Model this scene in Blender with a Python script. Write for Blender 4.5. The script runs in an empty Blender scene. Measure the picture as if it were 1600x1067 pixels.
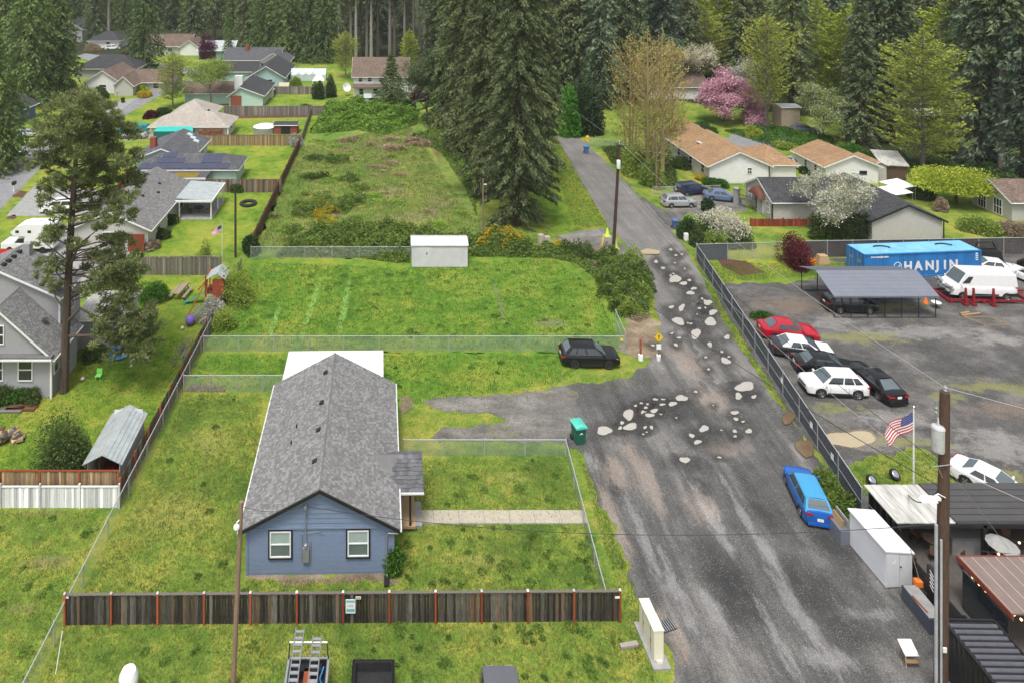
import bpy, math, random
import numpy as np
from mathutils import Vector, Matrix
from mathutils.geometry import tessellate_polygon
random.seed(7)
S = bpy.context.scene
COL = S.collection
# ------------------------------------------------------------------ camera, sky, sun, exposure
H, F, CX, HY = 35.0, 1066.0, 612.0, -78.0        # camera height (m); focal length, axis and horizon of the 1600 px photograph
cam_d = bpy.data.cameras.new('camera'); cam = bpy.data.objects.new('camera', cam_d); COL.objects.link(cam)
cam.location = (0, 0, H); cam.rotation_euler = (math.pi/2, 0, 0)
cam_d.sensor_width = 36; cam_d.sensor_fit = 'HORIZONTAL'; cam_d.lens = F/1600*36
cam_d.shift_x = (800-CX)/1600; cam_d.shift_y = -(533.5-HY)/1600
cam_d.clip_start = 0.5; cam_d.clip_end = 6000
S.camera = cam
SUN_EL, SUN_ROT = math.radians(66), math.radians(200)
W = bpy.data.worlds.new("World"); S.world = W; W.use_nodes = True
nt = W.node_tree; nt.nodes.clear()
sky = nt.nodes.new('ShaderNodeTexSky'); sky.sky_type = 'NISHITA'; sky.sun_disc = False
sky.sun_elevation = SUN_EL; sky.sun_rotation = SUN_ROT; sky.air_density = 1.0; sky.dust_density = 4.0; sky.ozone_density = 1.0
hs = nt.nodes.new('ShaderNodeHueSaturation'); hs.inputs['Saturation'].default_value = 0.22
bg = nt.nodes.new('ShaderNodeBackground'); bg.inputs['Strength'].default_value = 0.115
wo = nt.nodes.new('ShaderNodeOutputWorld')
nt.links.new(sky.outputs[0], hs.inputs['Color']); nt.links.new(hs.outputs[0], bg.inputs['Color']); nt.links.new(bg.outputs[0], wo.inputs['Surface'])
sl = bpy.data.lights.new('sun', 'SUN'); sl.energy = 1.5; sl.angle = math.radians(14); sl.color = (1, .97, .92)
so = bpy.data.objects.new('sun', sl); COL.objects.link(so)
sd = Vector((math.cos(SUN_EL)*math.sin(SUN_ROT), math.cos(SUN_EL)*math.cos(SUN_ROT), math.sin(SUN_EL)))
so.rotation_euler = sd.to_track_quat('Z', 'Y').to_euler(); so.location = sd*200
vs = S.view_settings; vs.view_transform = 'Standard'; vs.look = 'None'; vs.gamma = 1; vs.use_curve_mapping = False
vs.exposure = 0.76

# ------------------------------------------------------------------ helpers
def s2l(c):
    return tuple(((x/255/12.92) if x <= 10 else ((x/255+.055)/1.055)**2.4) for x in c)
def G(px, py, z=0.0):
    s = (H-z)/(py-HY)
    return Vector(((px-CX)*s, F*s, z))
def A(px, py, Y):
    """point seen at a pixel at depth Y"""
    return Vector(((px-CX)*Y/F, Y, H-(py-HY)*Y/F))
RNG = np.random.default_rng(11)
class MB:
    def __init__(s): s.v = []; s.f = []; s.mi = []; s.m = 0
    def add(s, vs, fs):
        b = len(s.v); s.v += [tuple(x) for x in vs]
        for f in fs: s.f.append(tuple(b+i for i in f)); s.mi.append(s.m)
        return s
    def box(s, c, d, rz=0, rx=0, ry=0, taper=1.0):
        hx, hy, hz = d[0]/2, d[1]/2, d[2]/2
        pts = [Vector((x*hx*(taper if z > 0 else 1), y*hy*(taper if z > 0 else 1), z*hz)) for z in (-1, 1) for x, y in ((-1,-1),(1,-1),(1,1),(-1,1))]
        if rz or rx or ry:
            M = Matrix.Rotation(rz, 3, 'Z') @ Matrix.Rotation(ry, 3, 'Y') @ Matrix.Rotation(rx, 3, 'X'); pts = [M @ p for p in pts]
        c = Vector(c)
        return s.add([p+c for p in pts], [(3,2,1,0),(4,5,6,7),(0,1,5,4),(1,2,6,5),(2,3,7,6),(3,0,4,7)])
    def bb(s, x0, y0, z0, x1, y1, z1): return s.box(((x0+x1)/2, (y0+y1)/2, (z0+z1)/2), (abs(x1-x0), abs(y1-y0), abs(z1-z0)))
    def tube(s, p0, p1, r0, r1=None, n=8, cap=True):
        p0, p1 = Vector(p0), Vector(p1); r1 = r0 if r1 is None else r1
        d = (p1-p0).normalized(); a = d.orthogonal().normalized(); b = d.cross(a)
        vs = []
        for p, r in ((p0, r0), (p1, r1)):
            for i in range(n):
                t = 2*math.pi*i/n; vs.append(p+(a*math.cos(t)+b*math.sin(t))*r)
        fs = [(i, (i+1) % n, n+(i+1) % n, n+i) for i in range(n)]
        if cap: fs += [tuple(range(n-1, -1, -1)), tuple(range(n, 2*n))]
        return s.add(vs, fs)
    def path(s, pts, r, n=5):
        for a, b in zip(pts, pts[1:]): s.tube(a, b, r, r, n)
        return s
    def poly(s, pts): return s.add(pts, [tuple(range(len(pts)))])
    def prism(s, pts, vec):
        """polygon pts extruded by vec"""
        n = len(pts); vec = Vector(vec); q = [Vector(p)+vec for p in pts]
        return s.add(list(pts)+q, [tuple(range(n-1, -1, -1)), tuple(range(n, 2*n))]+[(i, (i+1) % n, n+(i+1) % n, n+i) for i in range(n)])
    def lathe(s, prof, c, n=16):
        c = Vector(c); vs = []
        for r, z in prof:
            for i in range(n): t = 2*math.pi*i/n; vs.append(c+Vector((r*math.cos(t), r*math.sin(t), z)))
        fs = [(k*n+i, k*n+(i+1) % n, (k+1)*n+(i+1) % n, (k+1)*n+i) for k in range(len(prof)-1) for i in range(n)]
        fs += [tuple(range(n-1, -1, -1)), tuple(range((len(prof)-1)*n, len(prof)*n))]
        return s.add(vs, fs)
    def grid(s, P):
        """P[i][j] grid of points"""
        n, m = len(P), len(P[0])
        return s.add([p for r in P for p in r], [(i*m+j, i*m+j+1, (i+1)*m+j+1, (i+1)*m+j) for i in range(n-1) for j in range(m-1)])
    def mesh(s, name, mats, smooth=None):
        me = bpy.data.meshes.new(name); me.from_pydata(s.v, [], s.f)
        for m in (mats if isinstance(mats, (list, tuple)) else [mats]): me.materials.append(m)
        if any(s.mi): me.polygons.foreach_set('material_index', s.mi)
        if smooth:
            me.polygons.foreach_set('use_smooth', [True]*len(me.polygons)); me.update(); me.set_sharp_from_angle(angle=math.radians(smooth))
        me.update(); return me
    def build(s, name, mats, parent=None, smooth=None, kind=None):
        return link(name, s.mesh(name, mats, smooth), parent, kind)
def link(name, me, parent=None, kind=None):
    o = bpy.data.objects.new(name, me); COL.objects.link(o)
    if parent is not None: o.parent = parent
    if kind: o['kind'] = kind
    return o
def tag(o, label, cat, group=None):
    o['label'] = label; o['category'] = cat
    if group: o['group'] = group
    return o
def thing(name, label, cat, loc=(0,0,0), rz=0, group=None):
    o = bpy.data.objects.new(name, None); COL.objects.link(o); o.empty_display_size = .3
    o.location = loc; o.rotation_euler = (0, 0, rz)
    return tag(o, label, cat, group)
def copy_tree(o, parent=None):
    c = o.copy(); COL.objects.link(c)
    if parent is not None: c.parent = parent
    for ch in [x for x in KIDS.get(o.name, list(o.children))]: copy_tree(ch, c)
    return c
KIDS = {}
def qmesh(name, V, nv, mat, attr=None, smooth=False):
    """V: (N*nv,3) array of separate polygons with nv corners"""
    V = np.asarray(V, dtype=np.float32).reshape(-1, 3); n = len(V)//nv
    me = bpy.data.meshes.new(name); me.vertices.add(n*nv); me.vertices.foreach_set('co', V.ravel())
    me.loops.add(n*nv); me.loops.foreach_set('vertex_index', np.arange(n*nv, dtype=np.int32))
    me.polygons.add(n); me.polygons.foreach_set('loop_start', np.arange(0, n*nv, nv, dtype=np.int32))
    try: me.polygons.foreach_set('loop_total', np.full(n, nv, dtype=np.int32))
    except Exception: pass
    me.materials.append(mat)
    if attr is not None:
        a = me.attributes.new('rnd', 'FLOAT', 'FACE'); a.data.foreach_set('value', np.asarray(attr, dtype=np.float32))
    me.update(calc_edges=True); return me
def unit(v): return v/np.maximum(np.linalg.norm(v, axis=-1, keepdims=True), 1e-6)
def leaves(P, D, L, Wd, rng, fold=.35):
    """rhombus leaves at P pointing along D"""
    n = len(P); D = unit(D); R = unit(rng.normal(size=(n, 3))); X = unit(np.cross(D, R)); N = np.cross(X, D)
    L = np.broadcast_to(L, (n,))[:, None]; Wd = np.broadcast_to(Wd, (n,))[:, None]
    a = P-D*L*.5; c = P+D*L*.5; m = P+N*Wd*fold
    return np.stack([a, m+X*Wd*.5-N*Wd*fold*.4, c, m-X*Wd*.5-N*Wd*fold*.4], 1)
def tubes(segs, n=5):
    """segs: list of (p0,p1,r0,r1) -> quads"""
    P0 = np.array([s[0] for s in segs]); P1 = np.array([s[1] for s in segs]); r0 = np.array([s[2] for s in segs]); r1 = np.array([s[3] for s in segs])
    D = unit(P1-P0); ref = np.where(np.abs(D[:, 2:3]) > .9, np.array([[1., 0, 0]]), np.array([[0, 0, 1.]])); X = unit(np.cross(D, ref)); Y = np.cross(D, X)
    out = []
    for i in range(n):
        a, b = 2*math.pi*i/n, 2*math.pi*(i+1)/n
        ca, cb = X*math.cos(a)+Y*math.sin(a), X*math.cos(b)+Y*math.sin(b)
        out.append(np.stack([P0+ca*r0[:, None], P0+cb*r0[:, None], P1+cb*r1[:, None], P1+ca*r1[:, None]], 1))
    return np.concatenate(out).reshape(-1, 3)

# ------------------------------------------------------------------ materials
def nodes(name):
    m = bpy.data.materials.new(name); m.use_nodes = True; t = m.node_tree; b = t.nodes['Principled BSDF']; return m, t, b
def noise(t, scale, detail=4, rough=.6, vec=None, stretch=None):
    n = t.nodes.new('ShaderNodeTexNoise'); n.inputs['Scale'].default_value = scale; n.inputs['Detail'].default_value = detail; n.inputs['Roughness'].default_value = rough
    if vec is not None:
        if stretch:
            mp = t.nodes.new('ShaderNodeMapping'); mp.inputs['Scale'].default_value = stretch; mp.inputs['Rotation'].default_value = (0, 0, stretch[2] if False else 0)
            t.links.new(vec, mp.inputs['Vector']); vec = mp.outputs[0]
        t.links.new(vec, n.inputs['Vector'])
    return n.outputs['Fac']
def ramp(t, fac, stops):
    r = t.nodes.new('ShaderNodeValToRGB'); e = r.color_ramp.elements
    while len(e) < len(stops): e.new(.5)
    for i, (p, c) in enumerate(stops): e[i].position = p; e[i].color = (*c, 1)
    t.links.new(fac, r.inputs['Fac']); return r.outputs['Color']
def mixc(t, fac, a, b, mode='MIX'):
    n = t.nodes.new('ShaderNodeMix'); n.data_type = 'RGBA'; n.blend_type = mode
    for k, x in (('Factor', fac), ('A', a), ('B', b)):
        i = [s for s in n.inputs if s.name == k and (s.type == 'RGBA' or k == 'Factor')][0]
        if hasattr(x, 'node'): t.links.new(x, i)
        elif k == 'Factor': i.default_value = x
        else: i.default_value = (*x, 1)
    return [o for o in n.outputs if o.type == 'RGBA'][0]
def math_(t, op, a, b=0.0, clamp=False):
    n = t.nodes.new('ShaderNodeMath'); n.operation = op; n.use_clamp = clamp
    for i, x in enumerate((a, b)):
        if hasattr(x, 'node'): t.links.new(x, n.inputs[i])
        else: n.inputs[i].default_value = x
    return n.outputs[0]
def bump(t, b, h, strength, dist):
    n = t.nodes.new('ShaderNodeBump'); n.inputs['Strength'].default_value = strength; n.inputs['Distance'].default_value = dist
    t.links.new(h, n.inputs['Height']); t.links.new(n.outputs[0], b.inputs['Normal'])
def pos(t): return t.nodes.new('ShaderNodeNewGeometry').outputs['Position']
def objc(t): return t.nodes.new('ShaderNodeTexCoord').outputs['Object']
def plain(name, c, rough=.6, metal=0, var=.18, vscale=3, coat=0, spec=.4, bmp=0, stretch=None, rnd=0):
    """painted / plain surface with faint procedural weathering"""
    m, t, b = nodes(name)
    n = noise(t, vscale, 5, .65, pos(t), stretch)
    lo = tuple(x*(1-var) for x in c); hi = tuple(min(1, x*(1+var)) for x in c)
    col = ramp(t, n, [(.3, lo), (.7, hi)])
    if rnd:
        a = t.nodes.new('ShaderNodeAttribute'); a.attribute_name = 'rnd'
        col = mixc(t, 1.0, col, ramp(t, a.outputs['Fac'], [(0, (1-rnd,)*3), (1, (1+rnd,)*3)]), 'MULTIPLY')
    t.links.new(col, b.inputs['Base Color'])
    b.inputs['Roughness'].default_value = rough; b.inputs['Metallic'].default_value = metal; b.inputs['Specular IOR Level'].default_value = spec
    if coat: b.inputs['Coat Weight'].default_value = coat; b.inputs['Coat Roughness'].default_value = .04
    if bmp: bump(t, b, n, bmp, .02)
    return m
def foliage(name, c0, c1, c2, trans=.3, nscale=.35):
    m, t, b = nodes(name)
    a = t.nodes.new('ShaderNodeAttribute'); a.attribute_name = 'rnd'
    n = noise(t, nscale, 3, .6, pos(t)); f = math_(t, 'ADD', math_(t, 'MULTIPLY', a.outputs['Fac'], .6), math_(t, 'MULTIPLY', math_(t, 'SUBTRACT', n, .25), .8))
    col = ramp(t, f, [(.12, c0), (.5, c1), (.9, c2)])
    oi = t.nodes.new('ShaderNodeObjectInfo'); k = ramp(t, oi.outputs['Random'], [(0, (.8, .82, .85)), (1, (1.2, 1.15, 1.05))])
    col = mixc(t, 1, col, k, 'MULTIPLY')
    t.links.new(col, b.inputs['Base Color']); b.inputs['Roughness'].default_value = .65; b.inputs['Specular IOR Level'].default_value = .25
    tr = t.nodes.new('ShaderNodeBsdfTranslucent'); t.links.new(col, tr.inputs['Color'])
    mx = t.nodes.new('ShaderNodeMixShader'); mx.inputs[0].default_value = trans
    t.links.new(b.outputs[0], mx.inputs[1]); t.links.new(tr.outputs[0], mx.inputs[2]); t.links.new(mx.outputs[0], t.nodes['Material Output'].inputs['Surface'])
    return m
def E_(px, py, rx, ry, rot=0.0):
    """soft-edged stain, given where it lies on the ground"""
    s = (H)/(py-HY); q = G(px, py); return (q.x, q.y, rx*s, ry*F*s/(py-HY), rot)
def L_(p0, p1, w):
    a, b = G(*p0), G(*p1); d = b-a; return ((a.x+b.x)/2, (a.y+b.y)/2, d.length/2, w, math.atan2(d.y, d.x))
def stains(t, p, c, groups, sv=None):
    """mix in stains: (colour, ellipses, strength, raggedness)"""
    n = noise(t, .9, 8, .8, sv or p)
    for col, els, st, rag in groups:
        best = None
        for (x, y, rx, ry, rot) in els:
            mp = t.nodes.new('ShaderNodeMapping'); mp.vector_type = 'TEXTURE'; mp.inputs['Location'].default_value = (x, y, 0); mp.inputs['Rotation'].default_value = (0, 0, rot); mp.inputs['Scale'].default_value = (rx, ry, 1); t.links.new(p, mp.inputs['Vector'])
            ln = t.nodes.new('ShaderNodeVectorMath'); ln.operation = 'LENGTH'; t.links.new(mp.outputs[0], ln.inputs[0]); d = ln.outputs['Value']
            best = d if best is None else math_(t, 'MINIMUM', best, d)
        f = math_(t, 'SUBTRACT', 1.1, math_(t, 'ADD', best, math_(t, 'MULTIPLY', math_(t, 'SUBTRACT', n, .5), rag)))
        f = math_(t, 'MULTIPLY', math_(t, 'MULTIPLY', f, 1.5, True), st, True)
        c = mixc(t, f, c, col)
    return c
def grassmat(name, yellow, green, dark, bare=None, bias=.5, bare_th=.62, st=()):
    m, t, b = nodes(name); p = pos(t)
    big = noise(t, .16, 4, .62, p); mid = noise(t, .9, 5, .7, p); fine = noise(t, 9, 4, .75, p, (1, .6, 1))
    f = math_(t, 'ADD', math_(t, 'MULTIPLY', big, .55), math_(t, 'MULTIPLY', mid, .45))
    c = ramp(t, f, [(bias-.13, dark), (bias-.02, green), (bias+.09, yellow)])
    c = mixc(t, 1, c, ramp(t, fine, [(.25, (.5, .55, .5)), (.5, (1, 1, 1)), (.75, (1.55, 1.45, 1.3))]), 'MULTIPLY')
    if bare: c = mixc(t, math_(t, 'MULTIPLY', math_(t, 'SUBTRACT', noise(t, .45, 5, .7, p), bare_th), 9, True), c, bare)
    if st: c = stains(t, p, c, st)
    t.links.new(c, b.inputs['Base Color']); b.inputs['Roughness'].default_value = 1; b.inputs['Specular IOR Level'].default_value = .05
    bump(t, b, fine, .9, .12); return m
def gravel(name, dark, mid, light, moss=None, stretch=(1, .12, 1), rot=0.0, moss_th=.6, wet=.35, st=()):
    m, t, b = nodes(name); p = pos(t)
    mp = t.nodes.new('ShaderNodeMapping'); mp.inputs['Rotation'].default_value = (0, 0, rot); mp.inputs['Scale'].default_value = stretch; t.links.new(p, mp.inputs['Vector'])
    streak = noise(t, .9, 5, .65, mp.outputs[0]); big = noise(t, .22, 5, .62, p); fine = noise(t, 15, 3, .85, p); med = noise(t, 3.2, 6, .8, p)
    f = math_(t, 'ADD', math_(t, 'ADD', math_(t, 'MULTIPLY', streak, .45), math_(t, 'MULTIPLY', big, .4)), math_(t, 'MULTIPLY', med, .15))
    c = ramp(t, f, [(.36, dark), (.5, mid), (.63, light)])
    if moss: c = mixc(t, math_(t, 'MULTIPLY', math_(t, 'SUBTRACT', noise(t, .3, 6, .72, p), moss_th), 7, True), c, moss)
    if st:
        sm = t.nodes.new('ShaderNodeMapping'); sm.inputs['Rotation'].default_value = (0, 0, rot); sm.inputs['Scale'].default_value = (1.1, .3, 1) if stretch[1] < .5 else (.6, 1, 1); t.links.new(p, sm.inputs['Vector'])
        c = stains(t, p, c, st, sm.outputs[0])
    v = t.nodes.new('ShaderNodeTexVoronoi'); v.inputs['Scale'].default_value = 13; t.links.new(p, v.inputs['Vector'])
    sp = math_(t, 'MULTIPLY', math_(t, 'LESS_THAN', v.outputs['Distance'], .27), math_(t, 'GREATER_THAN', noise(t, 1.1, 4, .7, p), .48))
    c = mixc(t, math_(t, 'MULTIPLY', sp, .34), c, tuple(min(.6, x*2.1) for x in light))
    c = mixc(t, 1, c, ramp(t, fine, [(.25, (.38, .38, .38)), (.5, (1, 1, 1)), (.75, (1.75, 1.75, 1.75))]), 'MULTIPLY')
    t.links.new(c, b.inputs['Base Color']); b.inputs['Roughness'].default_value = .9; b.inputs['Specular IOR Level'].default_value = wet
    bump(t, b, math_(t, 'ADD', fine, med), .6, .04); return m
def wood(name, c, var=.35, rough=.85):
    m, t, b = nodes(name); p = objc(t)
    oi = t.nodes.new('ShaderNodeObjectInfo')
    va = t.nodes.new('ShaderNodeVectorMath'); va.operation = 'ADD'; t.links.new(p, va.inputs[0]); cb = t.nodes.new('ShaderNodeCombineXYZ')
    for i in range(3): t.links.new(math_(t, 'MULTIPLY', oi.outputs['Random'], 37.0), cb.inputs[i])
    t.links.new(cb.outputs[0], va.inputs[1])
    n = noise(t, 3, 5, .7, va.outputs[0], (6, 6, .7))
    c_ = ramp(t, n, [(.3, tuple(x*(1-var) for x in c)), (.7, tuple(x*(1+var) for x in c))])
    c_ = mixc(t, 1, c_, ramp(t, oi.outputs['Random'], [(0, (.6,)*3), (.8, (1.15,)*3), (1, (1.7,)*3)]), 'MULTIPLY')
    t.links.new(c_, b.inputs['Base Color']); b.inputs['Roughness'].default_value = rough; b.inputs['Specular IOR Level'].default_value = .2
    bump(t, b, n, .4, .01); return m
M = {}
M['lawn'] = grassmat('lawn_grass', (.32, .32, .065), (.17, .25, .042), (.075, .15, .026), (.3, .24, .11), .51, .66, [((.36, .33, .1), [E_(330, 690, 40, 26), E_(270, 800, 60, 34), E_(740, 875, 60, 14), E_(800, 745, 40, 8), E_(480, 1020, 60, 14)], .5, 4.5), ((.1, .195, .032), [E_(395, 790, 16, 70), E_(690, 740, 30, 10), E_(760, 990, 200, 12), E_(250, 985, 150, 10), E_(60, 830, 50, 20), E_(930, 850, 12, 60)], .5, 4), ((.26, .2, .12), [E_(75, 880, 40, 12), E_(40, 950, 30, 10), E_(60, 800, 50, 5), E_(860, 640, 60, 8)], .55, 4.5)])
M['meadow'] = grassmat('meadow_grass', (.26, .3, .05), (.14, .255, .035), (.065, .16, .022), (.24, .23, .08), .51, .66, [((.24, .42, .1), [L_((503, 430), (470, 530), .35), L_((548, 428), (528, 530), .4), L_((440, 470), (415, 540), .3)], .8, 1.6), ((.22, .2, .15), [E_(780, 470, 4, 40), E_(900, 600, 40, 10), E_(860, 505, 30, 8)], .6, 1.2), ((.28, .3, .05), [E_(920, 490, 14, 16), E_(740, 590, 60, 14)], .6, 1)])
M['wild'] = grassmat('rough_field_grass', (.3, .3, .085), (.19, .265, .055), (.1, .18, .036), (.25, .19, .12), .5, .56, [((.3, .225, .15), [E_(620, 225, 60, 12), E_(600, 300, 40, 10), E_(690, 318, 24, 10), E_(640, 340, 60, 7)], .6, 1.6), ((.1, .22, .035), [E_(455, 300, 30, 50), E_(680, 205, 60, 10), E_(520, 215, 30, 14), E_(560, 270, 40, 8)], .6, 1.6), ((.2, .115, .075), [L_((672, 212), (690, 262), .5)], .6, 1)])
M['yardgrass'] = grassmat('garden_grass', (.3, .32, .055), (.175, .265, .035), (.08, .165, .022), None, .51)
M['street'] = gravel('street_asphalt', (.17, .17, .18), (.22, .22, .23), (.27, .27, .275), wet=.3, stretch=(1, 1, 1))
DK = [E_(*q) for q in ((1085,480,24,36),(1110,690,46,24),(1152,600,24,40),(1105,530,24,30),(1052,437,18,14),(1030,412,12,14),(1085,450,16,16),(1045,490,14,16))]
M['asphalt'] = gravel('worn_asphalt', (.12, .115, .11), (.165, .157, .15), (.235, .222, .21), None, (1, .1, 1), .14, st=[((.06, .058, .056), DK, .8, 2.6), ((.3, .25, .21), [E_(1060, 560, 12, 24), E_(1010, 400, 16, 8), E_(1100, 620, 20, 16)], .5, 1.4)])
M['gravel'] = gravel('crushed_gravel', (.042, .041, .041), (.098, .095, .092), (.215, .203, .19), None, (1, .1, 1), .12, st=[
 ((.3, .245, .205), [E_(1005, 745, 20, 60), E_(1065, 560, 22, 36), E_(1110, 625, 30, 26), E_(1135, 700, 36, 14), E_(1100, 790, 24, 34), E_(955, 800, 12, 70), E_(1060, 1000, 16, 50), E_(960, 735, 22, 26)], .6, 4.5),
 ((.03, .03, .03), [E_(1040,640,66,24), E_(1112,684,46,26), E_(1152,600,22,34), E_(1072,728,44,22), E_(985,662,56,20), E_(1090,760,26,26), E_(1180,780,22,60), E_(1150,930,50,90), E_(1260,920,70,60), E_(1330,985,60,40), E_(1300,850,50,34)], .7, 1.7),
 ((.36, .35, .345), [E_(1010, 850, 12, 60), E_(1120, 820, 12, 70), E_(1205, 870, 10, 60), E_(1115, 950, 12, 60), E_(1215, 1000, 16, 60), E_(920, 720, 10, 16), E_(1360, 960, 40, 12), E_(1290, 1030, 40, 20), E_(1245, 705, 10, 20), E_(1050, 900, 10, 90), E_(1160, 800, 8, 80), E_(1250, 960, 14, 90)], .42, 5.5)])
M['drive'] = gravel('driveway_gravel', (.075, .07, .064), (.15, .14, .128), (.27, .255, .24), (.2, .2, .05), (.4, 1, 1), 0, .56)
M['yard'] = gravel('yard_gravel', (.045, .043, .042), (.092, .088, .085), (.19, .18, .17), (.2, .19, .07), (.5, .8, 1), .3, .62, st=[
 ((.3, .285, .27), [E_(1430, 520, 110, 12), E_(1400, 655, 60, 14), E_(1560, 700, 70, 30), E_(1300, 505, 40, 10), E_(1560, 530, 50, 10), E_(1360, 690, 40, 16)], .55, 6),
 ((.2, .15, .11), [E_(1240, 478, 70, 14), E_(1570, 640, 60, 14), E_(1330, 683, 60, 18)], .6, 5),
 ((.2, .2, .07), [E_(1345, 528, 70, 9), E_(1305, 637, 40, 9), E_(1550, 604, 80, 8), E_(1385, 480, 70, 6), E_(1620, 612, 50, 8), E_(1480, 620, 30, 8), E_(1570, 745, 40, 20), E_(1420, 690, 60, 8)], .75, 7),
 ((.05, .048, .046), [E_(1470, 575, 70, 14), E_(1330, 560, 40, 12), E_(1480, 470, 60, 10)], .6, 5)])
M['wet'] = gravel('wet_gravel', (.05, .049, .047), (.085, .081, .077), (.12, .115, .108), None, (1, 1, 1), 0, .6, .6)
M['dirt'] = gravel('bare_dirt', (.12, .085, .055), (.22, .165, .11), (.36, .29, .2), (.1, .12, .03), (1, 1, 1), 0, .57)
M['bark_mulch'] = gravel('bark_mulch', (.06, .03, .018), (.11, .055, .035), (.16, .09, .055), None, (1, 1, 1))
M['forest'] = gravel('forest_floor', (.018, .02, .01), (.035, .04, .016), (.06, .065, .03), (.03, .055, .012), (1, 1, 1), 0, .5, .1)
M['concrete'] = plain('concrete', (.42, .38, .3), .9, 0, .15, 6, 0, .2, .2)
M['concrete2'] = plain('grey_concrete', (.3, .3, .29), .9, 0, .2, 2, 0, .2, .2)
def soft_edge(m, noisy, lo, hi):
    """let a flat puddle or damp stain run out raggedly towards its rim (rad: 0 centre, 1 rim)"""
    t = m.node_tree; b = t.nodes['Principled BSDF']; a = t.nodes.new('ShaderNodeAttribute'); a.attribute_name = 'rad'
    f = math_(t, 'ADD', a.outputs['Fac'], math_(t, 'MULTIPLY', math_(t, 'SUBTRACT', noise(t, 5, 4, .7, pos(t)), .5), noisy))
    mr = t.nodes.new('ShaderNodeMapRange'); mr.inputs['From Min'].default_value = lo; mr.inputs['From Max'].default_value = hi; mr.inputs['To Min'].default_value = 0; mr.inputs['To Max'].default_value = 1; t.links.new(f, mr.inputs['Value'])
    tr = t.nodes.new('ShaderNodeBsdfTransparent'); mx = t.nodes.new('ShaderNodeMixShader'); t.links.new(mr.outputs[0], mx.inputs[0]); t.links.new(b.outputs[0], mx.inputs[1]); t.links.new(tr.outputs[0], mx.inputs[2]); t.links.new(mx.outputs[0], t.nodes['Material Output'].inputs['Surface'])
M['puddle'] = plain('sky_painted_water', (.4, .378, .34), .06, 0, .06, 1, 0, .5)  # pale base colour stands for the overcast sky mirrored in the water
M['puddle_tan'] = plain('silty_water', (.42, .35, .23), .1, 0, .08, 1, 0, .5)
M['puddle_brown'] = plain('brown_water', (.16, .11, .065), .05, 0, .15, 1, 0, .5)
M['damp'] = gravel('damp_gravel', (.05, .048, .046), (.075, .072, .068), (.105, .1, .095), None, (1, 1, 1), 0, .6, .5)
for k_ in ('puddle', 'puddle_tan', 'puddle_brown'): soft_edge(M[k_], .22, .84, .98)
soft_edge(M['damp'], .8, -.3, .95)
M['white'] = plain('white_paint', (.8, .8, .8), .5, 0, .05)
M['trimw'] = plain('white_trim', (.78, .78, .77), .6, 0, .06)
M['black'] = plain('black_paint', (.018, .018, .02), .5, 0, .2)
M['rubber'] = plain('rubber', (.022, .022, .022), .85, 0, .2)
M['glass'] = plain('window_glass', (.03, .036, .04), .06, 0, .2, 1, 0, .8)
M['blind'] = plain('window_blind', (.36, .44, .4), .25, 0, .08, 2, 0, .6)
M['blind2'] = plain('window_screen', (.13, .17, .16), .3, 0, .1, 2, 0, .6)
M['steel'] = plain('galvanised_steel', (.42, .43, .44), .45, .6, .12, 2)
M['chrome'] = plain('bright_metal', (.6, .6, .62), .25, .9, .05)
M['wire'] = plain('chain_wire', (.5, .52, .52), .5, .4, .1)
M['cable'] = plain('cable', (.05, .05, .055), .6)
M['cable2'] = plain('bare_cable', (.4, .4, .41), .5)
M['pole'] = wood('pole_timber', (.07, .042, .032), .35)
M['pole2'] = wood('old_pole_timber', (.33, .22, .16), .25)
M['fence_dark'] = wood('weathered_dark_board', (.045, .038, .033), .6)
M['fence_brown'] = wood('brown_board', (.13, .085, .06), .35)
M['fence_red'] = wood('reddish_board', (.2, .085, .05), .35)
M['fence_grey'] = wood('grey_board', (.2, .175, .155), .3)
M['fence_tan'] = wood('tan_board', (.27, .19, .11), .25)
M['fence_white'] = wood('whitewashed_board', (.72, .72, .72), .1)
M['fence_dkgrey'] = wood('silvered_dark_board', (.11, .1, .09), .5)
M['post_red'] = wood('orange_post', (.34, .085, .035), .25)
M['timber'] = wood('bare_timber', (.36, .25, .14), .3)
M['redwood'] = wood('redwood_stain', (.24, .055, .03), .3)
M['shingle'] = plain('roof_shingle', (.222, .22, .218), .95, 0, .14, 1.6, 0, .2, 0, None, .28)
M['shingle_d'] = plain('dark_roof_shingle', (.075, .076, .082), .9, 0, .12, 1.2, 0, .3, 0, None, .3)
M['shingle_m'] = plain('slate_roof_shingle', (.13, .132, .142), .9, 0, .15, .8, 0, .3, 0, None, .3)
M['shingle_tan'] = plain('tan_roof_shingle', (.4, .255, .145), .95, 0, .14, .6, 0, .2, 0, None, .2)
M['shingle_beige'] = plain('beige_roof_shingle', (.45, .41, .36), .95, 0, .1, .6, 0, .2, 0, None, .15)
M['shingle_br'] = plain('brown_roof_shingle', (.21, .155, .125), .95, 0, .18, .6, 0, .2, 0, None, .3)
M['siding_blue'] = plain('blue_siding', (.185, .24, .345), .7, 0, .1, 5, 0, .3, 0, (.5, .5, 3))
M['siding_grey'] = plain('grey_siding', (.33, .325, .335), .7, 0, .06, 5)
M['siding_white'] = plain('white_siding', (.74, .73, .71), .7, 0, .06, 2)
M['siding_cream'] = plain('cream_siding', (.47, .455, .42), .75, 0, .06, 2)
M['siding_aqua'] = plain('aqua_siding', (.34, .47, .46), .7, 0, .06, 2)
M['siding_mint'] = plain('mint_siding', (.45, .6, .53), .7, 0, .06, 2)
M['siding_pink'] = plain('pinkish_siding', (.68, .6, .58), .7, 0, .06, 2)
M['siding_navy'] = plain('deep_blue_siding', (.1, .16, .33), .7, 0, .06, 2)
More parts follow.
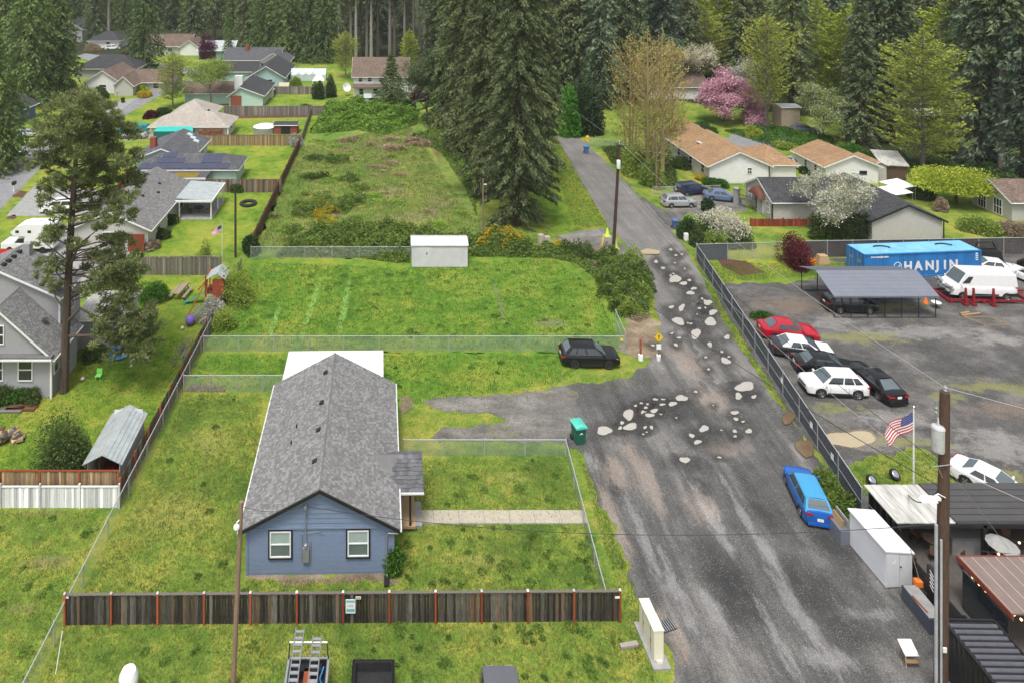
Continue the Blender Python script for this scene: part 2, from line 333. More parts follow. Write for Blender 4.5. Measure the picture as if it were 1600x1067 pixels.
M['siding_beige'] = plain('beige_siding', (.5, .42, .31), .7, 0, .1, 2)
M['brick'] = plain('red_brick', (.25, .075, .05), .9, 0, .3, 9)
M['metalroof'] = plain('metal_roofing', (.45, .49, .49), .5, .3, .18, 1.5)
M['whitemetal'] = plain('white_sheet_metal', (.63, .62, .64), .5, .05, .09, 1.2)
M['mossyroof'] = plain('mossy_white_roof', (.47, .46, .43), .7, 0, .38, 2.5, 0, .3, 0, (3, .4, 1))
M['purple'] = plain('purple_plastic', (.22, .13, .5), .4)
M['lime'] = plain('lime_plastic', (.25, .75, .15), .4)
M['teal'] = plain('teal_plastic', (.02, .25, .2), .4)
M['teal_lid'] = plain('faded_teal_lid', (.09, .5, .4), .4)
M['bin_green'] = plain('green_bin_plastic', (.015, .13, .085), .45)
M['bluepl'] = plain('blue_plastic', (.05, .25, .55), .4)
M['orange'] = plain('orange_plastic', (.8, .2, .03), .5)
M['yellow'] = plain('yellow_sign', (.85, .55, .02), .5)
M['limecone'] = plain('fluorescent_lime', (.6, .8, .08), .5)
M['cream'] = plain('cream_enamel', (.72, .68, .55), .5, 0, .05)
M['windscreen'] = plain('sky_tinted_windscreen', (.1, .13, .145), .03, 0, .1, 1, 0, 1.0)  # lighter bluish base colour paints in sky reflection on windscreens and rear windows
M['railw'] = plain('bright_galvanised_rail', (.42, .43, .44), .5, .2, .08, 2)
M['red'] = plain('red_enamel', (.24, .014, .02), .5, 0, .2)
M['awning_teal'] = plain('teal_canvas', (.03, .42, .38), .8)
M['awning_teal_d'] = plain('deep_teal_canvas', (.01, .13, .11), .8)
M['awning_br'] = plain('maroon_canvas', (.16, .06, .045), .9)
M['solar'] = plain('solar_cell', (.055, .06, .1), .12, 0, .1, 2, 0, .7)
M['greenhouse'] = plain('greenhouse_glazing', (.5, .58, .58), .2, 0, .12, 2)
M['slat'] = plain('slate_slat', (.07, .08, .105), .6, 0, .15, 4)
M['slat_b'] = plain('brown_black_slat', (.06, .05, .045), .7, 0, .35, .6)
M['sign_teal'] = plain('teal_print', (.18, .45, .5), .5); M['sign_grey'] = plain('grey_print', (.3, .34, .36), .5)
M['flag_red'] = plain('flag_red_cloth', (.5, .02, .03), .8, 0, .05); M['flag_white'] = plain('flag_white_cloth', (.8, .8, .8), .8, 0, .03); M['flag_blue'] = plain('flag_blue_cloth', (.04, .05, .22), .8, 0, .05)
M['box_blue'] = plain('container_blue', (.03, .2, .5), .5, 0, .22, .9, 0, .4, 0, (1, 1, .2)); M['box_top'] = plain('faded_container_blue', (.2, .48, .66), .6, 0, .2, .9)
M['box_black'] = plain('container_black', (.022, .022, .024), .45, .2, .25, 2)
M['carport'] = plain('carport_sheet', (.21, .225, .27), .4, .3, .07, 1)
M['flat_dark'] = plain('dark_roof_felt', (.07, .068, .068), .85, 0, .12, 1.5); M['pergola'] = plain('brown_roof_sheet', (.22, .165, .15), .6, .1, .12, 1)
M['fascia_red'] = plain('rust_red_fascia', (.2, .05, .035), .6)
M['rib'] = plain('ribbed_roof_steel', (.13, .13, .15), .3, .3, .15, 2)
M['liner'] = plain('bed_liner_plastic', (.03, .03, .032), .45, 0, .3, 4)
M['conduit'] = plain('grey_conduit', (.4, .4, .45), .5); M['drum'] = plain('grey_enamel', (.5, .5, .52), .45)
M['shedw'] = plain('white_shed_board', (.66, .67, .7), .5, 0, .06, 1.2)
M['deck'] = plain('dark_decking', (.1, .088, .078), .7, 0, .2, 4)
# ------------------------------------------------------------------ the ground and what is laid on it
def ragged(pts, step, amp, seed, closed=True):
    r = random.Random(seed); out = []; ph = [r.uniform(0, 6.28) for _ in range(4)]; arc = 0.0
    n = len(pts)
    for i in range(n if closed else n-1):
        a, b = Vector(pts[i]), Vector(pts[(i+1) % n]); L = (b-a).length; k = max(1, int(L/step))
        d = (b-a).normalized() if L > 1e-6 else Vector((1, 0)); nn = Vector((-d.y, d.x))
        for j in range(k):
            s = arc+L*j/k; off = 0 if amp == 0 else (.7*math.sin(s*.9+ph[0])+.5*math.sin(s*2.3+ph[1])+.35*math.sin(s*5.1+ph[2])+r.uniform(-.35, .35))*amp
            out.append(a+(b-a)*(j/k)+nn*off)
        arc += L
    return out
def sheet(name, px, z, mat, amp=.12, step=.35, kind='structure', world=False, seed=1, thick=0.0):
    pts = [Vector(p) for p in px] if world else [Vector(G(*p)[:2]) for p in px]
    pts = ragged(pts, step, amp, seed)
    tri = tessellate_polygon([[Vector((p.x, p.y, 0)) for p in pts]])
    mb = MB(); mb.add([(p.x, p.y, z) for p in pts], [tuple(t) for t in tri])
    me = mb.mesh(name, mat)
    # all faces up
    import bmesh
    bm = bmesh.new(); bm.from_mesh(me)
    for f in bm.faces:
        if f.normal.z < 0: f.normal_flip()
    bm.to_mesh(me); bm.free()
    o = link(name, me); o['kind'] = kind; return o
g = MB(); N = 40
for i in range(1): g.poly([(-700, -60, 0), (900, -60, 0), (900, 900, 0), (-700, 900, 0)])
g.build('ground', M['lawn'], kind='structure')
Z = [.004*i for i in range(12)]
sheet('forest_floor', [(-260, 205), (-120, 212), (-60, 235), (-10, 222), (25, 150), (50, 165), (80, 150), (120, 112), (420, 112), (880, 880), (-680, 880)], Z[1], M['forest'], 1.2, 3, world=True)
sheet('rough_field', [(392, 402), (470, 225), (505, 175), (640, 190), (700, 200), (745, 350), (870, 380), (640, 404)], Z[2], M['wild'], .3)
sheet('mown_field', [(320, 547), (392, 404), (640, 405), (860, 398), (935, 450), (985, 500), (978, 552), (640, 552)], Z[2], M['meadow'], .1)
sheet('side_yard', [(292, 612), (318, 552), (640, 552), (978, 553), (860, 600), (640, 640), (450, 612)], Z[2], M['meadow'], .2, seed=3)
sheet('back_garden', [(222, 430), (345, 430), (330, 500), (300, 545), (190, 740), (-60, 745), (-60, 640), (110, 600), (140, 500), (160, 440)], Z[2], M['yardgrass'], .15)
for nm, p in (('back_lawn', [(232, 396), (285, 340), (345, 300), (440, 300), (392, 400), (330, 402), (222, 402)]), ('back_lawn', [(372, 276), (322, 228), (468, 228), (440, 278)]),
              ('back_lawn', [(340, 184), (500, 181), (488, 208), (345, 210)]), ('back_lawn', [(395, 163), (430, 147), (508, 147), (500, 162)]), ('front_lawn', [(160, 155), (205, 135), (245, 140), (205, 152), (160, 162)]),
              ('front_lawn', [(182, 190), (245, 155), (290, 150), (330, 160), (240, 200), (228, 213), (180, 213)]), ('front_lawn', [(20, 225), (40, 180), (110, 195), (60, 225)]), ('front_lawn', [(-40, 385), (-40, 340), (70, 338), (30, 360)])):
    sheet(nm, p, Z[2], M['yardgrass'], .25, .8)
sheet('street', [(-140, 345), (-60, 290), (0, 246), (60, 215), (160, 176), (240, 143), (292, 126), (300, 121), (305, 128), (298, 136), (245, 152), (184, 188), (80, 245), (45, 282), (0, 328), (-80, 400)], Z[3], M['street'], .02, 2)
sheet('cross_street', [(120, 88), (133, 84), (200, 92), (250, 99), (340, 116), (330, 124), (240, 108), (140, 96)], Z[3], M['street'], .02, 2)
for p in ([(10, 338), (55, 290), (175, 300), (190, 335), (70, 338)], [(185, 214), (240, 204), (243, 216), (192, 220)], [(158, 166), (215, 153), (190, 172), (160, 178)], [(60, 400), (110, 345), (240, 345), (215, 372), (200, 402), (120, 470)]):
    sheet('driveway', p, Z[4], M['concrete2'], .03, 1)
sheet('planting_bed', [(18, 308), (32, 298), (44, 300), (36, 309)], Z[4]+.004, M['bark_mulch'], .1)
sheet('planting_bed', [(8, 342), (22, 336), (28, 340), (20, 344)], Z[4], M['bark_mulch'], .1)
sheet('planting_bed', [(352, 186), (480, 184), (486, 180), (352, 180)], Z[3], M['bark_mulch'], .1)
sheet('planting_bed', [(1120, 405), (1165, 408), (1195, 425), (1160, 432), (1128, 418)], Z[5]+.002, M['bark_mulch'], .1)
# the lane on the right, the parking ground and the yard
sheet('lane', [(862, 212), (903, 212), (955, 262), (1000, 308), (1046, 352), (1082, 408), (1130, 495), (1220, 640), (1110, 690), (1010, 640), (1032, 545), (1024, 480), (1004, 425), (985, 392), (950, 352), (905, 280)], Z[3], M['asphalt'], .14, .5, seed=5)
sheet('gravel_lane', [(1020, 560), (1070, 520), (1120, 600), (1190, 600), (1222, 637), (1342, 802), (1420, 905), (1500, 1010), (1600, 1120), (1048, 1120), (1046, 1050), (1040, 1005), (1012, 948), (986, 900), (948, 800), (920, 735), (900, 703), (868, 690), (842, 688), (838, 655), (842, 625), (870, 606), (930, 596), (990, 590)], Z[4], M['gravel'], .26, .3, seed=8)
sheet('driveway_apron', [(662, 628), (700, 618), (800, 617), (868, 606), (905, 612), (890, 640), (905, 660), (890, 686), (846, 690), (740, 690), (672, 684), (690, 668), (780, 662), (800, 655), (770, 648), (700, 644)], Z[5], M['drive'], .16, .3, seed=4)
sheet('gravel_apron', [(868, 372), (905, 360), (945, 358), (975, 385), (1000, 415), (975, 412), (930, 398), (885, 390)], Z[4]+.002, M['drive'], .2, .4)
sheet('lane_entrance', [(1000, 308), (1032, 326), (1075, 330), (1062, 350), (1068, 368), (1050, 358), (1030, 340)], Z[5], M['gravel'], .2, .4)
sheet('driveway', [(1046, 328), (1100, 300), (1170, 312), (1165, 330), (1080, 335)], Z[4], M['drive'], .2, .5)
sheet('driveway', [(1120, 222), (1170, 200), (1235, 205), (1245, 222), (1180, 240)], Z[4], M['street'], .2, .8)
sheet('bare_bank', [(972, 552), (975, 500), (985, 472), (1010, 470), (1026, 500), (1034, 540), (1015, 560)], Z[4]+.002, M['dirt'], .3, .3)
sheet('verge', [(985, 500), (1000, 455), (1014, 455), (1030, 498), (1026, 505), (1008, 480)], Z[5]+.002, M['yardgrass'], .12, .3)
sheet('verge', [(1085, 405), (1092, 408), (1140, 500), (1232, 645), (1223, 640), (1128, 500)], Z[5], M['yardgrass'], .12, .3)
sheet('verge', [(870, 215), (905, 280), (948, 352), (900, 362), (860, 372), (850, 300)], Z[4], M['yardgrass'], .2, .4)
sheet('yard', [(1092, 410), (1600, 395), (2200, 380), (2200, 900), (1600, 840), (1345, 803), (1225, 634), (1135, 492)], Z[3], M['yard'], .1, .5, seed=9)
sheet('yard_grass', [(1096, 412), (1200, 398), (1330, 412), (1330, 428), (1252, 440), (1180, 444), (1118, 442)], Z[4], M['yardgrass'], .3, .4)
sheet('yard_grass', [(1322, 742), (1350, 712), (1440, 700), (1500, 735), (1500, 768), (1345, 775)], Z[4], M['lawn'], .25, .3)
sheet('house_bed', [(380, 896), (610, 896), (625, 908), (560, 912), (440, 908), (384, 904)], Z[2], M['dirt'], .2, .3)
sheet('house_bed', [(622, 622), (642, 622), (646, 640), (626, 648)], Z[6], M['dirt'], .15, .3)
sheet('forest_floor', [(1330, 218), (1420, 222), (1600, 245), (1720, 290), (1600, 300), (1490, 278), (1400, 258), (1340, 240)], Z[3], M['forest'], .5, .8)
# puddles standing in the potholes: a dark wet rim, then water with the reflected sky painted in as pale colour
PUD = [(1048,391,4,2),(1056,400,3,2),(1025,410,4,3),(1036,420,4,3),(1055,437,10,8),(1068,444,8,3),(1077,439,4,2),(1084,452,5,3),(1079,459,7,4),(1106,474,8,5),(1114,489,8,5),(1049,481,5,3),(1065,482,5,7),(1093,483,3,2),(1060,503,10,8),(1110,504,11,8),(1087,523,8,11),(1050,522,3,2),(1061,529,4,2),(1136,528,6,4),(1056,540,4,3),(1109,540,4,6),(1134,565,9,6),(1107,578,3,2),(1087,613,4,2),(1164,605,16,10),(1154,620,7,6),(1178,621,5,3),(1065,623,11,6),(1051,632,8,4),(1035,633,6,2),(1024,625,5,2),(1036,625,4,1.5),(1022,643,7,4),(982,649,10,10),(993,635,3,2),(1002,631,3,2),(1009,638,4,2),(1004,645,3,3),(1015,650,8,4),(985,668,12,7),(944,674,13,9),(969,670,4,3),(1018,669,3,4),(1008,669,3,3),(1148,646,7,4),(1150,656,5,3),(1161,660,3,2),(1100,671,9,6),(1081,682,5,4),(1090,692,7,4),(1070,720,9,6),(1148,675,4,3),(1170,675,7,4),(1149,683,3,2),(1124,716,4,2),(1020,541,4,2),(1128,551,3,2),(972,662,4,3)]
def blob(px, py, rx, ry, k, seed, n=18):
    r = random.Random(seed); ph = [r.uniform(0, 6.28) for _ in range(3)]; tw = r.uniform(-.25, .25)
    pts = []
    for i in range(n):
        t = 2*math.pi*i/n; f = k*(1+.14*math.sin(2*t+ph[0])+.1*math.sin(3*t+ph[1])+.05*math.sin(5*t+ph[2]))
        x, y = rx*math.cos(t)*f, ry*math.sin(t)*f
        pts.append((px+x+tw*y*1.2, py+y))
    return pts
rp = random.Random(40)
for _ in range(13):                                          # the many small ones between
    u = rp.random(); PUD.append((1046+75*u+rp.uniform(-22, 22), 400+165*u+rp.uniform(-8, 8), rp.uniform(1.5, 3.2), rp.uniform(1.2, 2.2)))
for _ in range(9): PUD.append((rp.uniform(975, 1165), rp.uniform(622, 690), rp.uniform(1.5, 3), rp.uniform(1, 2)))
def pool(name, px, py, rx, ry, z, mat, seed):
    out = [G(*p) for p in blob(px, py, rx, ry, 1, seed, 26)]; c = sum(out, Vector())/len(out); rings = [0.35, .6, .8, 1.0]; vs = [c]+[c.lerp(p, r) for r in rings for p in out]; n = len(out); vs = [Vector((v.x, v.y, z)) for v in vs]
    fs = [(0, 1+(i+1) % n, 1+i) for i in range(n)]+[(1+k*n+i, 1+k*n+(i+1) % n, 1+(k+1)*n+(i+1) % n, 1+(k+1)*n+i) for k in range(3) for i in range(n)]
    m = MB(); m.add(vs, fs); me = m.mesh(name, mat); at = me.attributes.new('rad', 'FLOAT', 'POINT'); at.data.foreach_set('value', [0.0]+[r for r in rings for _ in out]); 
    if me.polygons[0].normal.z < 0: me.flip_normals()
    o = link(name, me); o['kind'] = 'structure'; return o
for i, (x, y, rx, ry) in enumerate(PUD):
    pool('damp_patch', x, y, rx*1.7+10, ry*1.7+7, Z[6]+.0004*i, M['damp'], i)
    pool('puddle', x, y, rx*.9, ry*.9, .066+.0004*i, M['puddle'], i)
for i, (x, y, rx, ry) in enumerate([(1016,395,14,5),(1007,421,8,6)]): pool('puddle', x, y, rx*1.1, ry*1.1, .11, M['puddle_tan'], 90+i)
for i, (x, y, rx, ry) in enumerate([(1258,702,14,17),(1232,655,11,10)]): pool('puddle', x, y, rx, ry, .11, M['puddle_brown'], 80+i)
pool('puddle', 1328, 686, 42, 15, .03, M['puddle_tan'], 71)
# concrete path of slabs up to the porch
path = MB(); p0, p1 = G(640, 818), G(918, 818); q0 = G(640, 798)
yb, yt = p0.y, q0.y
path.bb(p0.x, yb-.03, -.05, 11.9, yt+.03, .03); po = path.build('path', M['concrete2'], kind='structure')
js = [640, 677, 717, 756, 796, 835, 876, 915]
for a, b in zip(js, js[1:]):
    xa, xb = (a-CX)*35/(808-HY)+.015, (b-CX)*35/(808-HY)-.015
    s_ = MB(); s_.bb(xa, yb, .02, xb, yt, .075+random.uniform(-.008, .008)); s_.build('paving_slab', M['concrete'], po)

# ------------------------------------------------------------------ grass tufts and weeds: real blades over the nearer ground
def in_poly(P, poly):
    x, y = P[:, 0], P[:, 1]; ins = np.zeros(len(P), bool); n = len(poly)
    for i in range(n):
        x0, y0 = poly[i]; x1, y1 = poly[(i+1) % n]
        c = ((y0 > y) != (y1 > y)) & (x < (x1-x0)*(y-y0)/((y1-y0) if y1 != y0 else 1e-9)+x0); ins ^= c
    return ins
def tufts(name, polys, dens, h, mat, excl=(), seed=1, spread=.07, nb=4, bw=.035):
    rng = np.random.default_rng(seed); allP = []
    for pl in polys:
        W_ = np.array([G(*p)[:2] for p in pl]); lo, hi = W_.min(0), W_.max(0); n = int((hi-lo).prod()*dens)
        P = rng.uniform(lo, hi, (n, 2)); P = P[in_poly(P, W_)]
        # clumps: thin by a smooth random field
        f = sum(np.sin(P@rng.normal(size=2)*k+rng.uniform(0, 6)) for k in (.6, 1.1, 1.9, 3.1, 4.7)); P = P[rng.random(len(P)) < .62+.38/(1+np.exp(-1.6*f))]
        allP.append(P)
    P = np.concatenate(allP)
    for e in excl: P = P[~in_poly(P, np.array(e))]
    n = len(P); P3 = np.repeat(np.c_[P, np.zeros(n)], nb, 0); m = len(P3)
    P3[:, :2] += rng.normal(size=(m, 2))*spread
    hh = h*np.repeat(rng.uniform(.5, 1.4, n), nb)*rng.uniform(.6, 1.2, m)
    az = rng.uniform(0, 2*math.pi, m); d = np.c_[np.cos(az), np.sin(az), np.zeros(m)]; s = np.c_[-d[:, 1], d[:, 0], np.zeros(m)]
    lean = rng.uniform(.1, .9, m)[:, None]
    tip = P3+d*hh[:, None]*lean; tip[:, 2] = hh*(1-.4*lean[:, 0]**2)
    V = np.stack([P3-s*bw/2, P3+s*bw/2, tip], 1)
    me = qmesh(name, V, 3, mat, np.repeat(rng.random(n), nb)*.7+rng.random(m)*.3)
    return link(name, me, None, 'stuff')
M['blade'] = foliage('grass_blade', (.1, .165, .035), (.195, .25, .055), (.33, .325, .095), .35, .35)
M['blade_g'] = foliage('lush_grass_blade', (.075, .165, .024), (.145, .26, .036), (.28, .33, .06), .35, .4)
M['blade_w'] = foliage('rough_grass_blade', (.12, .2, .04), (.21, .28, .065), (.38, .35, .17), .3, .3)
M['weed'] = foliage('weed_leaf', (.06, .13, .022), (.1, .19, .03), (.15, .25, .045), .25, .8)
HB = [(-8.5, 37.9), (.8, 37.9), (.3, 55.5), (-9, 55.5)]
tufts('lawn_grass', [[(60, 1100), (105, 972), (965, 966), (1010, 1010), (1030, 1100)], [(110, 968), (200, 800), (290, 615), (410, 615), (390, 900), (620, 900), (640, 812), (640, 720), (880, 716), (950, 918), (960, 965)]], 75, .13, M['blade'], [HB], 3)
tufts('lawn_grass', [[(-40, 1100), (-40, 800), (170, 795), (100, 940), (50, 1075)]], 60, .13, M['blade'], [], 4)
tufts('lawn_grass', [[(-30, 738), (-30, 650), (110, 610), (140, 520), (310, 530), (185, 738)]], 45, .12, M['blade_g'], [], 5)
tufts('lawn_grass', [[(322, 545), (395, 410), (645, 420), (860, 402), (935, 455), (970, 545)], [(297, 606), (322, 556), (960, 556), (870, 598), (640, 632), (455, 610)]], 34, .16, M['blade_g'], [HB], 6, .1, 4, .05)
tufts('rough_grass', [[(400, 395), (472, 230), (640, 195), (735, 340), (860, 378), (640, 395)]], 16, .32, M['blade_w'], [], 7, .2, 5, .06)
tufts('lawn_grass', [[(905, 712), (898, 704), (918, 736), (946, 802), (984, 902), (1006, 950), (1000, 1040), (975, 965), (960, 912)], [(985, 500), (1000, 455), (1014, 455), (1030, 498)], [(1085, 405), (1095, 408), (1145, 500), (1236, 645), (1221, 638), (1126, 500)], [(1096, 412), (1330, 412), (1330, 428), (1118, 442)], [(1322, 745), (1350, 712), (1440, 700), (1500, 735), (1500, 768), (1345, 775)], [(850, 215), (870, 215), (948, 352), (900, 362)]], 60, .16, M['blade'], [], 8)
tufts('edge_grass', [[(640, 612), (860, 596), (930, 586), (1010, 580), (1030, 566), (1040, 590), (1000, 604), (900, 622), (840, 640), (660, 640)], [(640, 645), (790, 640), (860, 660), (800, 690), (640, 690)], [(896, 706), (908, 704), (934, 745), (962, 805), (1000, 905), (1026, 950), (1052, 1010), (1042, 1030), (1004, 955), (982, 905), (942, 800)]], 16, .11, M['blade'], [], 31)
def weeds(name, polys, n, seed, R=.28, excl=()):
    rng = np.random.default_rng(seed); out = []
    for pl in polys:
        W_ = np.array([G(*p)[:2] for p in pl]); lo, hi = W_.min(0), W_.max(0)
        C = rng.uniform(lo, hi, (n*3, 2)); C = C[in_poly(C, W_)][:n]
        for e in excl: C = C[~in_poly(C, np.array(e))]
        for c in C:
            r = R*rng.uniform(.4, 1.3); k = int(22+50*r/R); a = rng.uniform(0, 6.28, k); q = np.sqrt(rng.random(k))*r
            P = np.c_[c[0]+np.cos(a)*q, c[1]+np.sin(a)*q, rng.uniform(.03, .2, k)*(1.2-q/r)+.02]
            D = np.c_[np.cos(a), np.sin(a), rng.uniform(-.1, .9, k)]
            out.append(leaves(P, D, rng.uniform(.08, .18, k), .05, rng))
    V = np.concatenate(out); return link(name, qmesh(name, V.reshape(-1, 3), 4, M['weed'], rng.random(len(V))), None, 'stuff')
weeds('weeds', [[(600, 980), (965, 975), (1010, 1090), (560, 1090)], [(640, 820), (915, 820), (950, 915), (620, 915)]], 38, 1)
weeds('weeds', [[(100, 985), (600, 985), (560, 1090), (60, 1090)], [(-30, 1090), (-30, 800), (165, 800), (50, 1075)], [(640, 720), (880, 718), (905, 792), (645, 796)]], 12, 2)
weeds('weeds', [[(322, 545), (395, 410), (645, 420), (860, 402), (935, 455), (970, 545)]], 60, 3, .4)
weeds('weeds', [[(110, 968), (290, 615), (400, 615), (380, 960)], [(460, 620), (620, 560), (860, 560), (640, 630)]], 8, 4, .22, [HB])
# ------------------------------------------------------------------ houses
def lap_wall(mb, a, b, z0, ztop, step=.16, out=None, lap=.018, cut=None):
    """lap siding between world points a,b (2D); cut(u) gives the height at fraction u for gables"""
    a, b = Vector((a[0], a[1], 0)), Vector((b[0], b[1], 0)); L = (b-a).length; out = Vector((out[0], out[1], 0)); z = z0
    while z < ztop-.01:
        z2 = min(z+step, ztop); u0, u1 = 0.0, 1.0; v0, v1 = 0., 1.
        if cut:
            u0, u1 = cut(z); v0, v1 = cut(z2)
            if u1-u0 < .02: break
        p = [a+(b-a)*u0, a+(b-a)*u1, a+(b-a)*v1, a+(b-a)*v0]
        lo = [x+out*lap+Vector((0, 0, z)) for x in p[:2]]; hi = [x+out*.003+Vector((0, 0, z2)) for x in p[2:]]
        und = [x+out*.002+Vector((0, 0, z)) for x in p[:2]]
        mb.add([lo[0], lo[1], hi[0], hi[1]], [(0, 1, 2, 3)]); mb.add([und[0], und[1], lo[1], lo[0]], [(0, 1, 2, 3)])
        z = z2
def shingles(name, P0, U, V, N, mat, parent, rng, clip=None, tw=.17, th=.14, nlift=.03, kind='stuff'):
    """tabs over the slope P0 + u*U + v*V (world vectors); clip(u01,v01)->bool mask"""
    P0, U, V, N = (np.array(x, float) for x in (P0, U, V, N)); LU, LV = np.linalg.norm(U), np.linalg.norm(V); nu, nv = max(1, int(LU/tw)), max(1, int(LV/th))
    i, j = np.meshgrid(np.arange(nu+1), np.arange(nv), indexing='ij'); i = i.ravel(); j = j.ravel()
    sh = np.where(j % 2 == 0, 0., .5); u0 = np.clip((i-sh)/nu, 0, 1); u1 = np.clip((i+1-sh-.1)/nu, 0, 1); v0 = j/nv; v1 = np.minimum((j+1.05)/nv, 1)
    ok = (u1-u0) > .15/nu
    if clip is not None: ok &= clip((u0+u1)/2, (v0+v1)/2)
    u0, u1, v0, v1 = (x[ok][:, None] for x in (u0, u1, v0, v1)); n = len(u0)
    d = v0*0; v0 = v0-rng.uniform(0, .25, (n, 1))/nv; v0 = np.maximum(v0, -.01)
    lf = nlift*rng.uniform(.6, 1.25, (n, 1))
    a = P0+U*u0+V*v0+N*(lf+.006); b = P0+U*u1+V*v0+N*(lf+.006); c = P0+U*u1+V*v1+N*.008; e = P0+U*u0+V*v1+N*.008
    a2 = P0+U*u0+V*v0; b2 = P0+U*u1+V*v0
    V4 = np.concatenate([np.stack([a, b, c, e], 1), np.stack([a2, b2, b, a], 1)])
    r = rng.random(n)**1.2; r = np.where(rng.random(n) < .1, r*.2, r)
    if parent is not None: V4 = V4-np.array(parent['org'])
    return link(name, qmesh(name, V4.reshape(-1, 3), 4, mat, np.r_[r, r]), parent, kind)
class House:
    """one building; all coordinates are given in the world and stored relative to its base"""
    def __init__(s, name, label, cat, org, rz=0, group=None):
        s.o = thing(name, label, cat, (org[0], org[1], 0), rz, group); s.org = Vector((org[0], org[1], 0)); s.o['org'] = tuple(s.org); s.rng = np.random.default_rng(abs(hash(label)) % 9999 if False else len(label)*13)
    def put(s, mb, name, mat, parent=None, smooth=None, kind=None):
        mb.v = [tuple(Vector(v)-s.org) for v in mb.v]
        return mb.build(name, mat, parent or s.o, smooth, kind)
    def volume(s, x0, y0, x1, y1, ze, zr, axis='y', wall='siding_white', roof='shingle', o=.4, hip=0, trim='trimw', sid=.18, t=.14, rx=None, faces='SEW', shing=True, nowall=False, oe=None):
        wm, rm, tm = M[wall], M[roof], M[trim]; oe = o if oe is None else oe
        sw = axis == 'x'
        def P(a, b, z): return Vector((b, a, z)) if sw else Vector((a, b, z))     # a across the ridge, b along it
        a0, a1, b0, b1 = (y0, y1, x0, x1) if sw else (x0, x1, y0, y1)
        ar = (a0+a1)/2 if rx is None else rx; pl, pr = (zr-ze)/(ar-a0), (zr-ze)/(a1-ar)
        if not nowall:
            w = MB(); w.add([P(a0, b0, 0), P(a1, b0, 0), P(a1, b1, 0), P(a0, b1, 0), P(a0, b0, ze), P(a1, b0, ze), P(a1, b1, ze), P(a0, b1, ze)], [(0,1,5,4),(1,2,6,5),(2,3,7,6),(3,0,4,7)])
            if not hip: w.add([P(a0, b0, ze), P(a1, b0, ze), P(ar, b0, zr), P(a0, b1, ze), P(a1, b1, ze), P(ar, b1, zr)], [(0,1,2),(4,3,5)])
            s.put(w, 'wall', wm)
            if sid:
                l = MB()
                for f in faces:
                    e = {'S': ((x0, y0), (x1, y0), (0, -1)), 'N': ((x1, y1), (x0, y1), (0, 1)), 'E': ((x1, y0), (x1, y1), (1, 0)), 'W': ((x0, y1), (x0, y0), (-1, 0))}[f]
                    gable = not hip and ((f in 'SN') != sw)
                    lap_wall(l, e[0], e[1], .12, ze, sid, e[2])
                    if gable:
                        fr = (ar-a0)/(a1-a0); fr = fr if f in 'SE' else 1-fr
                        lap_wall(l, e[0], e[1], ze, zr, sid, e[2], cut=lambda z: ((z-ze)/(zr-ze)*fr, 1-(z-ze)/(zr-ze)*(1-fr)))
                s.put(l, 'siding', wm, kind='stuff')
        zl, zrr = ze-o*pl, ze-o*pr; r = MB(); up = Vector((0, 0, t))
        if hip:
            h = hip if hip > 1 else (a1-a0)/2
            A0, A1, B0, B1 = a0-o, a1+o, b0-o, b1+o; k0, k1 = b0+h, b1-h
            if k1 < k0: k0 = k1 = (b0+b1)/2
            zl = ze-o*pl
            top = [P(A0, B0, zl)+up, P(A1, B0, zl)+up, P(A1, B1, zl)+up, P(A0, B1, zl)+up, P(ar, k0, zr)+up, P(ar, k1, zr)+up]; bot = [p-up for p in top[:4]]
            r.add(top+bot, [(0,1,4),(1,2,5,4),(2,3,5),(3,0,4,5),(0,6,7,1),(1,7,8,2),(2,8,9,3),(3,9,6,0),(9,8,7,6)])
            s.put(r, 'roof', rm)
            g_ = MB()
            for p, q in ((bot[0], bot[1]), (bot[1], bot[2]), (bot[2], bot[3]), (bot[3], bot[0])):
                g_.tube(p+Vector((0, 0, .06)), q+Vector((0, 0, .06)), .075, .075, 5)
            s.put(g_, 'gutter', tm)
            if shing:
                for (p, q, kk0, kk1) in ((top[0], top[3], top[4], top[5]), (top[1], top[2], top[4], top[5]), (top[0], top[1], top[4], top[4]), (top[3], top[2], top[5], top[5])):
                    U = q-p; mid = (kk0+kk1)/2; Ud = U.normalized(); Vv = mid-p; Vv = Vv-Ud*Vv.dot(Ud); n = U.cross(Vv).normalized(); n = n if n.z > 0 else -n
                    f0 = (kk0-p).dot(Ud)/U.length; f1 = (kk1-p).dot(Ud)/U.length
                    lo, hi = min(f0, f1), max(f0, f1)
                    shingles('shingles', p, U, Vv, n, rm, s.o, s.rng, lambda u, v: (u > v*lo) & (u < 1-v*(1-hi)))
            return
        B0, B1 = b0-oe, b1+oe
        sec = lambda b: [P(a0-o, b, zl)+up, P(ar, b, zr)+up, P(a1+o, b, zrr)+up, P(a1+o, b, zrr), P(ar, b, zr), P(a0-o, b, zl)]
        q0, q1 = sec(B0), sec(B1)
        r.add(q0+q1, [(0,1,7,6),(1,2,8,7),(2,3,9,8),(3,4,10,9),(4,5,11,10),(5,0,6,11),(0,5,4,1),(1,4,3,2),(6,7,10,11),(7,8,9,10)])
        s.put(r, 'roof', rm)
        for b, d in ((B0, -.035), (B1, .035)):                       # rake boards at both gable ends
            q = sec(b); rb = MB(); dn = Vector((0, 0, -.07)); dv = P(0, d, 0)
            rb.prism([q[0]-up*.15, q[1]-up*.15, q[4]+dn, q[5]+dn], dv); rb.prism([q[1]-up*.15, q[2]-up*.15, q[3]+dn, q[4]+dn], dv); s.put(rb, 'rake_board', tm)
        for k in (0, 2):
            gt = MB(); dx = P((-.05 if k == 0 else .05), 0, -.09); gt.tube(q0[k]+dx, q1[k]+dx, .07, .07, 6); s.put(gt, 'gutter', tm)
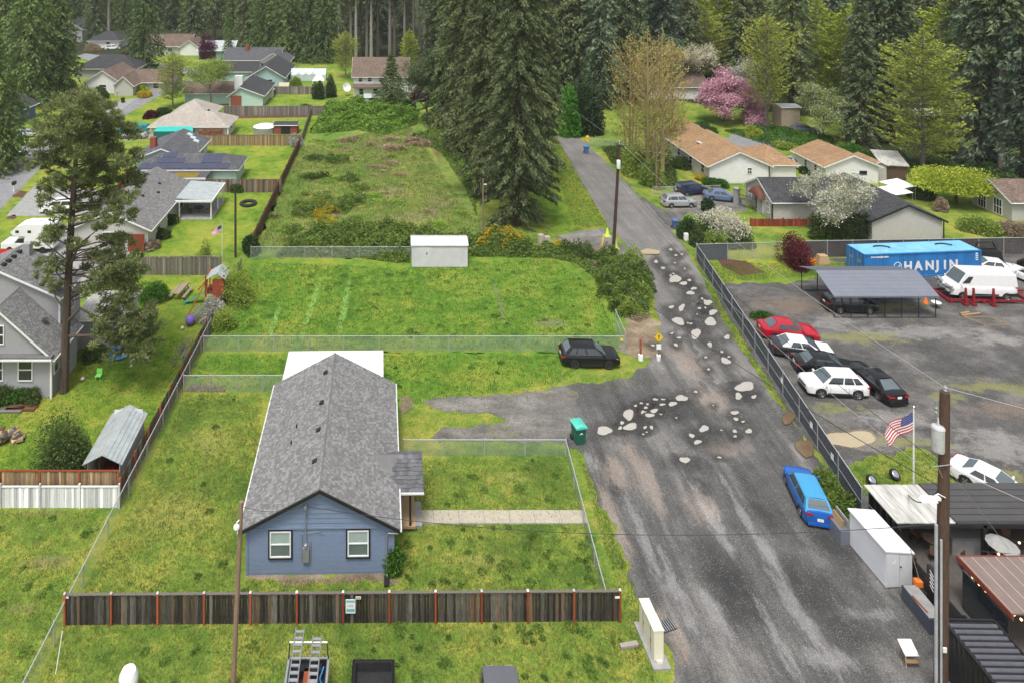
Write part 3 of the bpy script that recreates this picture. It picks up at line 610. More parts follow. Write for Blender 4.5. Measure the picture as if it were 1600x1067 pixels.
        if shing:
            for e0, e1, tp in ((q0[0], q1[0], q0[1]), (q0[2], q1[2], q0[1])):
                U = e1-e0; Vv = tp-e0; n = U.cross(Vv).normalized(); n = n if n.z > 0 else -n
                shingles('shingles', e0, U, Vv, n, rm, s.o, s.rng)
            rc = MB(); rc.tube(q0[1]+Vector((0, 0, -.02)), q1[1]+Vector((0, 0, -.02)), .07, .07, 6); s.put(rc, 'ridge_cap', rm)
    def window(s, face, c, w, h, frame='trimw', pane='glass', mull=1, trim=None, vert=0, name='window'):
        d = {'S': (Vector((1, 0, 0)), Vector((0, -1, 0))), 'E': (Vector((0, 1, 0)), Vector((1, 0, 0))), 'W': (Vector((0, -1, 0)), Vector((-1, 0, 0))), 'N': (Vector((-1, 0, 0)), Vector((0, 1, 0)))}[face]
        u, n = d; c = Vector(c); f = MB(); b = .07
        def bar(cu, cz, wu, wz, dep=.09, off=0): 
            p = c+u*cu+Vector((0, 0, cz))+n*(dep/2-.02+off)
            sz = (wu, dep, wz) if face in 'SN' else (dep, wu, wz); f.box(p, sz)
        bar(0, h/2-b/2, w, b); bar(0, -h/2+b/2, w, b); bar(-w/2+b/2, 0, b, h-2*b); bar(w/2-b/2, 0, b, h-2*b)
        if mull: bar(0, 0, w-2*b, .06, .085)
        for k in range(vert): bar(-w/2+w*(k+1)/(vert+1), 0, .045, h-2*b, .08)
        fo = s.put(f, name, M[frame])
        panes = [(h/4, pane), (-h/4, 'blind2' if pane == 'blind' else pane)] if mull else [(0, pane)]
        for cz, pm in panes:
            p = MB(); q = c+Vector((0, 0, cz))+n*.015; hh = (h-2*b)/(2 if mull else 1)-.02; p.box(q, (w-2*b, .02, hh) if face in 'SN' else (.02, w-2*b, hh)); s.put(p, 'pane', M[pm], fo)
        if trim:
            t_ = MB(); f = t_; e = .09
            bar(0, h/2+e/2, w+2*e, e, .07); bar(0, -h/2-e/2, w+2*e, e, .1); bar(-w/2-e/2, 0, e, h, .07); bar(w/2+e/2, 0, e, h, .07); s.put(t_, 'window_trim', M[trim])
        return fo
    def box(s, name, mat, x0, y0, z0, x1, y1, z1, parent=None):
        m = MB(); m.bb(x0, y0, z0, x1, y1, z1); return s.put(m, name, M[mat], parent)
    def corner(s, x, y, ze, trim='trimw'): 
        s.box('corner_board', trim, x-.07, y-.07, 0, x+.07, y+.07, ze)
# ------------------------------------------------------------------ fences
def board_fence(name, label, p0, p1, h, mats, bw=.15, gap=.012, bay=2.44, post='post_red', rail='fence_grey', side=-1, parts=True, cap=None, posth=.12, jit=.04, postw=.1, topcap=True, group=None, rng=None, cat='fence'):
    p0, p1 = Vector((p0[0], p0[1], 0)), Vector((p1[0], p1[1], 0)); L = (p1-p0).length; rz = math.atan2(p1.y-p0.y, p1.x-p0.x)
    r = random.Random(len(label)); T = thing(name, label, cat, p0, rz, group)
    nb = max(1, round(L/bay)); by = L/nb
    if parts:
        mb = MB(); mb.box((0, 0, h/2), (bw-gap, .022, h)); ms = [mb.mesh('board', M[m]) for m in mats]
        n = int(L/bw)
        for i in range(n):
            o = link('board', r.choice(ms), T); o.location = ((i+.5)*L/n, side*.03+r.uniform(-.006, .006), r.uniform(-jit, 0)); o.rotation_euler = (r.uniform(-.01, .01), r.uniform(-.008, .008), r.uniform(-.03, .03))
    else:
        mb = MB(); n = int(L/bw)
        for i in range(n): mb.m = r.randrange(len(mats)); mb.box(((i+.5)*L/n, side*.03+r.uniform(-.006, .006), h/2-r.uniform(0, jit)), (bw-gap, .022, h))
        mb.build('boards', [M[m] for m in mats], T, kind='stuff')
    pm = MB(); pm.box((0, 0, (h+posth)/2), (postw, postw, h+posth)); pme = pm.mesh('post', M[post]); cme = None
    if cap: cm = MB(); cm.box((0, 0, h+posth+.03), (postw*1.25, postw*1.25, .06), taper=.5); cme = cm.mesh('post_cap', M[cap])
    for i in range(nb+1):
        o = link('post', pme, T); o.location = (i*by, side*.075 if side else 0, 0)
        if cme: c = link('post_cap', cme, o)
    for z in ((h*.2, h*.85) if h > 1 else (h*.6,)):
        m_ = MB(); m_.box((L/2, side*-.005+.02*(-side), z), (L, .045, .09)); m_.build('rail', M[rail], T)
    if topcap: m_ = MB(); m_.box((L/2, side*.02, h+.02), (L, .13, .035)); m_.build('top_rail', M[rail], T)
    return T
def chain_fence(name, label, p0, p1, h, bay=3, post='railw', slats=None, rail=True, dia=.075, w=.008, seed=0, ss=1, pr=.036, rail_m='railw', mid=False, group=None, posth=.05):
    p0, p1 = Vector((p0[0], p0[1], 0)), Vector((p1[0], p1[1], 0)); L = (p1-p0).length; rz = math.atan2(p1.y-p0.y, p1.x-p0.x); T = thing(name, label, 'fence', p0, rz, group)
    nb = max(1, round(L/bay)); pm = MB(); pm.tube((0, 0, 0), (0, 0, h+posth), pr, pr, 8); pm.lathe([(pr*1.3, h+posth), (pr*.9, h+posth+.04), (.004, h+posth+.06)], (0, 0, 0), 8); me = pm.mesh('post', M[post], 40)
    for i in range(nb+1): o = link('post', me, T); o.location = (i*L/nb, 0, 0)
    if rail: m_ = MB(); m_.tube((0, 0, h), (L, 0, h), .034, .034, 8); m_.build('top_rail', M[rail_m], T, 40)
    if mid: m_ = MB(); m_.tube((0, 0, h*.5), (L, 0, h*.5), .02, .02, 6); m_.tube((0, 0, .06), (L, 0, .06), .015, .015, 6); m_.build('rail', M[rail_m], T, 40)
    # woven wire: two families of slanting strips clipped to the panel
    if slats: dia, w = .15, .005
    segs = []; n = int((L+h)/dia)
    for k in range(n):
        u = -h+k*dia; a, b = max(u, 0), min(u+h, L)
        if b > a:
            segs.append(((a, .004, a-u+.03), (b, .004, b-u+.03))); segs.append(((a, -.004, h-(a-u)), (b, -.004, h-(b-u))))
    S0 = np.array([s[0] for s in segs]); S1 = np.array([s[1] for s in segs]); D = unit(S1-S0); Nn = np.cross(D, np.array([0, 1., 0]))*w/2
    V = np.stack([S0-Nn, S0+Nn, S1+Nn, S1-Nn], 1); link('wire_mesh', qmesh('wire_mesh', V.reshape(-1, 3), 4, M['wire']), T, 'stuff')
    if slats:
        m_ = MB(); r = random.Random(seed); k = int(L/.085)
        for i in range(k): m_.box(((i+.5)*L/k, r.uniform(-.004, .004)+.035*ss, h/2), (.078, .012, h-.06-r.uniform(0, .05)))
        m_.build('privacy_slats', M[slats], T, kind='stuff')
    return T
# ------------------------------------------------------------------ vehicles
PAINT = {}
def paint(name, c, rough=.3, metal=0.0):
    if name not in PAINT: PAINT[name] = plain(name, c, rough, metal, .05, 1.5, .55, .35)
    return PAINT[name]
M['carglass'] = plain('car_glass', (.035, .042, .048), .03, 0, .1, 1, 0, 1.0)
M['tail'] = plain('tail_lamp', (.4, .01, .012), .15, 0, .1, 1, .5)
M['head'] = plain('head_lamp', (.6, .62, .65), .1, .3, .05, 1, 1)
M['rim'] = plain('alloy_rim', (.5, .5, .52), .3, .8, .1)
M['rimb'] = plain('black_rim', (.03, .03, .032), .35, .3, .1)
KIND = {  # L, W, belt z, roof z, hood z, deck z, cowl x, roof front, roof rear, base rear, wheel r, wheelbase, sill
 'sedan': (4.75, 1.84, .92, 1.45, .8, .98, 1.12, .18, -1.05, -1.85, .33, 2.78, .2),
 'coupe': (4.8, 1.92, .92, 1.36, .86, .96, .75, -.05, -1.05, -1.85, .35, 2.75, .18),
 'hatch': (4.2, 1.76, .95, 1.52, .85, 1.0, 1.15, .45, -1.55, -2.02, .32, 2.55, .2),
 'suv': (4.7, 1.88, 1.04, 1.66, .98, 1.04, 1.22, .34, -1.55, -2.24, .38, 2.75, .27),
 'van': (5.1, 1.95, 1.05, 1.75, .95, 1.05, 1.55, .7, -2.1, -2.46, .34, 3.0, .22),
 'cargo': (6.0, 2.05, 1.35, 2.5, 1.15, 1.35, 2.3, 1.45, -2.85, -2.98, .36, 3.9, .35),
}
def car(name, label, cat, loc, heading, body, kind='sedan', rim='rim', group=None, top=None, hood=None, trim='chrome', scale=1.0, cargo=False, detail=True, noglass_sides=False):
    L, Wd, zb, zr, zh, zd, xc, xf, xr, xe, wr, wb, sill = KIND[kind]
    T = thing(name, label, cat, (loc[0], loc[1], 0), heading, group); T.scale = (scale,)*3
    xs = sorted(set([-L/2, -L/2+.06, -L/2+.25, xe, xr, (xr+xf)/2, xf, xc, L/2-.55, L/2-.2, L/2-.05, L/2]+[sx*wb/2+d*wr*1.18 for sx in (-1, 1) for d in (-1, -.85, -.5, 0, .5, .85, 1)]))
    def arch(x):
        z = sill
        for sx in (-1, 1):
            d = abs(x-sx*wb/2)/(wr*1.18)
            if d < 1: z = max(z, wr+wr*1.14*math.sqrt(max(0, 1-d*d)) if d < .999 else sill)
        return z
    def ztop(x):
        if x >= xc:
            u = (x-xc)/(L/2-xc); return zb-.03+(zh-zb+.03)*min(1, u*1.2)-.20*max(0, (u-.8)/.2)**2
        if x <= xe: 
            u = (xe-x)/max(.05, (L/2+xe)); return zd-.03*u-.12*max(0, (u-.75)/.25)**2
        return zb+(zd-zb)*max(0, (xf-x)/(xf-xe))
    def hw(x): 
        u = abs(x)/(L/2); return Wd/2*(1-.03*u**2-.16*max(0, (u-.78)/.22)**2.2)
    rows = []
    for x in xs:
        w_, zt, za = hw(x), ztop(x), arch(x); e = 1 if abs(x) < L/2-.01 else .55
        zlow = za; f = lambda z: max(z, zlow)
        half = [(w_*.86, zlow), (w_*.99, f(sill+.08)), (w_*1.0, f(sill+(zt-sill)*.5)), (w_*.985, f(zt-.13)), (w_*.93, f(zt-.03)), (w_*.7, zt), (0, zt+.025)]
        if e < 1: half = [(y*.93, min(max(z, sill+.14), zt-.12) if z < zt-.1 else zt-.09*1.3 if z > zt-.05 else zt-.15) for y, z in half]
        rows.append([(x, -y, z) for y, z in half]+[(x, y, z) for y, z in half[-2::-1]])
    mb = MB(); mb.grid(rows); n = len(rows[0]); mb.poly(rows[0]); mb.poly(rows[-1][::-1])
    # cabin hull
    ib, it = Wd/2*.93, Wd/2*(.70 if kind not in ('cargo', 'van') else .82)
    if kind == 'cargo': it = Wd/2*.86
    def cab(v):       # v 0 base .. 1 top : rectangle ring
        x0, x1 = xc+(xf-xc)*v, xe+(xr-xe)*v; y = ib+(it-ib)*v; z = zb-.04+(zr-zb)*v; return x0, x1, y, z
    ringN = 6
    def ring(v, zadd=0, shrink=1):
        x0, x1, y, z = cab(v); xm = [x1+(x0-x1)*k/5 for k in range(6)]
        bow = lambda k: .97 if k in (0, 5) else 1.0
        return [(xm[k], -y*bow(k)*shrink, z+zadd) for k in range(6)]+[(xm[k], y*bow(k)*shrink, z+zadd) for k in range(5, -1, -1)]
    rg = [ring(0), ring(.5), ring(.86), ring(.95, 0, .985), ring(1.0, -.012, .93)]
    q = MB() if top else mb
    for a, b in zip(rg, rg[1:]):
        m = len(a); q.add(a+b, [(i, (i+1) % m, m+(i+1) % m, m+i) for i in range(m)])
    x0, x1, y, z = cab(1)
    roof = [[(x1+(x0-x1)*k/5, -y*.93*(.97 if k in (0, 5) else 1)+2*y*.93*(.97 if k in (0, 5) else 1)*j/6, z-.012+.065*(1-((j-3)/3)**2)*(1-.5*((k-2.5)/2.5)**2)) for j in range(7)] for k in range(6)]
    q.grid(roof)
    B = mb.build('body', body, T, 48)
    if top: q.build('roof', top, T, 48)
    # glass, set just proud of the hull
    def pt(face, u, v):
        x0, x1, y, z = cab(v)
        if face == 'F': return Vector((x0+.012, -y+2*y*u, z+.012))
        if face == 'R': return Vector((x1-.012, y-2*y*u, z+.012))
        sg = -1 if face == 'L' else 1
        return Vector((x1+(x0-x1)*u, sg*(y+.012)*1.0, z))
    def pane(nm, face, q4, mat='carglass'):
        p = MB(); us = [(0, 0), (1, 0), (1, 1), (0, 1)]; P = [pt(face, *c) for c in q4]; d = {'F': (.014, 0, .01), 'R': (-.014, 0, .01), 'L': (0, -.012, .0), 'K': (0, .012, 0)}[face]
        p.prism([x for x in P], d); return p.build(nm, M[mat], T)
    pane('windshield', 'F', [(.06, .12), (.94, .12), (.92, .93), (.08, .93)], 'windscreen')
    if not cargo: pane('rear_window', 'R', [(.1, .3 if kind != 'sedan' else .15), (.9, .3 if kind != 'sedan' else .15), (.88, .92), (.12, .92)], 'windscreen')
    for fc in 'LK':
        if cargo: pane('side_window', fc, [(.84, .2), (.965, .2), (.93, .72), (.84, .72)]); continue
        m1 = .56; lo, hi = .2, .88
        pane('side_window', fc, [(m1+.02, lo), (.93, lo), (.965, hi-.02), (m1+.02, hi)]); pane('side_window', fc, [(.22 if kind != 'suv' else .3, lo), (m1-.02, lo), (m1-.02, hi), (.16 if kind != 'suv' else .28, hi)])
        if kind in ('suv', 'van', 'hatch'): pane('side_window', fc, [(.08, lo+.05), (.2 if kind == 'hatch' else .27, lo), (.13 if kind == 'hatch' else .25, hi), (.08, hi)])
        sg = -1 if fc == 'L' else 1
        if detail and trim:
            b = MB(); a_, c_ = pt(fc, .08, .19), pt(fc, .95, .19); b.tube(a_, c_, .014, .014, 4); b.build('window_moulding', M[trim], T)
    for sg in (-1, 1):
        b = MB(); b.box((xc-.22, sg*(Wd/2*.93+.1), zb+.06), (.12, .2, .13), taper=.8); b.build('mirror', body, T)
        wH = hw(L/2-.2)
        b = MB(); b.prism([(L/2-.035, sg*wH*.5, zh-.24), (L/2-.17, sg*wH*1.0, zh-.2), (L/2-.42, sg*wH*1.03, zh-.1), (L/2-.1, sg*wH*.55, zh-.12)], (.03, sg*.012, .025)); b.build('headlight', M['head'], T)
        wT = hw(-L/2+.2)
        zz = zd-.14; b = MB(); b.prism([(-L/2-.008, sg*wT*.45, zz-.08), (-L/2+.02, sg*wT*.93, zz-.1), (-L/2+.32, sg*wT*1.015, zz), (-L/2+.02, sg*wT*.9, zz+.06), (-L/2-.005, sg*wT*.48, zz+.04)], (-.03, sg*.01, .02)); b.build('tail_light', M['tail'], T)
        for xx in ((xf-.75), (xr+.45)) if not cargo else ():
            b = MB(); b.box((xx, sg*(Wd/2*.985+.012), zb-.16), (.18, .035, .03)); b.build('door_handle', body, T)
        b = MB()
        for xx in (xf-.05+.5, (xf+xr)/2-.0, xr-.05):
            b.box((xx-.1, sg*(Wd/2+.002), sill+.08+(zb-sill)*.42), (.012, .012, (zb-sill)*.62))
        b.box((0, sg*Wd/2*.985, sill+(.1 if kind == 'suv' else .05)), (wb-2.5*wr, .06, .2 if kind == 'suv' else .1)); b.build('sill_and_door_seams', M['black'], T)
    b = MB(); b.box((L/2-.015, 0, zh-.3), (.06, Wd*.5, .14)); b.box((L/2-.02, 0, sill+.16), (.07, Wd*.7, .1)); b.build('grille', M['black'], T)
    b = MB(); b.box((-L/2+.01, 0, sill+.1), (.08, Wd*.78, .16)); b.build('rear_bumper', M['black'] if kind in ('suv', 'van') else body, T)
    b = MB(); b.box((-L/2-.015, 0, zd-.22 if kind != 'hatch' else sill+.38), (.02, .34, .16)); b.build('licence_plate', M['trimw'], T)
    if hood:
        b = MB(); P = [[(xc+.05+(L/2-.25-xc)*i/4, -hw(xc)*.8+2*hw(xc)*.8*j/4, ztop(xc+.05+(L/2-.25-xc)*i/4)+.045) for j in range(5)] for i in range(5)]; b.grid(P); b.build('hood', hood, T)
    tyre = MB(); tyre.lathe([(wr*.62, -.1), (wr*.96, -.105), (wr, -.07), (wr, .07), (wr*.96, .105), (wr*.62, .1)], (0, 0, 0), 20); tm = tyre.mesh('tyre', M['rubber'], 40)
    rm = MB(); rm.lathe([(wr*.65, .06), (wr*.63, .108), (wr*.58, .085), (.05, .075)], (0, 0, 0), 16)
    for k in range(5): t_ = 2*math.pi*k/5; rm.box((math.cos(t_)*wr*.33, math.sin(t_)*wr*.33, .095), (wr*.5, .06, .02), rz=t_)
    rme = rm.mesh('rim', M[rim], 40)
    for sx in (-1, 1):
        for sg in (-1, 1):
            o = link('wheel', None, T); o.location = (sx*wb/2, sg*(Wd/2-.11), wr); o.rotation_euler = (-sg*math.pi/2, 0, 0)
            link('tyre', tm, o); link('rim', rme, o)
    return T
# ------------------------------------------------------------------ trees and shrubs
M['bark'] = wood('bark', (.1, .075, .055), .35, .95)
M['bark_g'] = wood('grey_bark', (.2, .18, .155), .3, .95)
M['bark_p'] = wood('pine_bark', (.12, .088, .07), .35, .95)
M['twig'] = wood('twig_bark', (.38, .29, .15), .25, .95)
FOL = dict(
 fir=((.05, .078, .034), (.12, .16, .066), (.27, .3, .14)), fir_d=((.075, .112, .052), (.15, .2, .088), (.27, .32, .145)), fir_b=((.072, .118, .075), (.145, .205, .125), (.25, .31, .2)),
 cedar=((.062, .112, .034), (.13, .205, .06), (.23, .3, .105)), pine=((.085, .12, .05), (.17, .215, .09), (.31, .34, .15)),
 lime=((.19, .27, .025), (.34, .42, .045), (.5, .56, .09)), spring=((.14, .22, .035), (.25, .35, .06), (.4, .47, .11)), green=((.03, .09, .012), (.07, .18, .02), (.13, .28, .035)),
 yellowgreen=((.2, .25, .04), (.36, .41, .07), (.52, .55, .13)), catkin=((.34, .28, .09), (.55, .46, .15), (.62, .6, .22)), pink=((.4, .18, .27), (.6, .33, .43), (.78, .56, .64)), blossom=((.36, .36, .25), (.58, .57, .48), (.8, .78, .72)),
 maroon=((.05, .008, .014), (.11, .016, .026), (.2, .04, .05)), plum=((.06, .012, .03), (.12, .02, .055), (.2, .05, .1)), shrub=((.04, .075, .02), (.085, .14, .034), (.16, .21, .065)), bramble=((.06, .105, .022), (.125, .21, .038), (.25, .33, .075)),
 bramble_l=((.11, .22, .025), (.21, .38, .045), (.36, .52, .08)), gorse=((.3, .22, .015), (.5, .38, .02), (.7, .55, .04)), laurel=((.025, .05, .02), (.05, .09, .034), (.1, .14, .06)), ivy=((.04, .15, .012), (.08, .26, .02), (.13, .36, .03)),
 tan=((.22, .17, .11), (.34, .27, .19), (.46, .39, .28)), hedge=((.025, .06, .016), (.055, .11, .026), (.1, .17, .042)))
FM = {k: foliage('foliage_'+k, *v) for k, v in FOL.items()}
def conifer(seed, H_, R, h0=.08, nb=300, per=16, L=.55, Wd=.2, droop=.25, prof='fir', upper=1.0, dens=1.0, latk=.1):
    """returns crown quads (N,4,3) and trunk segments; base at the origin"""
    rng = np.random.default_rng(seed); z0 = H_*h0; t = np.sort(rng.random(nb))**.9
    pr = np.clip(1-t, 0, 1)**(.75 if prof == 'fir' else .62)
    if prof == 'old': pr = np.minimum(1, .45+t*2.2)*np.clip(1-t, 0, 1)**.55
    if prof == 'column': pr = np.clip(np.sin(np.clip(.12+t*.9, 0, 1)*math.pi)**.45, .1, 1)*np.where(t > .75, np.clip((1-t)/.25, 0, 1)**.7, 1)
    BL = R*pr*rng.uniform(.6, 1.15, nb); az = np.arange(nb)*2.39996+rng.normal(size=nb)*.35; zb = z0+(H_-z0)*t
    lump = 1+.16*np.sin(az*2+t*9)+.1*np.sin(az*3-t*17); BL = BL*lump
    cnt = np.maximum(3, (per*dens*(BL/R)**1.15+2)).astype(int); bi = np.repeat(np.arange(nb), cnt); n = len(bi)
    f = rng.random(n)**.62*.9+.1; od = np.c_[np.cos(az[bi]), np.sin(az[bi]), np.zeros(n)]; sd_ = np.c_[-od[:, 1], od[:, 0], np.zeros(n)]
    lat = rng.normal(size=n)*(latk*BL[bi]*(1.1-f)+.12)
    P = od*(BL[bi]*f)[:, None]+sd_*lat[:, None]; P[:, 2] = zb[bi]-droop*BL[bi]*f**1.4+.06*BL[bi]*f**3*upper+rng.normal(size=n)*.12*(L/.5)
    D = od*.8+sd_*(np.sign(lat)*rng.uniform(.1, .9, n))[:, None]; D[:, 2] = -rng.uniform(.1, .9, n)*(droop*2.2+.15)
    ll = L*rng.uniform(.6, 1.4, n)*(.7+.3*np.minimum(1, BL[bi]/R*2))
    Q = leaves(P, D, ll, Wd*rng.uniform(.7, 1.3, n), rng)
    tr = .012*H_+.05; ks = 8; seg = [((0, 0, H_*i/ks), (0, 0, H_*(i+1)/ks), tr*(1-i/ks)+.03, tr*(1-(i+1)/ks)+.02) for i in range(ks)]
    for b in range(0, nb, max(1, nb//70)):
        e = (math.cos(az[b])*BL[b]*.75, math.sin(az[b])*BL[b]*.75, zb[b]-droop*BL[b]*.6); seg.append(((0, 0, zb[b]), e, .05+.012*BL[b], .015))
    return Q, seg
def skeleton(seed, H_, nbr=4, depth=4, spread=.75, up=.25, trunk=.28, ratio=.72, r0=None, multi=1, wig=.12):
    rng = np.random.default_rng(seed); segs = []; ends = []; r0 = r0 or H_*.0105
    def rec(p, d, L, r, dep):
        q = p; k = 2
        for i in range(k):
            d = unit(d+rng.normal(size=3)*wig); q2 = q+d*L/k; segs.append((q, q2, r*(1-.2*i), r*(1-.2*(i+1)))); q = q2
            if dep == 0: ends.append((q, d, dep))
        if dep == 0: return
        for j in range(nbr):
            o = rng.normal(size=3); o = unit(o-d*(o@d)); nd = unit(d*(1-spread*.5)+o*spread*rng.uniform(.5, 1.1)+np.array([0, 0, up]))
            st = q if j < 2 else p+(q-p)*rng.uniform(.35, .95)
            rec(st, nd, L*ratio*rng.uniform(.75, 1.15), r*.6, dep-1)
    for m in range(multi):
        a = rng.uniform(0, 6.28); d = unit(np.array([math.cos(a)*.25*(multi > 1), math.sin(a)*.25*(multi > 1), 1.0])); rec(np.array([math.cos(a), math.sin(a), 0])*.25*(multi > 1), d, H_*trunk, r0, depth)
    mz = max(e[0][2] for e in ends); k = H_*.97/mz
    segs = [(a*k, b*k, r*k, r2*k) for a, b, r, r2 in segs]; ends = [(e[0]*k, e[1], 0) for e in ends]
    return segs, ends
def broadleaf(seed, H_, leafn=20, L=.2, Wd=.13, scatter=.5, wide=1.0, **k):
    segs, ends = skeleton(seed, H_, **k); rng = np.random.default_rng(seed+5); E = np.array([e[0] for e in ends])
    top = E[E[:, 2] > .35*H_]; sh = top.mean(0)/top[:, 2].mean(); sh[2] = 0     # keep the crown over the trunk
    segs = [(a-sh*a[2], b-sh*b[2], r, r2) for a, b, r, r2 in segs]; E = E-sh*E[:, 2:3]
    if wide != 1: 
        segs = [(a*np.array([wide, wide, 1]), b*np.array([wide, wide, 1]), r, r2) for a, b, r, r2 in segs]; E = E*np.array([wide, wide, 1])
    Dn = np.array([e[1] for e in ends]); P = np.repeat(E, leafn, 0); n = len(P); off = rng.normal(size=(n, 3))*scatter*np.array([1, 1, .7]); P = P+off
    P[:, 2] = np.maximum(P[:, 2], .05); D = np.repeat(Dn, leafn, 0)*.4+rng.normal(size=(n, 3))*.6+off*.5/scatter; D[:, 2] -= .2
    return leaves(P, D, L*rng.uniform(.6, 1.4, n), Wd*rng.uniform(.7, 1.3, n), rng), segs
def bushq(seed, R, h, n, L=.2, Wd=.12, lumps=7, low=.05):
    rng = np.random.default_rng(seed); C = rng.normal(size=(lumps, 3)); C = unit(C)*rng.uniform(.2, .62, (lumps, 1)); C[:, 2] = np.abs(C[:, 2])*.9+.12; rr = rng.uniform(.38, .62, lumps)
    i = rng.integers(0, lumps, n); d = unit(rng.normal(size=(n, 3))); P = C[i]+d*(rr[i]*rng.random(n)**.35)[:, None]; P[:, 2] = np.abs(P[:, 2]); P = P*np.array([R, R, h/1.35]); P[:, 2] += low
    return leaves(P, d+rng.normal(size=(n, 3))*.5, L*rng.uniform(.6, 1.4, n), Wd*rng.uniform(.7, 1.3, n), rng), [((0, 0, 0), tuple(C[k]*np.array([R, R, h])*.8), .03*R+.01, .01) for k in range(lumps)]
TM = {}
def feather(seed, H_, R, h0=.14, nb=260, per=34, L=.36, Wd=.22, up=-.5, prof='column', lat=.14):
    Q, sg = conifer(seed, H_, R, h0, nb, per, L, Wd, up, prof, 0, 1, lat); return Q, sg
def plant(name, label, cat, loc, Q, segs, fol, bark='bark', group=None, rz=None, sc=1.0, rng=RNG, ntube=5, n0='crown', n1='trunk', q2=None, fol2=None, n2='blossom'):
    T = thing(name, label, cat, (loc[0], loc[1], loc[2] if len(loc) > 2 else 0), random.uniform(0, 6.28) if rz is None else rz, group); T.scale = (sc,)*3 if not isinstance(sc, tuple) else sc
    link(n0, qmesh(n0, Q.reshape(-1, 3), 4, FM[fol], np.random.default_rng(len(Q)).random(len(Q))), T)
    if q2 is not None: link(n2, qmesh(n2, q2.reshape(-1, 3), 4, FM[fol2], np.random.default_rng(len(q2)).random(len(q2))), T)
    link(n1, qmesh(n1, tubes(segs, ntube), 4, M[bark]), T); return T
def proto(key, Q, segs, fol, bark='bark', ntube=5):
    TM[key] = (qmesh('crown', Q.reshape(-1, 3), 4, FM[fol], np.random.default_rng(len(Q)).random(len(Q))), qmesh('trunk', tubes(segs, ntube), 4, M[bark]))
def tree(key, name, label, cat, loc, sc=1.0, group=None, rz=None):
    T = thing(name, label, cat, (loc[0], loc[1], 0), random.uniform(0, 6.28) if rz is None else rz, group); T.scale = (sc,)*3 if not isinstance(sc, tuple) else sc
    link('crown', TM[key][0], T); link('trunk', TM[key][1], T); return T
# ------------------------------------------------------------------ the blue house
h = House('bungalow', 'blue lap-sided bungalow with grey shingle roof behind the dark board fence', 'house', (-4.18, 38.27), math.radians(.9))
X0, X1, Y0, Y1 = -8.11, .1, 38.27, 50.4
h.volume(X0, Y0, X1, Y1, 2.79, 4.89, 'y', 'siding_blue', 'shingle', .36, 0, 'trimw', .18, .14, -4.0, 'EW', oe=.35)
for ob in list(bpy.data.objects):
    if ob.parent == h.o and ob.name.startswith('rake_board'): ob.data.materials[0] = M['black']
z = .12; k = 0
while z < 4.8:                                             # front siding, board by board
    hgt = .21 if z < 2.6 else .27; z2 = min(z+hgt, 4.83); lap = .012 if z < 2.6 else .035
    def ext(zz):
        if zz <= 2.79: return X0, X1
        f = (zz-2.79)/2.1; return X0+f*(-4.0-X0), X1+f*(-4.0-X1)
    a, b = ext(z); c, d = ext(z2); ym = Y0-.004; m = MB()
    if d-c < .1: break
    m.add([(a, ym-lap, z), (b, ym-lap, z), (d, ym-.004, z2-.004), (c, ym-.004, z2-.004), (a, ym+.003, z), (b, ym+.003, z), (d, ym+.003, z2-.004), (c, ym+.003, z2-.004)], [(0,1,2,3),(5,4,7,6),(4,5,1,0),(3,2,6,7),(0,3,7,4),(1,5,6,2)])
    h.put(m, 'siding_board', M['siding_blue']); z += hgt
h.box('frieze_board', 'siding_blue', X0, Y0-.075, 2.6, X1, Y0-.045, 2.68)
h.box('foundation', 'concrete2', X0+.04, Y0+.03, -.1, X1-.04, Y1-.05, .13)
for c in (-6.23, -1.88): h.window('S', (c, Y0-.03, 1.77), 1.18, 1.46, 'trimw', 'blind', 1, 'black')
h.window('E', (X1+.02, 46.5, 1.6), 1.2, 1.1, 'trimw', 'glass', 1, 'black'); h.window('W', (X0-.02, 43, 1.6), 1.2, 1.1, 'trimw', 'glass', 1, 'black'); h.window('W', (X0-.02, 47.5, 1.6), 1.2, 1.1, 'trimw', 'glass', 1, 'black')
h.box('corner_board', 'siding_blue', X0-.05, Y0-.06, .1, X0+.07, Y0+.05, 2.75); h.box('corner_board', 'siding_blue', X1-.07, Y0-.06, .1, X1+.05, Y0+.05, 2.75)
e = h.box('electric_meter', 'steel', -4.98, Y0-.2, .85, -4.62, Y0-.05, 1.6)
m = MB(); m.lathe([(.1, 0), (.1, .12), (.06, .14)], (-4.8, Y0-.2, 1.75), 10); m.tube((-4.8, Y0-.16, 1.6), (-4.8, Y0-.16, 2.0), .03); m.tube((-4.8, Y0-.16, 2.0), (-4.82, Y0-.16, 3.95), .028); h.put(m, 'meter_and_mast', M['steel'], e)
m = MB(); m.tube((-4.55, Y0-.1, .8), (-4.55, Y0-.1, 2.0), .02); m.tube((-5.03, Y0-.1, .9), (-5.03, Y0-.1, 2.35), .02); m.path([(-4.8, Y0-.1, 2.42), (-4.1, Y0-.08, 2.5), (-3.8, Y0-.08, 2.3)], .012); h.put(m, 'conduit', M['steel'], e)
m = MB(); m.box((-4.82, Y0-.25, 4.0), (.14, .22, .14)); h.put(m, 'weatherhead', M['steel'], e)
m = MB(); m.path([(.5, Y0-.25, 2.62), (.35, Y0-.2, 2.4), (-.2, Y0-.1, 2.35), (-.28, Y0-.09, 2.2), (-.28, Y0-.09, .25), (-.28, Y0-.3, .12)], .045, 6); h.put(m, 'downspout', M['steel'])
m = MB(); m.box((-.28, Y0-.55, .06), (.3, .6, .08)); h.put(m, 'splash_block', M['black'])
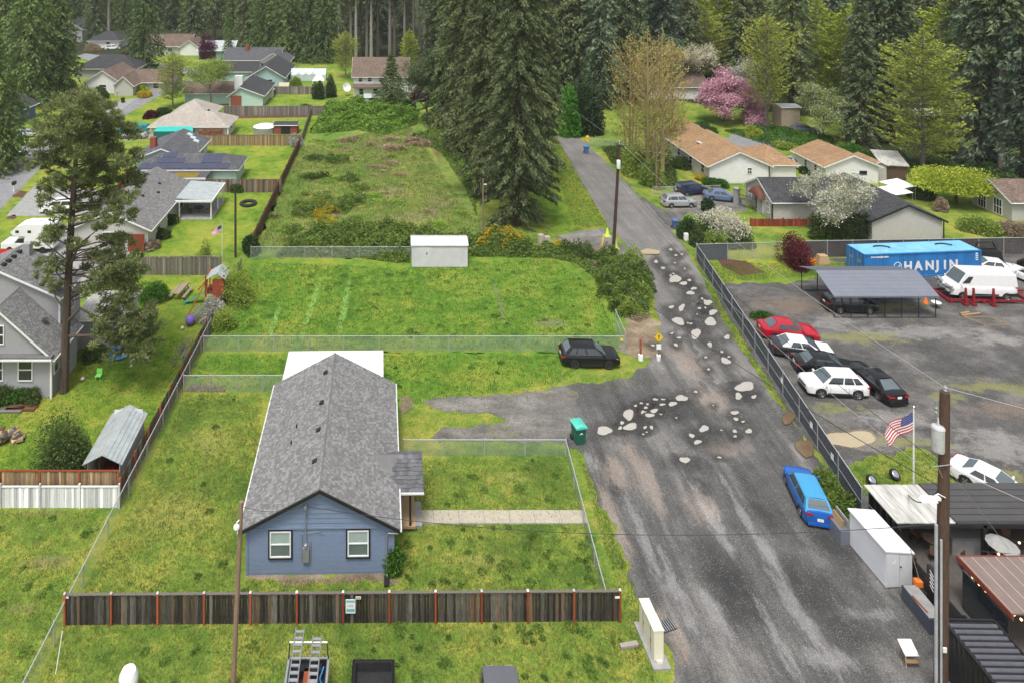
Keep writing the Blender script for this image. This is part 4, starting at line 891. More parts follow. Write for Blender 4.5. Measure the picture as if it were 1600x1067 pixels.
for (px, py) in ((510, 583), (503, 630), (497, 673), (490, 722)):
    q = A(px, py, 1); 
    for Yt in np.arange(38, 51, .02):                       # where that sight line meets the left roof slope
        q = A(px, py, Yt)
        if q.z < 5.03-.512*abs(q.x+4.0+.0157*(Yt-38)): break
    m = MB(); m.box((q.x+.1, q.y, q.z+.06), (.34, .32, .16), ry=-.45, taper=.8); h.put(m, 'roof_vent', M['black'])
for (px, py) in ((466, 668), (457, 694)):
    for Yt in np.arange(38, 51, .02):
        q = A(px, py, Yt)
        if q.z < 5.03-.512*abs(q.x+4.0): break
    m = MB(); m.tube((q.x, q.y, q.z-.1), (q.x, q.y, q.z+.25), .05, .05, 8); h.put(m, 'vent_pipe', M['black'])
# porch on the right side
m = MB(); pr = [(40.75, 2.58), (42.4, 3.62), (44.05, 2.58), (44.05, 2.44), (42.4, 3.48), (40.75, 2.44)]
m.prism([(-1.9, y, z) for y, z in pr], (3.85, 0, 0)); h.put(m, 'porch_roof', M['shingle'])
for y0, s_ in ((40.75, 1), (44.05, -1)):
    U = Vector((2.6, 0, 0)); V = Vector((0, 1.65*s_, 1.04)); n = Vector((0, -1.04*s_, 1.65)).normalized()
    shingles('shingles', (-.63, y0, 2.58), U, V, n, M['shingle_m'], h.o, h.rng, lambda u, v: u > v*.55-.06, .26, .2, .045)
m = MB(); m.path([(-1.65, 42.4, 3.66), (.48, 40.8, 2.72)], .05, 5); h.put(m, 'valley_flashing', M['black'])
h.box('gutter', 'trimw', .2, 40.66, 2.47, 1.97, 40.75, 2.58)
h.box('porch_floor', 'timber', .12, 40.9, .25, 1.5, 43.9, .4); h.box('porch_beam', 'black', .12, 40.95, 2.2, 1.8, 41.05, 2.42)
for y in (41.0, 43.8): h.box('porch_post', 'black', 1.1, y-.06, .3, 1.22, y+.06, 2.4)
h.box('porch_step', 'concrete2', 1.5, 41.2, 0, 1.9, 43, .2); h.box('door', 'black', .1, 42, .42, .17, 42.9, 2.4)
# white patio cover behind
m = MB(); m.bb(-8.05, 50.55, 2.42, -.42, 55.3, 2.52); h.put(m, 'patio_cover', M['white'])
for x in (-7.9, -.6): h.box('patio_post', 'trimw', x-.06, 55.05, 0, x+.06, 55.17, 2.42)
def mat_(name, lbl, cat, mb, mat, group=None, loc=None, smooth=None):
    o = mb.build(name, mat, None, smooth)
    return tag(o, lbl, cat, group)
m = MB(); p = G(644, 808); m.bb(p.x-.15, p.y-.4, .08, p.x+.35, p.y+.35, .11); mat_('doormat', 'black doormat at the house end of the concrete path', 'doormat', m, M['black'])
# ------------------------------------------------------------------ left grey house
h = House('cottage', 'grey two-storey cottage with white trimmed gables behind the tall pine', 'house', (-30, 55))
h.volume(-34.9, 53.3, -26.6, 57.6, 3.35, 7.0, 'y', 'siding_grey', 'shingle', .35, 0, 'trimw', .16, .14, -30.7, 'SE', oe=.3)
h.box('roof_skirt', 'shingle', -35.2, 52.75, 3.32, -26.35, 53.28, 3.5); h.box('gutter', 'trimw', -35.2, 52.68, 3.22, -26.3, 52.76, 3.36)
h.volume(-38, 56.3, -27.4, 60.0, 6.45, 8.75, 'y', 'siding_grey', 'shingle', .3, 0, 'trimw', .16, .14, -32.7, 'SE', oe=.3)
for x in (-28.6, -30.9): h.window('S', (x, 53.28, 2.25), 1.15, 1.75, 'trimw', 'glass')
h.window('S', (-30.75, 53.28, 4.95), 1.0, 1.5, 'trimw', 'glass')
h.window('E', (-26.58, 54.0, 2.4), .75, 1.5, 'trimw', 'glass'); h.window('E', (-26.58, 54.9, 2.4), .75, 1.5, 'trimw', 'glass'); h.window('E', (-27.38, 58.2, 5.0), 1.2, 1.3, 'trimw', 'glass')
h.corner(-26.6, 53.3, 3.3); h.corner(-27.4, 56.3, 6.4)
for k, yy in enumerate((56.8, 57.5, 58.3, 59.2)): m = MB(); m.box((-32.3, yy, 8.82), (.42, .36, .22), taper=.75); h.put(m, 'roof_vent', M['black'])
h.box('chimney', 'siding_grey', -32.1, 59.3, 8.2, -31.5, 59.9, 9.4); h.box('skylight', 'glass', -28.2, 54.9, 5.1, -27.9, 55.4, 5.15)
h.volume(-27.4, 60, -24, 64.5, 2.6, 3.2, 'x', 'siding_cream', 'mossyroof', .3, 0, 'trimw', .16, .1, faces='SE', shing=False)
h.window('S', (-25.6, 59.98, 1.5), 1.3, 1.2, 'trimw', 'glass'); h.window('E', (-23.98, 62, 1.2), 1.6, 1.9, 'trimw', 'glass')
# ------------------------------------------------------------------ long grey-roofed house with a patio cover
h = House('house', 'long single-storey house with grey shingle roof and a flat patio cover', 'house', (-33, 87))
h.volume(-37.4, 79.6, -28.4, 95.3, 2.5, 4.45, 'y', 'siding_cream', 'shingle', .5, 0, 'trimw', .2, .14, None, 'SE', oe=.35)
h.window('E', (-28.38, 83, 1.5), 1.4, 1.2); h.window('E', (-28.38, 86.6, 1.5), 1.2, 1.2); h.window('E', (-28.38, 92, 1.2), 1.8, 2.0); h.window('S', (-33, 79.58, 1.5), 1.5, 1.2)
m = MB(); m.prism([(-28.0, 88.6, 2.66), (-23.3, 88.3, 2.36), (-23.3, 95.3, 2.36), (-28.0, 95.3, 2.66)], (0, 0, .14)); h.put(m, 'patio_cover', M['metalroof'])
m = MB(); m.bb(-28, 88.2, 2.33, -23.25, 88.32, 2.58); m.bb(-23.32, 88.3, 2.3, -23.2, 95.3, 2.52); h.put(m, 'fascia', M['trimw'])
for x, y in ((-23.45, 88.6), (-23.45, 92), (-23.45, 95.1), (-27.6, 88.7)): h.box('patio_post', 'trimw', x-.07, y-.07, 0, x+.07, y+.07, 2.34)
h.box('patio_floor', 'concrete2', -28.4, 88.4, 0, -23.3, 95.4, .08)
for (x, y) in ((-31.4, 86), (-31, 91), (-31.8, 82.5), (-30.3, 88.5)): m = MB(); m.box((x, y, 4.45-.43*abs(x+32.9)+.22), (.4, .35, .2), taper=.8); h.put(m, 'roof_vent', M['black'])
h.box('chimney', 'brick', -36.2, 90, 3, -35.3, 91, 5.0); 
h.box('side_gate', 'redwood', -30.6, 79.1, 0, -28.7, 79.2, 2.0); h.box('wall_cap', 'brick', -37.8, 94, 2.4, -36.5, 95.6, 3.2)
# ------------------------------------------------------------------ house with solar panels
h = House('house', 'low house with dark hip roof covered by rows of solar panels', 'house', (-30, 105))
h.volume(-37.9, 101.8, -23.2, 107.3, 2.4, 3.7, 'x', 'siding_mint', 'shingle_m', .5, 1, 'trimw', .2, .14, None, 'SE')
h.volume(-40, 106.5, -31.7, 117.3, 2.4, 4.0, 'y', 'siding_mint', 'shingle_m', .5, 0, 'trimw', .2, .14, None, 'EN')
for y in (110, 114): h.window('E', (-31.68, y, 1.5), 1.2, 1.3)
h.box('garage_door', 'siding_mint', -26.6, 101.72, .1, -23.9, 101.78, 2.2); h.box('chimney', 'brick', -38.7, 109.2, 2.5, -37.8, 110.1, 4.9)
def panel(x, v, w=1.02, d=1.0, lng=.95):                    # a module lying on the front slope
    y0 = 101.3+v; y1 = y0+d; zz = lambda y: 2.4+.14+(y-101.8)*.4727+.07; m = MB(); m.prism([(x, y0, zz(y0)), (x+w-.03, y0, zz(y0)), (x+w-.03, y1, zz(y1)), (x, y1, zz(y1))], (0, -.02, .045)); h.put(m, 'solar_panel', M['solar'])
for i in range(13): panel(-37.6+i*1.03, .18)
for i in range(4): panel(-35.4+i*1.03, 1.25)
for i in range(2): panel(-34.8+i*1.03, 2.3)
for i in range(3): panel(-28.6+i*1.0, 1.25, 1.0, 1.8)
for i in range(3): m = MB(); m.prism([(-34.7+i*.8, 115.5-i*.9, 3.72-i*.3), (-33.9+i*.8, 115.5-i*.9, 3.42-i*.3), (-33.9+i*.8, 116.6-i*.9, 3.42-i*.3), (-34.7+i*.8, 116.6-i*.9, 3.72-i*.3)], (0, 0, .1)); h.put(m, 'skylight', M['greenhouse'])
m = MB(); m.tube((-29.9, 105.5, 3), (-29.9, 105.5, 5.0), .12, .12, 8); m.tube((-29.9, 105.5, 5), (-29.9, 105.5, 5.15), .2, .2, 8); h.put(m, 'flue', M['steel'])
m = MB(); m.bb(-38, 98.2, 2.0, -26.8, 101.4, 2.15); h.put(m, 'patio_roof', M['shingle_m']); m = MB(); m.bb(-31.8, 98.5, 2.15, -28.2, 100.3, 2.2); h.put(m, 'moss', FM['gorse']); h.box('fascia', 'trimw', -38, 98.1, 1.95, -26.75, 98.2, 2.17)
for x in (-37.5, -32, -27): h.box('patio_post', 'trimw', x-.06, 98.25, 0, x+.06, 98.4, 2.0)
# ------------------------------------------------------------------ beige hip house
h = House('house', 'beige hip-roofed house with a teal awning and stacked firewood', 'house', (-38, 130))
h.volume(-44.4, 126.2, -30.6, 133.2, 2.5, 4.2, 'x', 'siding_pink', 'shingle_beige', .6, 1, 'trimw', .22, .14, None, 'SE'); h.volume(-43.5, 132.5, -35.5, 141.5, 2.6, 4.9, 'y', 'siding_pink', 'shingle_beige', .5, 1, 'trimw', 0, .14, None, '')
m = MB(); m.add([(-43, 125.9, 2.5), (-36.7, 125.9, 2.5), (-36.2, 124.3, 1.9), (-43.4, 124.3, 1.9), (-36.2, 124.3, .9), (-43.4, 124.3, .9)], [(0,1,2,3)]); h.put(m, 'awning', M['awning_teal'])
m = MB(); m.add([(-43.4, 124.28, 1.9), (-36.2, 124.28, 1.9), (-36.2, 124.28, .5), (-43.4, 124.28, .5), (-36.7, 125.9, 2.5), (-36.1, 125.9, .5)], [(0,1,2,3), (1,4,5,2)]); h.put(m, 'awning_skirt', M['awning_teal_d'])
h.window('E', (-30.58, 130, 1.5), 1.2, 1.2); m = MB(); m.box((-35, 130.5, 4.3), (.4, .4, .3)); h.put(m, 'roof_vent', M['black']); h.box('porch_post', 'trimw', -30.3, 125.7, 0, -30.1, 125.9, 2.5)
T = thing('firewood_stack', 'firewood stacked high against the wall beside the teal awning', 'firewood', (-33.4, 125.6, 0)); 
for i in range(13):
    for j in range(9): m = MB(); m.tube((-2.3+i*.37+(j % 2)*.15, -.25, .17+j*.21), (-2.3+i*.37+(j % 2)*.15, .3, .17+j*.21), .1*random.uniform(.8, 1.1), None, 6); m.build('log', M['post_red'] if random.random() < .4 else M['timber'], T)
# ------------------------------------------------------------------ smaller far houses on the left
h = House('house', 'aqua house with brick front and wide white chimney by the short lawn', 'house', (-33, 155))
h.volume(-36.3, 152.5, -28.8, 166, 2.5, 4.3, 'y', 'siding_mint', 'shingle_d', .5, 0, 'trimw', .22, .14, -33.8, 'SE'); h.volume(-47, 155, -36.3, 163, 2.5, 4.2, 'x', 'siding_mint', 'shingle_br', .5, 0, 'trimw', 0, .14, None, '')
h.box('brick_panel', 'brick', -36.0, 152.3, 0, -33.6, 152.46, 2.4); h.box('chimney', 'trimw', -35.6, 154.5, 3.4, -33.8, 155.6, 6.4)
for y in (155, 158, 161): h.window('E', (-28.78, y, 1.5), 1.2, 1.3)
h = House('house', 'pale aqua gabled house with a dark roof beyond the greenhouse', 'house', (-30, 182)); h.volume(-36.4, 174, -27.6, 191, 2.7, 5.3, 'y', 'siding_aqua', 'shingle_d', .6, 0, 'trimw', .25, .14, None, 'SE'); h.volume(-46, 182, -36, 190, 2.6, 4.4, 'x', 'siding_aqua', 'shingle_d', .5, 0, 'trimw', 0, .14, None, ''); h.window('S', (-31, 173.98, 1.4), 1.3, 1.2); h.window('E', (-27.58, 181, 1.4), 1.3, 1.2)
h = House('house', 'white walled house with long slate roof in front of the far cedars', 'house', (-40, 203)); h.volume(-49, 200, -33, 209, 2.9, 5.6, 'x', 'siding_white', 'shingle_m', .6, 0, 'trimw', .3, .14, None, 'S'); h.volume(-38, 196, -30, 206, 2.9, 5.2, 'y', 'siding_white', 'shingle_m', .6, 0, 'trimw', .3, .14, None, 'SE')
h.box('chimney', 'brick', -43.5, 203, 4.5, -42.5, 204, 6.8)
for x in (-47, -44, -40.5): h.window('S', (x, 199.98, 1.6), 1.5, 1.3)
h = House('house', 'white two-storey house with brown roof at the head of the bramble field', 'house', (-2.5, 165))
h.volume(-9, 161.5, 3.9, 169.5, 5.2, 8.8, 'x', 'siding_white', 'shingle_br', .45, 0, 'trimw', .25, .14, None, 'S'); h.volume(3.9, 163, 7.4, 169, 2.6, 4.2, 'y', 'siding_white', 'shingle_br', .4, 0, 'trimw', 0, .14, None, 'S')
m = MB(); m.prism([(-9.2, 160.2, 2.65), (-9.2, 161.5, 3.3), (-9.2, 161.5, 3.15), (-9.2, 160.2, 2.5)], (8.4, 0, 0)); h.put(m, 'pent_roof', M['shingle_br'])
for x in (-7.4, -5.2, -2.6, 1.9): h.window('S', (x, 161.48, 4.3), 1.0, 1.1)
for x in (-7.2, -3.9): h.window('S', (x, 161.48, 1.4), 1.1, 1.5)
h.box('door', 'black', .4, 161.4, .1, 1.4, 161.47, 2.2)
h = House('house', 'brown-roofed house with a pale gable beside the bending street', 'house', (-68, 168)); h.volume(-74.5, 166, -66, 178, 2.8, 5.6, 'y', 'siding_white', 'shingle_br', .5, 0, 'trimw', .25, .14, None, 'SE'); h.volume(-66, 168, -54, 176, 2.6, 4.8, 'x', 'siding_cream', 'shingle_br', .6, 0, 'trimw', .25, .14, None, 'SE'); h.volume(-66.5, 163.5, -62, 170, 2.6, 4.6, 'y', 'siding_cream', 'shingle_br', .4, 0, 'trimw', 0, .14, None, 'SE'); h.window('S', (-70.3, 165.98, 1.5), 1.8, 1.4); h.window('S', (-58, 167.98, 1.5), 1.6, 1.3)
h = House('house', 'slate hip-roofed house behind the brown-roofed house', 'house', (-78, 190)); h.volume(-86, 186, -70, 196, 2.8, 5.6, 'x', 'siding_grey', 'shingle_d', .6, 1, 'trimw', 0, .14, None, '')
h = House('house', 'small deep-blue house with a white gable edge at the left of the street', 'house', (-78, 137)); h.volume(-81.5, 134, -75.2, 144, 2.8, 4.6, 'y', 'siding_navy', 'shingle_d', .6, 0, 'trimw', .25, .14, None, 'SE'); h.window('S', (-78.4, 133.98, 1.4), 1.6, 1.2)
h = House('house', 'small white house with a slate hip roof across the upper street', 'house', (-104, 246)); h.volume(-108, 243, -97, 252, 2.8, 5.4, 'x', 'siding_white', 'shingle_d', .6, 1, 'trimw', 0, .14, None, ''); h.window('S', (-101, 242.98, 1.5), 1.4, 1.2)
h = House('house', 'brown-roofed far house left of the maroon tree', 'house', (-76, 232)); h.volume(-82, 228, -68, 240, 2.9, 6.0, 'x', 'siding_cream', 'shingle_br', .6, 0, 'trimw', 0, .14, None, ''); h.volume(-70, 226, -64, 236, 2.8, 5, 'y', 'siding_white', 'shingle_br', .5, 0, 'trimw', 0, .14, None, ''); h.window('S', (-74, 227.98, 1.5), 1.6, 1.2)
h = House('house', 'pale grey-green far house right of the maroon tree', 'house', (-57, 222)); h.volume(-62, 219, -51, 228, 2.8, 5.2, 'x', 'siding_aqua', 'metalroof', .6, 0, 'trimw', 0, .14, None, '', shing=False); h.window('S', (-57, 218.98, 1.5), 1.4, 1.2)
h = House('house', 'grey gabled house half hidden by the left edge cedars', 'house', (-122, 262)); h.volume(-127, 258, -117, 268, 5, 8, 'y', 'siding_grey', 'shingle_d', .5, 0, 'trimw', 0, .14, None, '')
h = House('house', 'distant grey house showing through the gap in the far trees', 'house', (-50, 396)); h.volume(-60, 390, -42, 402, 12, 16, 'x', 'siding_grey', 'shingle_m', .6, 0, 'trimw', 0, .14, None, '', shing=False)
for (nm, lb, px, py, w, d, ze, zr, ax, wl, rf) in (('garden_shed', 'little white garden shed with a slate-blue door beside the aqua house', 413, 153, 1.9, 1.8, 1.9, 2.3, 'y', 'siding_white', 'metalroof'), ('garden_shed', 'small pale shed at the foot of the white two-storey house', 570, 165, 3.0, 2.4, 1.8, 2.3, 'x', 'siding_white', 'metalroof'), ('pump_house', 'low pale hut with a rounded roof beside the aqua house fence', 437, 145, 2.0, 1.8, 1.3, 2.2, 'x', 'siding_cream', 'siding_beige'),
      ('potting_shed', 'dark flat-roofed potting shed beside the white garden pool', 428, 210, 4.4, 2.6, 1.7, 1.9, 'x', 'brick', 'shingle_d'), ('garden_shed', 'beige shed with a lean roof at the edge of the right woods', 1221, 200, 3.6, 3.2, 4.0, 4.3, 'x', 'siding_beige', 'metalroof')):
    q = G(px, py); h = House(nm, lb, 'shed', (q.x, q.y)); h.volume(q.x, q.y, q.x+w, q.y+d, ze, zr, ax, wl, rf, .18, 0, 'trimw', 0, .08, None, '', shing=False); h.box('door', 'siding_navy' if 'slate-blue' in lb else 'black' if wl != 'siding_beige' else 'siding_beige', q.x+w*.3, q.y-.06, .05, q.x+w*.7, q.y-.012, ze*.92)
T = thing('greenhouse', 'long glazed greenhouse with white vents in front of the far cedars', 'greenhouse', (-24, 182, 0)); m = MB(); m.prism([(-3, 0, 0), (-3, 0, 1.6), (-3, 2, 3), (-3, 4, 1.6), (-3, 4, 0)], (9.4, 0, 0)); m.build('glazing', M['greenhouse'], T)
for x in (-1.6, .4, 2.2): m = MB(); m.prism([(x, -.05, 1.7), (x+.7, -.05, 2.5), (x+1.4, -.05, 1.7)], (0, 1.4, .7)); m.build('vent', M['white'], T)
q = G(498, 137); T = thing('gazebo', 'white tent canopy over the back fence beside the hedge columns', 'canopy', q); m = MB(); m.add([(-1.5, -1.5, 1.9), (1.5, -1.5, 1.9), (1.5, 1.5, 1.9), (-1.5, 1.5, 1.9), (-.7, 0, 3), (.7, 0, 3)], [(0,1,5,4),(1,2,5),(2,3,4,5),(3,0,4)]); m.build('canopy', M['white'], T)
for x in (-1.4, 1.4):
    for y in (-1.4, 1.4): m = MB(); m.tube((x, y, 0), (x, y, 1.95), .05); m.build('leg', M['trimw'], T)
q = G(541, 150); T = thing('satellite_dish', 'big white round dish left of the white two-storey house', 'dish', q); m = MB(); m.tube((0, 0, 0), (0, 0, 1.6), .08); m.build('mast', M['steel'], T); m = MB(); m.lathe([(.05, 0), (.7, .15), (1.05, .4), (1.0, .42), (.6, .2), (.05, .06)], (0, 0, 0), 16); o = m.build('dish', M['white'], T, 40); o.location = (0, 0, 1.9); o.rotation_euler = (1.2, 0, .5)
q = G(414, 207); T = thing('garden_pool', 'round white above-ground pool beside the potting shed', 'pool', q); m = MB(); m.lathe([(2.2, 0), (2.2, 1.1), (2.1, 1.15)], (0, 0, 0), 24); m.build('pool_wall', M['steel'], T, 30); m = MB(); m.lathe([(2.25, 1.16), (1.6, 1.4), (.02, 1.5)], (0, 0, 0), 24); m.build('cover', M['white'], T, 30)
# ------------------------------------------------------------------ houses on the right
h = House('house', 'white house with a long tan shingle roof beside the lane', 'house', (54, 108))
h.volume(47.6, 102.2, 56.5, 121, 2.75, 4.7, 'y', 'siding_white', 'shingle_tan', .5, 0, 'trimw', .2, .14, None, 'SW', oe=.4); h.volume(56.5, 103.0, 61.0, 111, 2.7, 4.3, 'x', 'siding_white', 'shingle_tan', .5, 1, 'trimw', .2, .14, None, 'S')
for y in (104.3, 108.5, 113, 117): h.window('W', (47.58, y, 1.6), 1.1, 1.4)
h.window('S', (53.6, 102.18, 1.9), .7, 1.0, vert=1); m = MB(); m.box((49.6, 110, 3.95), (.6, .8, .2), ry=.35); h.put(m, 'roof_vent', M['trimw']); h.box('downspout', 'black', 56.46, 102.05, 0, 56.56, 102.15, 2.7); m = MB(); m.box((54.2, 118.5, 4.2), (.8, 1.8, .15), ry=-.41); h.put(m, 'skylight', M['black'])
h = House('house', 'white house with a tan gable roof standing behind the blossom tree', 'house', (69, 106))
h.volume(65, 102.2, 72.9, 110, 2.65, 4.2, 'y', 'siding_white', 'shingle_tan', .5, 0, 'trimw', .2, .14, None, 'SW', oe=.4); h.volume(72.9, 103.4, 75, 108, 2.4, 2.9, 'y', 'siding_cream', 'shingle_tan', .2, 0, 'trimw', 0, .1, None, 'S', shing=False)
h.window('S', (70.6, 102.18, 1.6), 1.1, .55, 'black', mull=0); 
for y in (104.5, 107): h.window('W', (64.98, y, 1.6), .7, 1.0)
h = House('house', 'cream house with charcoal roof and a rounded maroon awning over its door', 'house', (56, 88))
h.volume(49.2, 88.2, 60, 94.8, 2.5, 4.35, 'x', 'siding_cream', 'shingle_d', .35, 0, 'trimw', .2, .14, None, 'SW', oe=.2); h.volume(57.6, 81.8, 66, 93, 2.6, 4.4, 'y', 'siding_cream', 'shingle_d', .45, 0, 'black', .2, .14, None, 'SW', oe=.3)
h.window('W', (49.18, 93.6, 1.5), .75, 1.4, vert=1); h.window('W', (49.18, 89.2, 1.4), .75, 1.5, vert=1); h.window('W', (49.15, 91.2, 1.2), 1.9, 2.2, mull=0, vert=2, name='door')
m = MB(); n = 10; P = []
for j in range(n+1):
    a = math.pi*j/n; P.append([(49.16-.75*math.sin(math.pi/2*i/5), 91.3-1.45*math.cos(a)*(1), 2.1+1.25*math.sin(a)*math.cos(math.pi/2*i/5*.9)) for i in range(6)])
m.grid(P); h.put(m, 'awning', M['awning_br'], None, 60)
h.corner(49.2, 88.2, 2.4, 'black'); h.box('downspout', 'black', 66.02, 81.6, 0, 66.12, 81.7, 2.6)
h = House('garage', 'old garage with a mossy brown roof and white gridded doors at the right edge', 'garage', (84, 88)); h.volume(80, 88, 89, 94, 2.6, 4.3, 'x', 'siding_cream', 'shingle_br', .4, 0, 'trimw', .2, .14, None, 'SW'); h.window('W', (79.98, 92.4, 1.2), 1.3, 2.1, mull=1, vert=2); h.window('W', (79.98, 90, 1.2), 1.3, 2.1, mull=1, vert=2); h.window('S', (83, 87.98, 1.2), 1.6, 1.6, vert=1)
h.volume(82.5, 84.5, 90, 87.9, 2.2, 2.9, 'x', 'siding_cream', 'mossyroof', .2, 0, 'trimw', .2, .1, None, 'SW', shing=False)
h = House('house', 'grey-roofed house glimpsed through the bare yellow trees', 'house', (68, 165)); h.volume(60, 160, 74, 170, 3, 6, 'x', 'siding_white', 'shingle_br', .5, 0, 'trimw', 0, .14, None, '', shing=False)
# long ramshackle open shed
T = thing('open_shed', 'long ramshackle open-fronted shed under the dark firs on the right', 'shed', (99, 138, 0), -.42); m = MB(); m.prism([(-9, -.3, 2.3), (-9, 3.2, 3.0), (-9, 3.2, 2.9), (-9, -.3, 2.2)], (20, 0, 0)); m.build('roof', M['mossyroof'], T)
for i in range(8): m = MB(); m.box((-8.8+i*2.8, 0, 1.15), (.14, .14, 2.3)); m.build('post', M['fence_brown'], T)
m = MB(); m.box((1, 3.0, 1.4), (19.6, .1, 2.8)); m.build('back_wall', M['fence_brown'], T); m = MB(); m.box((-6.5, .2, 1.1), (1.8, .3, 1.9)); m.build('door', M['trimw'], T); m = MB(); m.box((6, .5, .9), (1, .8, 1.6)); m.build('cabinet', M['trimw'], T)
for i in range(6): m = MB(); m.box((random.uniform(-4, 9), random.uniform(.8, 2.4), .45), (random.uniform(.6, 1.4), .8, .9), rz=random.random()); m.build('stored_crate', M[random.choice(['fence_brown', 'fence_red', 'fence_grey'])], T)
q = G(1392, 278); T = thing('lean_to', 'grey lean-to with a streaked white sheet roof left of the tall green tree', 'shed', (q.x, q.y, 0), -.2); m = MB(); m.add([(-1.9, -1.4, 2.3), (1.9, -1.4, 2.3), (1.9, 2.2, 3.6), (-1.9, 2.2, 3.6)], [(0,1,2,3)]); m.prism([(-1.9, -1.4, 2.25), (1.9, -1.4, 2.25), (1.9, 2.2, 3.55), (-1.9, 2.2, 3.55)], (0, 0, -.06)); m.build('roof', M['mossyroof'], T); m = MB(); m.bb(-1.7, -1.1, 0, 1.7, 2, 2.3); m.build('wall', M['fence_brown'], T)
q = G(1417, 278); T = thing('ladder', 'white wooden ladder leaning on the grey lean-to', 'ladder', q); 
for x in (-.25, .25): m = MB(); m.tube((x, 0, 0), (x-.5, .6, 2.5), .045); m.build('rail', M['white'], T)
for i in range(6): m = MB(); f = (i+.7)/6.6; m.tube((-.25-.5*f, .6*f, 2.5*f), (.25-.5*f, .6*f, 2.5*f), .035); m.build('rung', M['white'], T)
for (px, py, lb, zz) in ((1397, 318, 'white pop-up canopy nearest the charcoal roof', 2.3), (1402, 310, 'white pop-up canopy behind the other canopy', 2.5)):
    q = G(px, py); T = thing('canopy', lb, 'canopy', q, .3); m = MB(); m.add([(-1.6, -1.5, zz-.5), (1.6, -1.5, zz-.5), (1.6, 1.5, zz-.5), (-1.6, 1.5, zz-.5), (0, 0, zz+.3)], [(0,1,4),(1,2,4),(2,3,4),(3,0,4)]); m.build('cover', M['white'], T)
    for x in (-1.5, 1.5):
        for y in (-1.4, 1.4): m = MB(); m.tube((x, y, 0), (x, y, zz-.45), .03); m.build('leg', M['steel'], T)
# ------------------------------------------------------------------ sheds near the field and garden
T = thing('metal_shed', 'white ribbed metal storage shed at the back of the mown field', 'shed', (5.3, 75.2, 0)); WW, DD, HH = 6.15, 2.5, 2.45
m = MB(); m.bb(-WW/2, 0, .04, WW/2, DD, HH); m.build('wall', M['whitemetal'], T)
m = MB()
for i in range(34):
    x = -WW/2+.1+i*(WW-.2)/33; m.box((x, -.012, HH/2), (.055, .03, HH-.1))
m.build('ribs', M['whitemetal'], T, kind='stuff')
m = MB(); m.box((-WW/2+1.3, -.03, 1.1), (1.7, .04, 2.05)); d = m.build('door', M['whitemetal'], T); m = MB(); m.box((-WW/2+1.65, -.06, 1.55), (.12, .03, .25)); m.build('handle', M['black'], d)
m = MB(); m.prism([(-WW/2-.1, -.12, HH), (-WW/2-.1, DD/2, HH+.42), (-WW/2-.1, DD+.12, HH), (-WW/2-.1, DD+.12, HH-.06), (-WW/2-.1, -.12, HH-.06)], (WW+.2, 0, 0)); m.build('roof', M['whitemetal'], T)
m = MB()
for i in range(9): x = -WW/2+.2+i*(WW-.4)/8; m.prism([(x, -.13, HH+.015), (x, DD/2, HH+.44), (x, DD/2, HH+.4), (x, -.13, HH-.03)], (.035, 0, 0))
m.build('roof_seams', M['steel'], T, kind='stuff')
T = thing('metal_roofed_shed', 'open-fronted shed with a pale ribbed metal roof beside the long board fence', 'shed', (-18.7, 44.2, 0), math.radians(1)); 
m = MB(); m.bb(-1.05, .1, 0, -1.0, 4.6, 1.85); m.bb(1.0, .1, 0, 1.05, 4.6, 1.85); m.bb(-1.0, 4.5, 0, 1.0, 4.55, 2.2); m.build('wall', M['fence_white'], T)
m = MB(); m.prism([(-1.28, -.15, 1.78), (0, -.15, 2.42), (1.28, -.15, 1.78), (1.28, -.15, 1.73), (0, -.15, 2.37), (-1.28, -.15, 1.73)], (0, 4.9, 0)); m.build('roof', M['metalroof'], T)
m = MB()
for s_ in (-1, 1):
    for i in range(1, 5): x0 = s_*1.28*i/4.6; zz = 2.42-.5*abs(x0); m.box((x0, 2.3, zz+.02), (.04, 4.9, .035))
m.build('roof_seams', M['metalroof'], T, kind='stuff')
q = Vector((-18.6, 44.6, 0)); T = thing('garden_mower', 'red ride-on mower parked inside the metal-roofed shed', 'mower', q); m = MB(); m.box((0, .4, .55), (.7, .9, .45), taper=.8); m.build('body', M['red'], T); m = MB(); m.box((0, 1.2, .7), (.5, .5, .5)); m.build('seat', M['black'], T)
for x in (-.38, .38):
    for y in (.1, 1.2): m = MB(); m.tube((x-.1, y, .25), (x+.1, y, .25), .25, None, 12); m.build('wheel', M['rubber'], T)
m = MB(); m.box((-.7, .8, .8), (.05, 1.2, 1.2), rx=.2); T2 = mat_('plywood_sheet', 'tan plywood sheet leaning inside the metal-roofed shed', 'board', m, M['timber']); T2.location = (-18.6, 44.8, .1)
q = (27.85, 37.45); T = thing('storage_shed', 'white slatted lean-to storage shed beside the black patio', 'shed', (q[0], q[1], 0), math.radians(3)); sw, sd_ = 1.5, 2.75
m = MB(); m.add([(-sw/2, 0, .05), (sw/2, 0, .05), (sw/2, sd_, .05), (-sw/2, sd_, .05), (-sw/2, 0, 2.1), (sw/2, 0, 1.93), (sw/2, sd_, 1.93), (-sw/2, sd_, 2.1)], [(0,1,5,4),(1,2,6,5),(2,3,7,6),(3,0,4,7),(4,5,6,7)]); m.build('wall', M['shedw'], T)
for i in range(11): m = MB(); m.box((-sw/2-.008, sd_*.25+.02, .18+i*.178), (.02, sd_*.5-.06, .165), ry=.05); m.build('wall_board', M['shedw'], T); m = MB(); m.box((-sw/2-.008, sd_*.75, .18+i*.178), (.02, sd_*.5-.06, .165), ry=.05); m.build('wall_board', M['shedw'], T)
m = MB(); m.prism([(-sw/2-.08, -.08, 2.13), (sw/2+.08, -.08, 1.95), (sw/2+.08, -.08, 1.88), (-sw/2-.08, -.08, 2.06)], (0, sd_+.16, 0)); m.build('roof', M['white'], T)
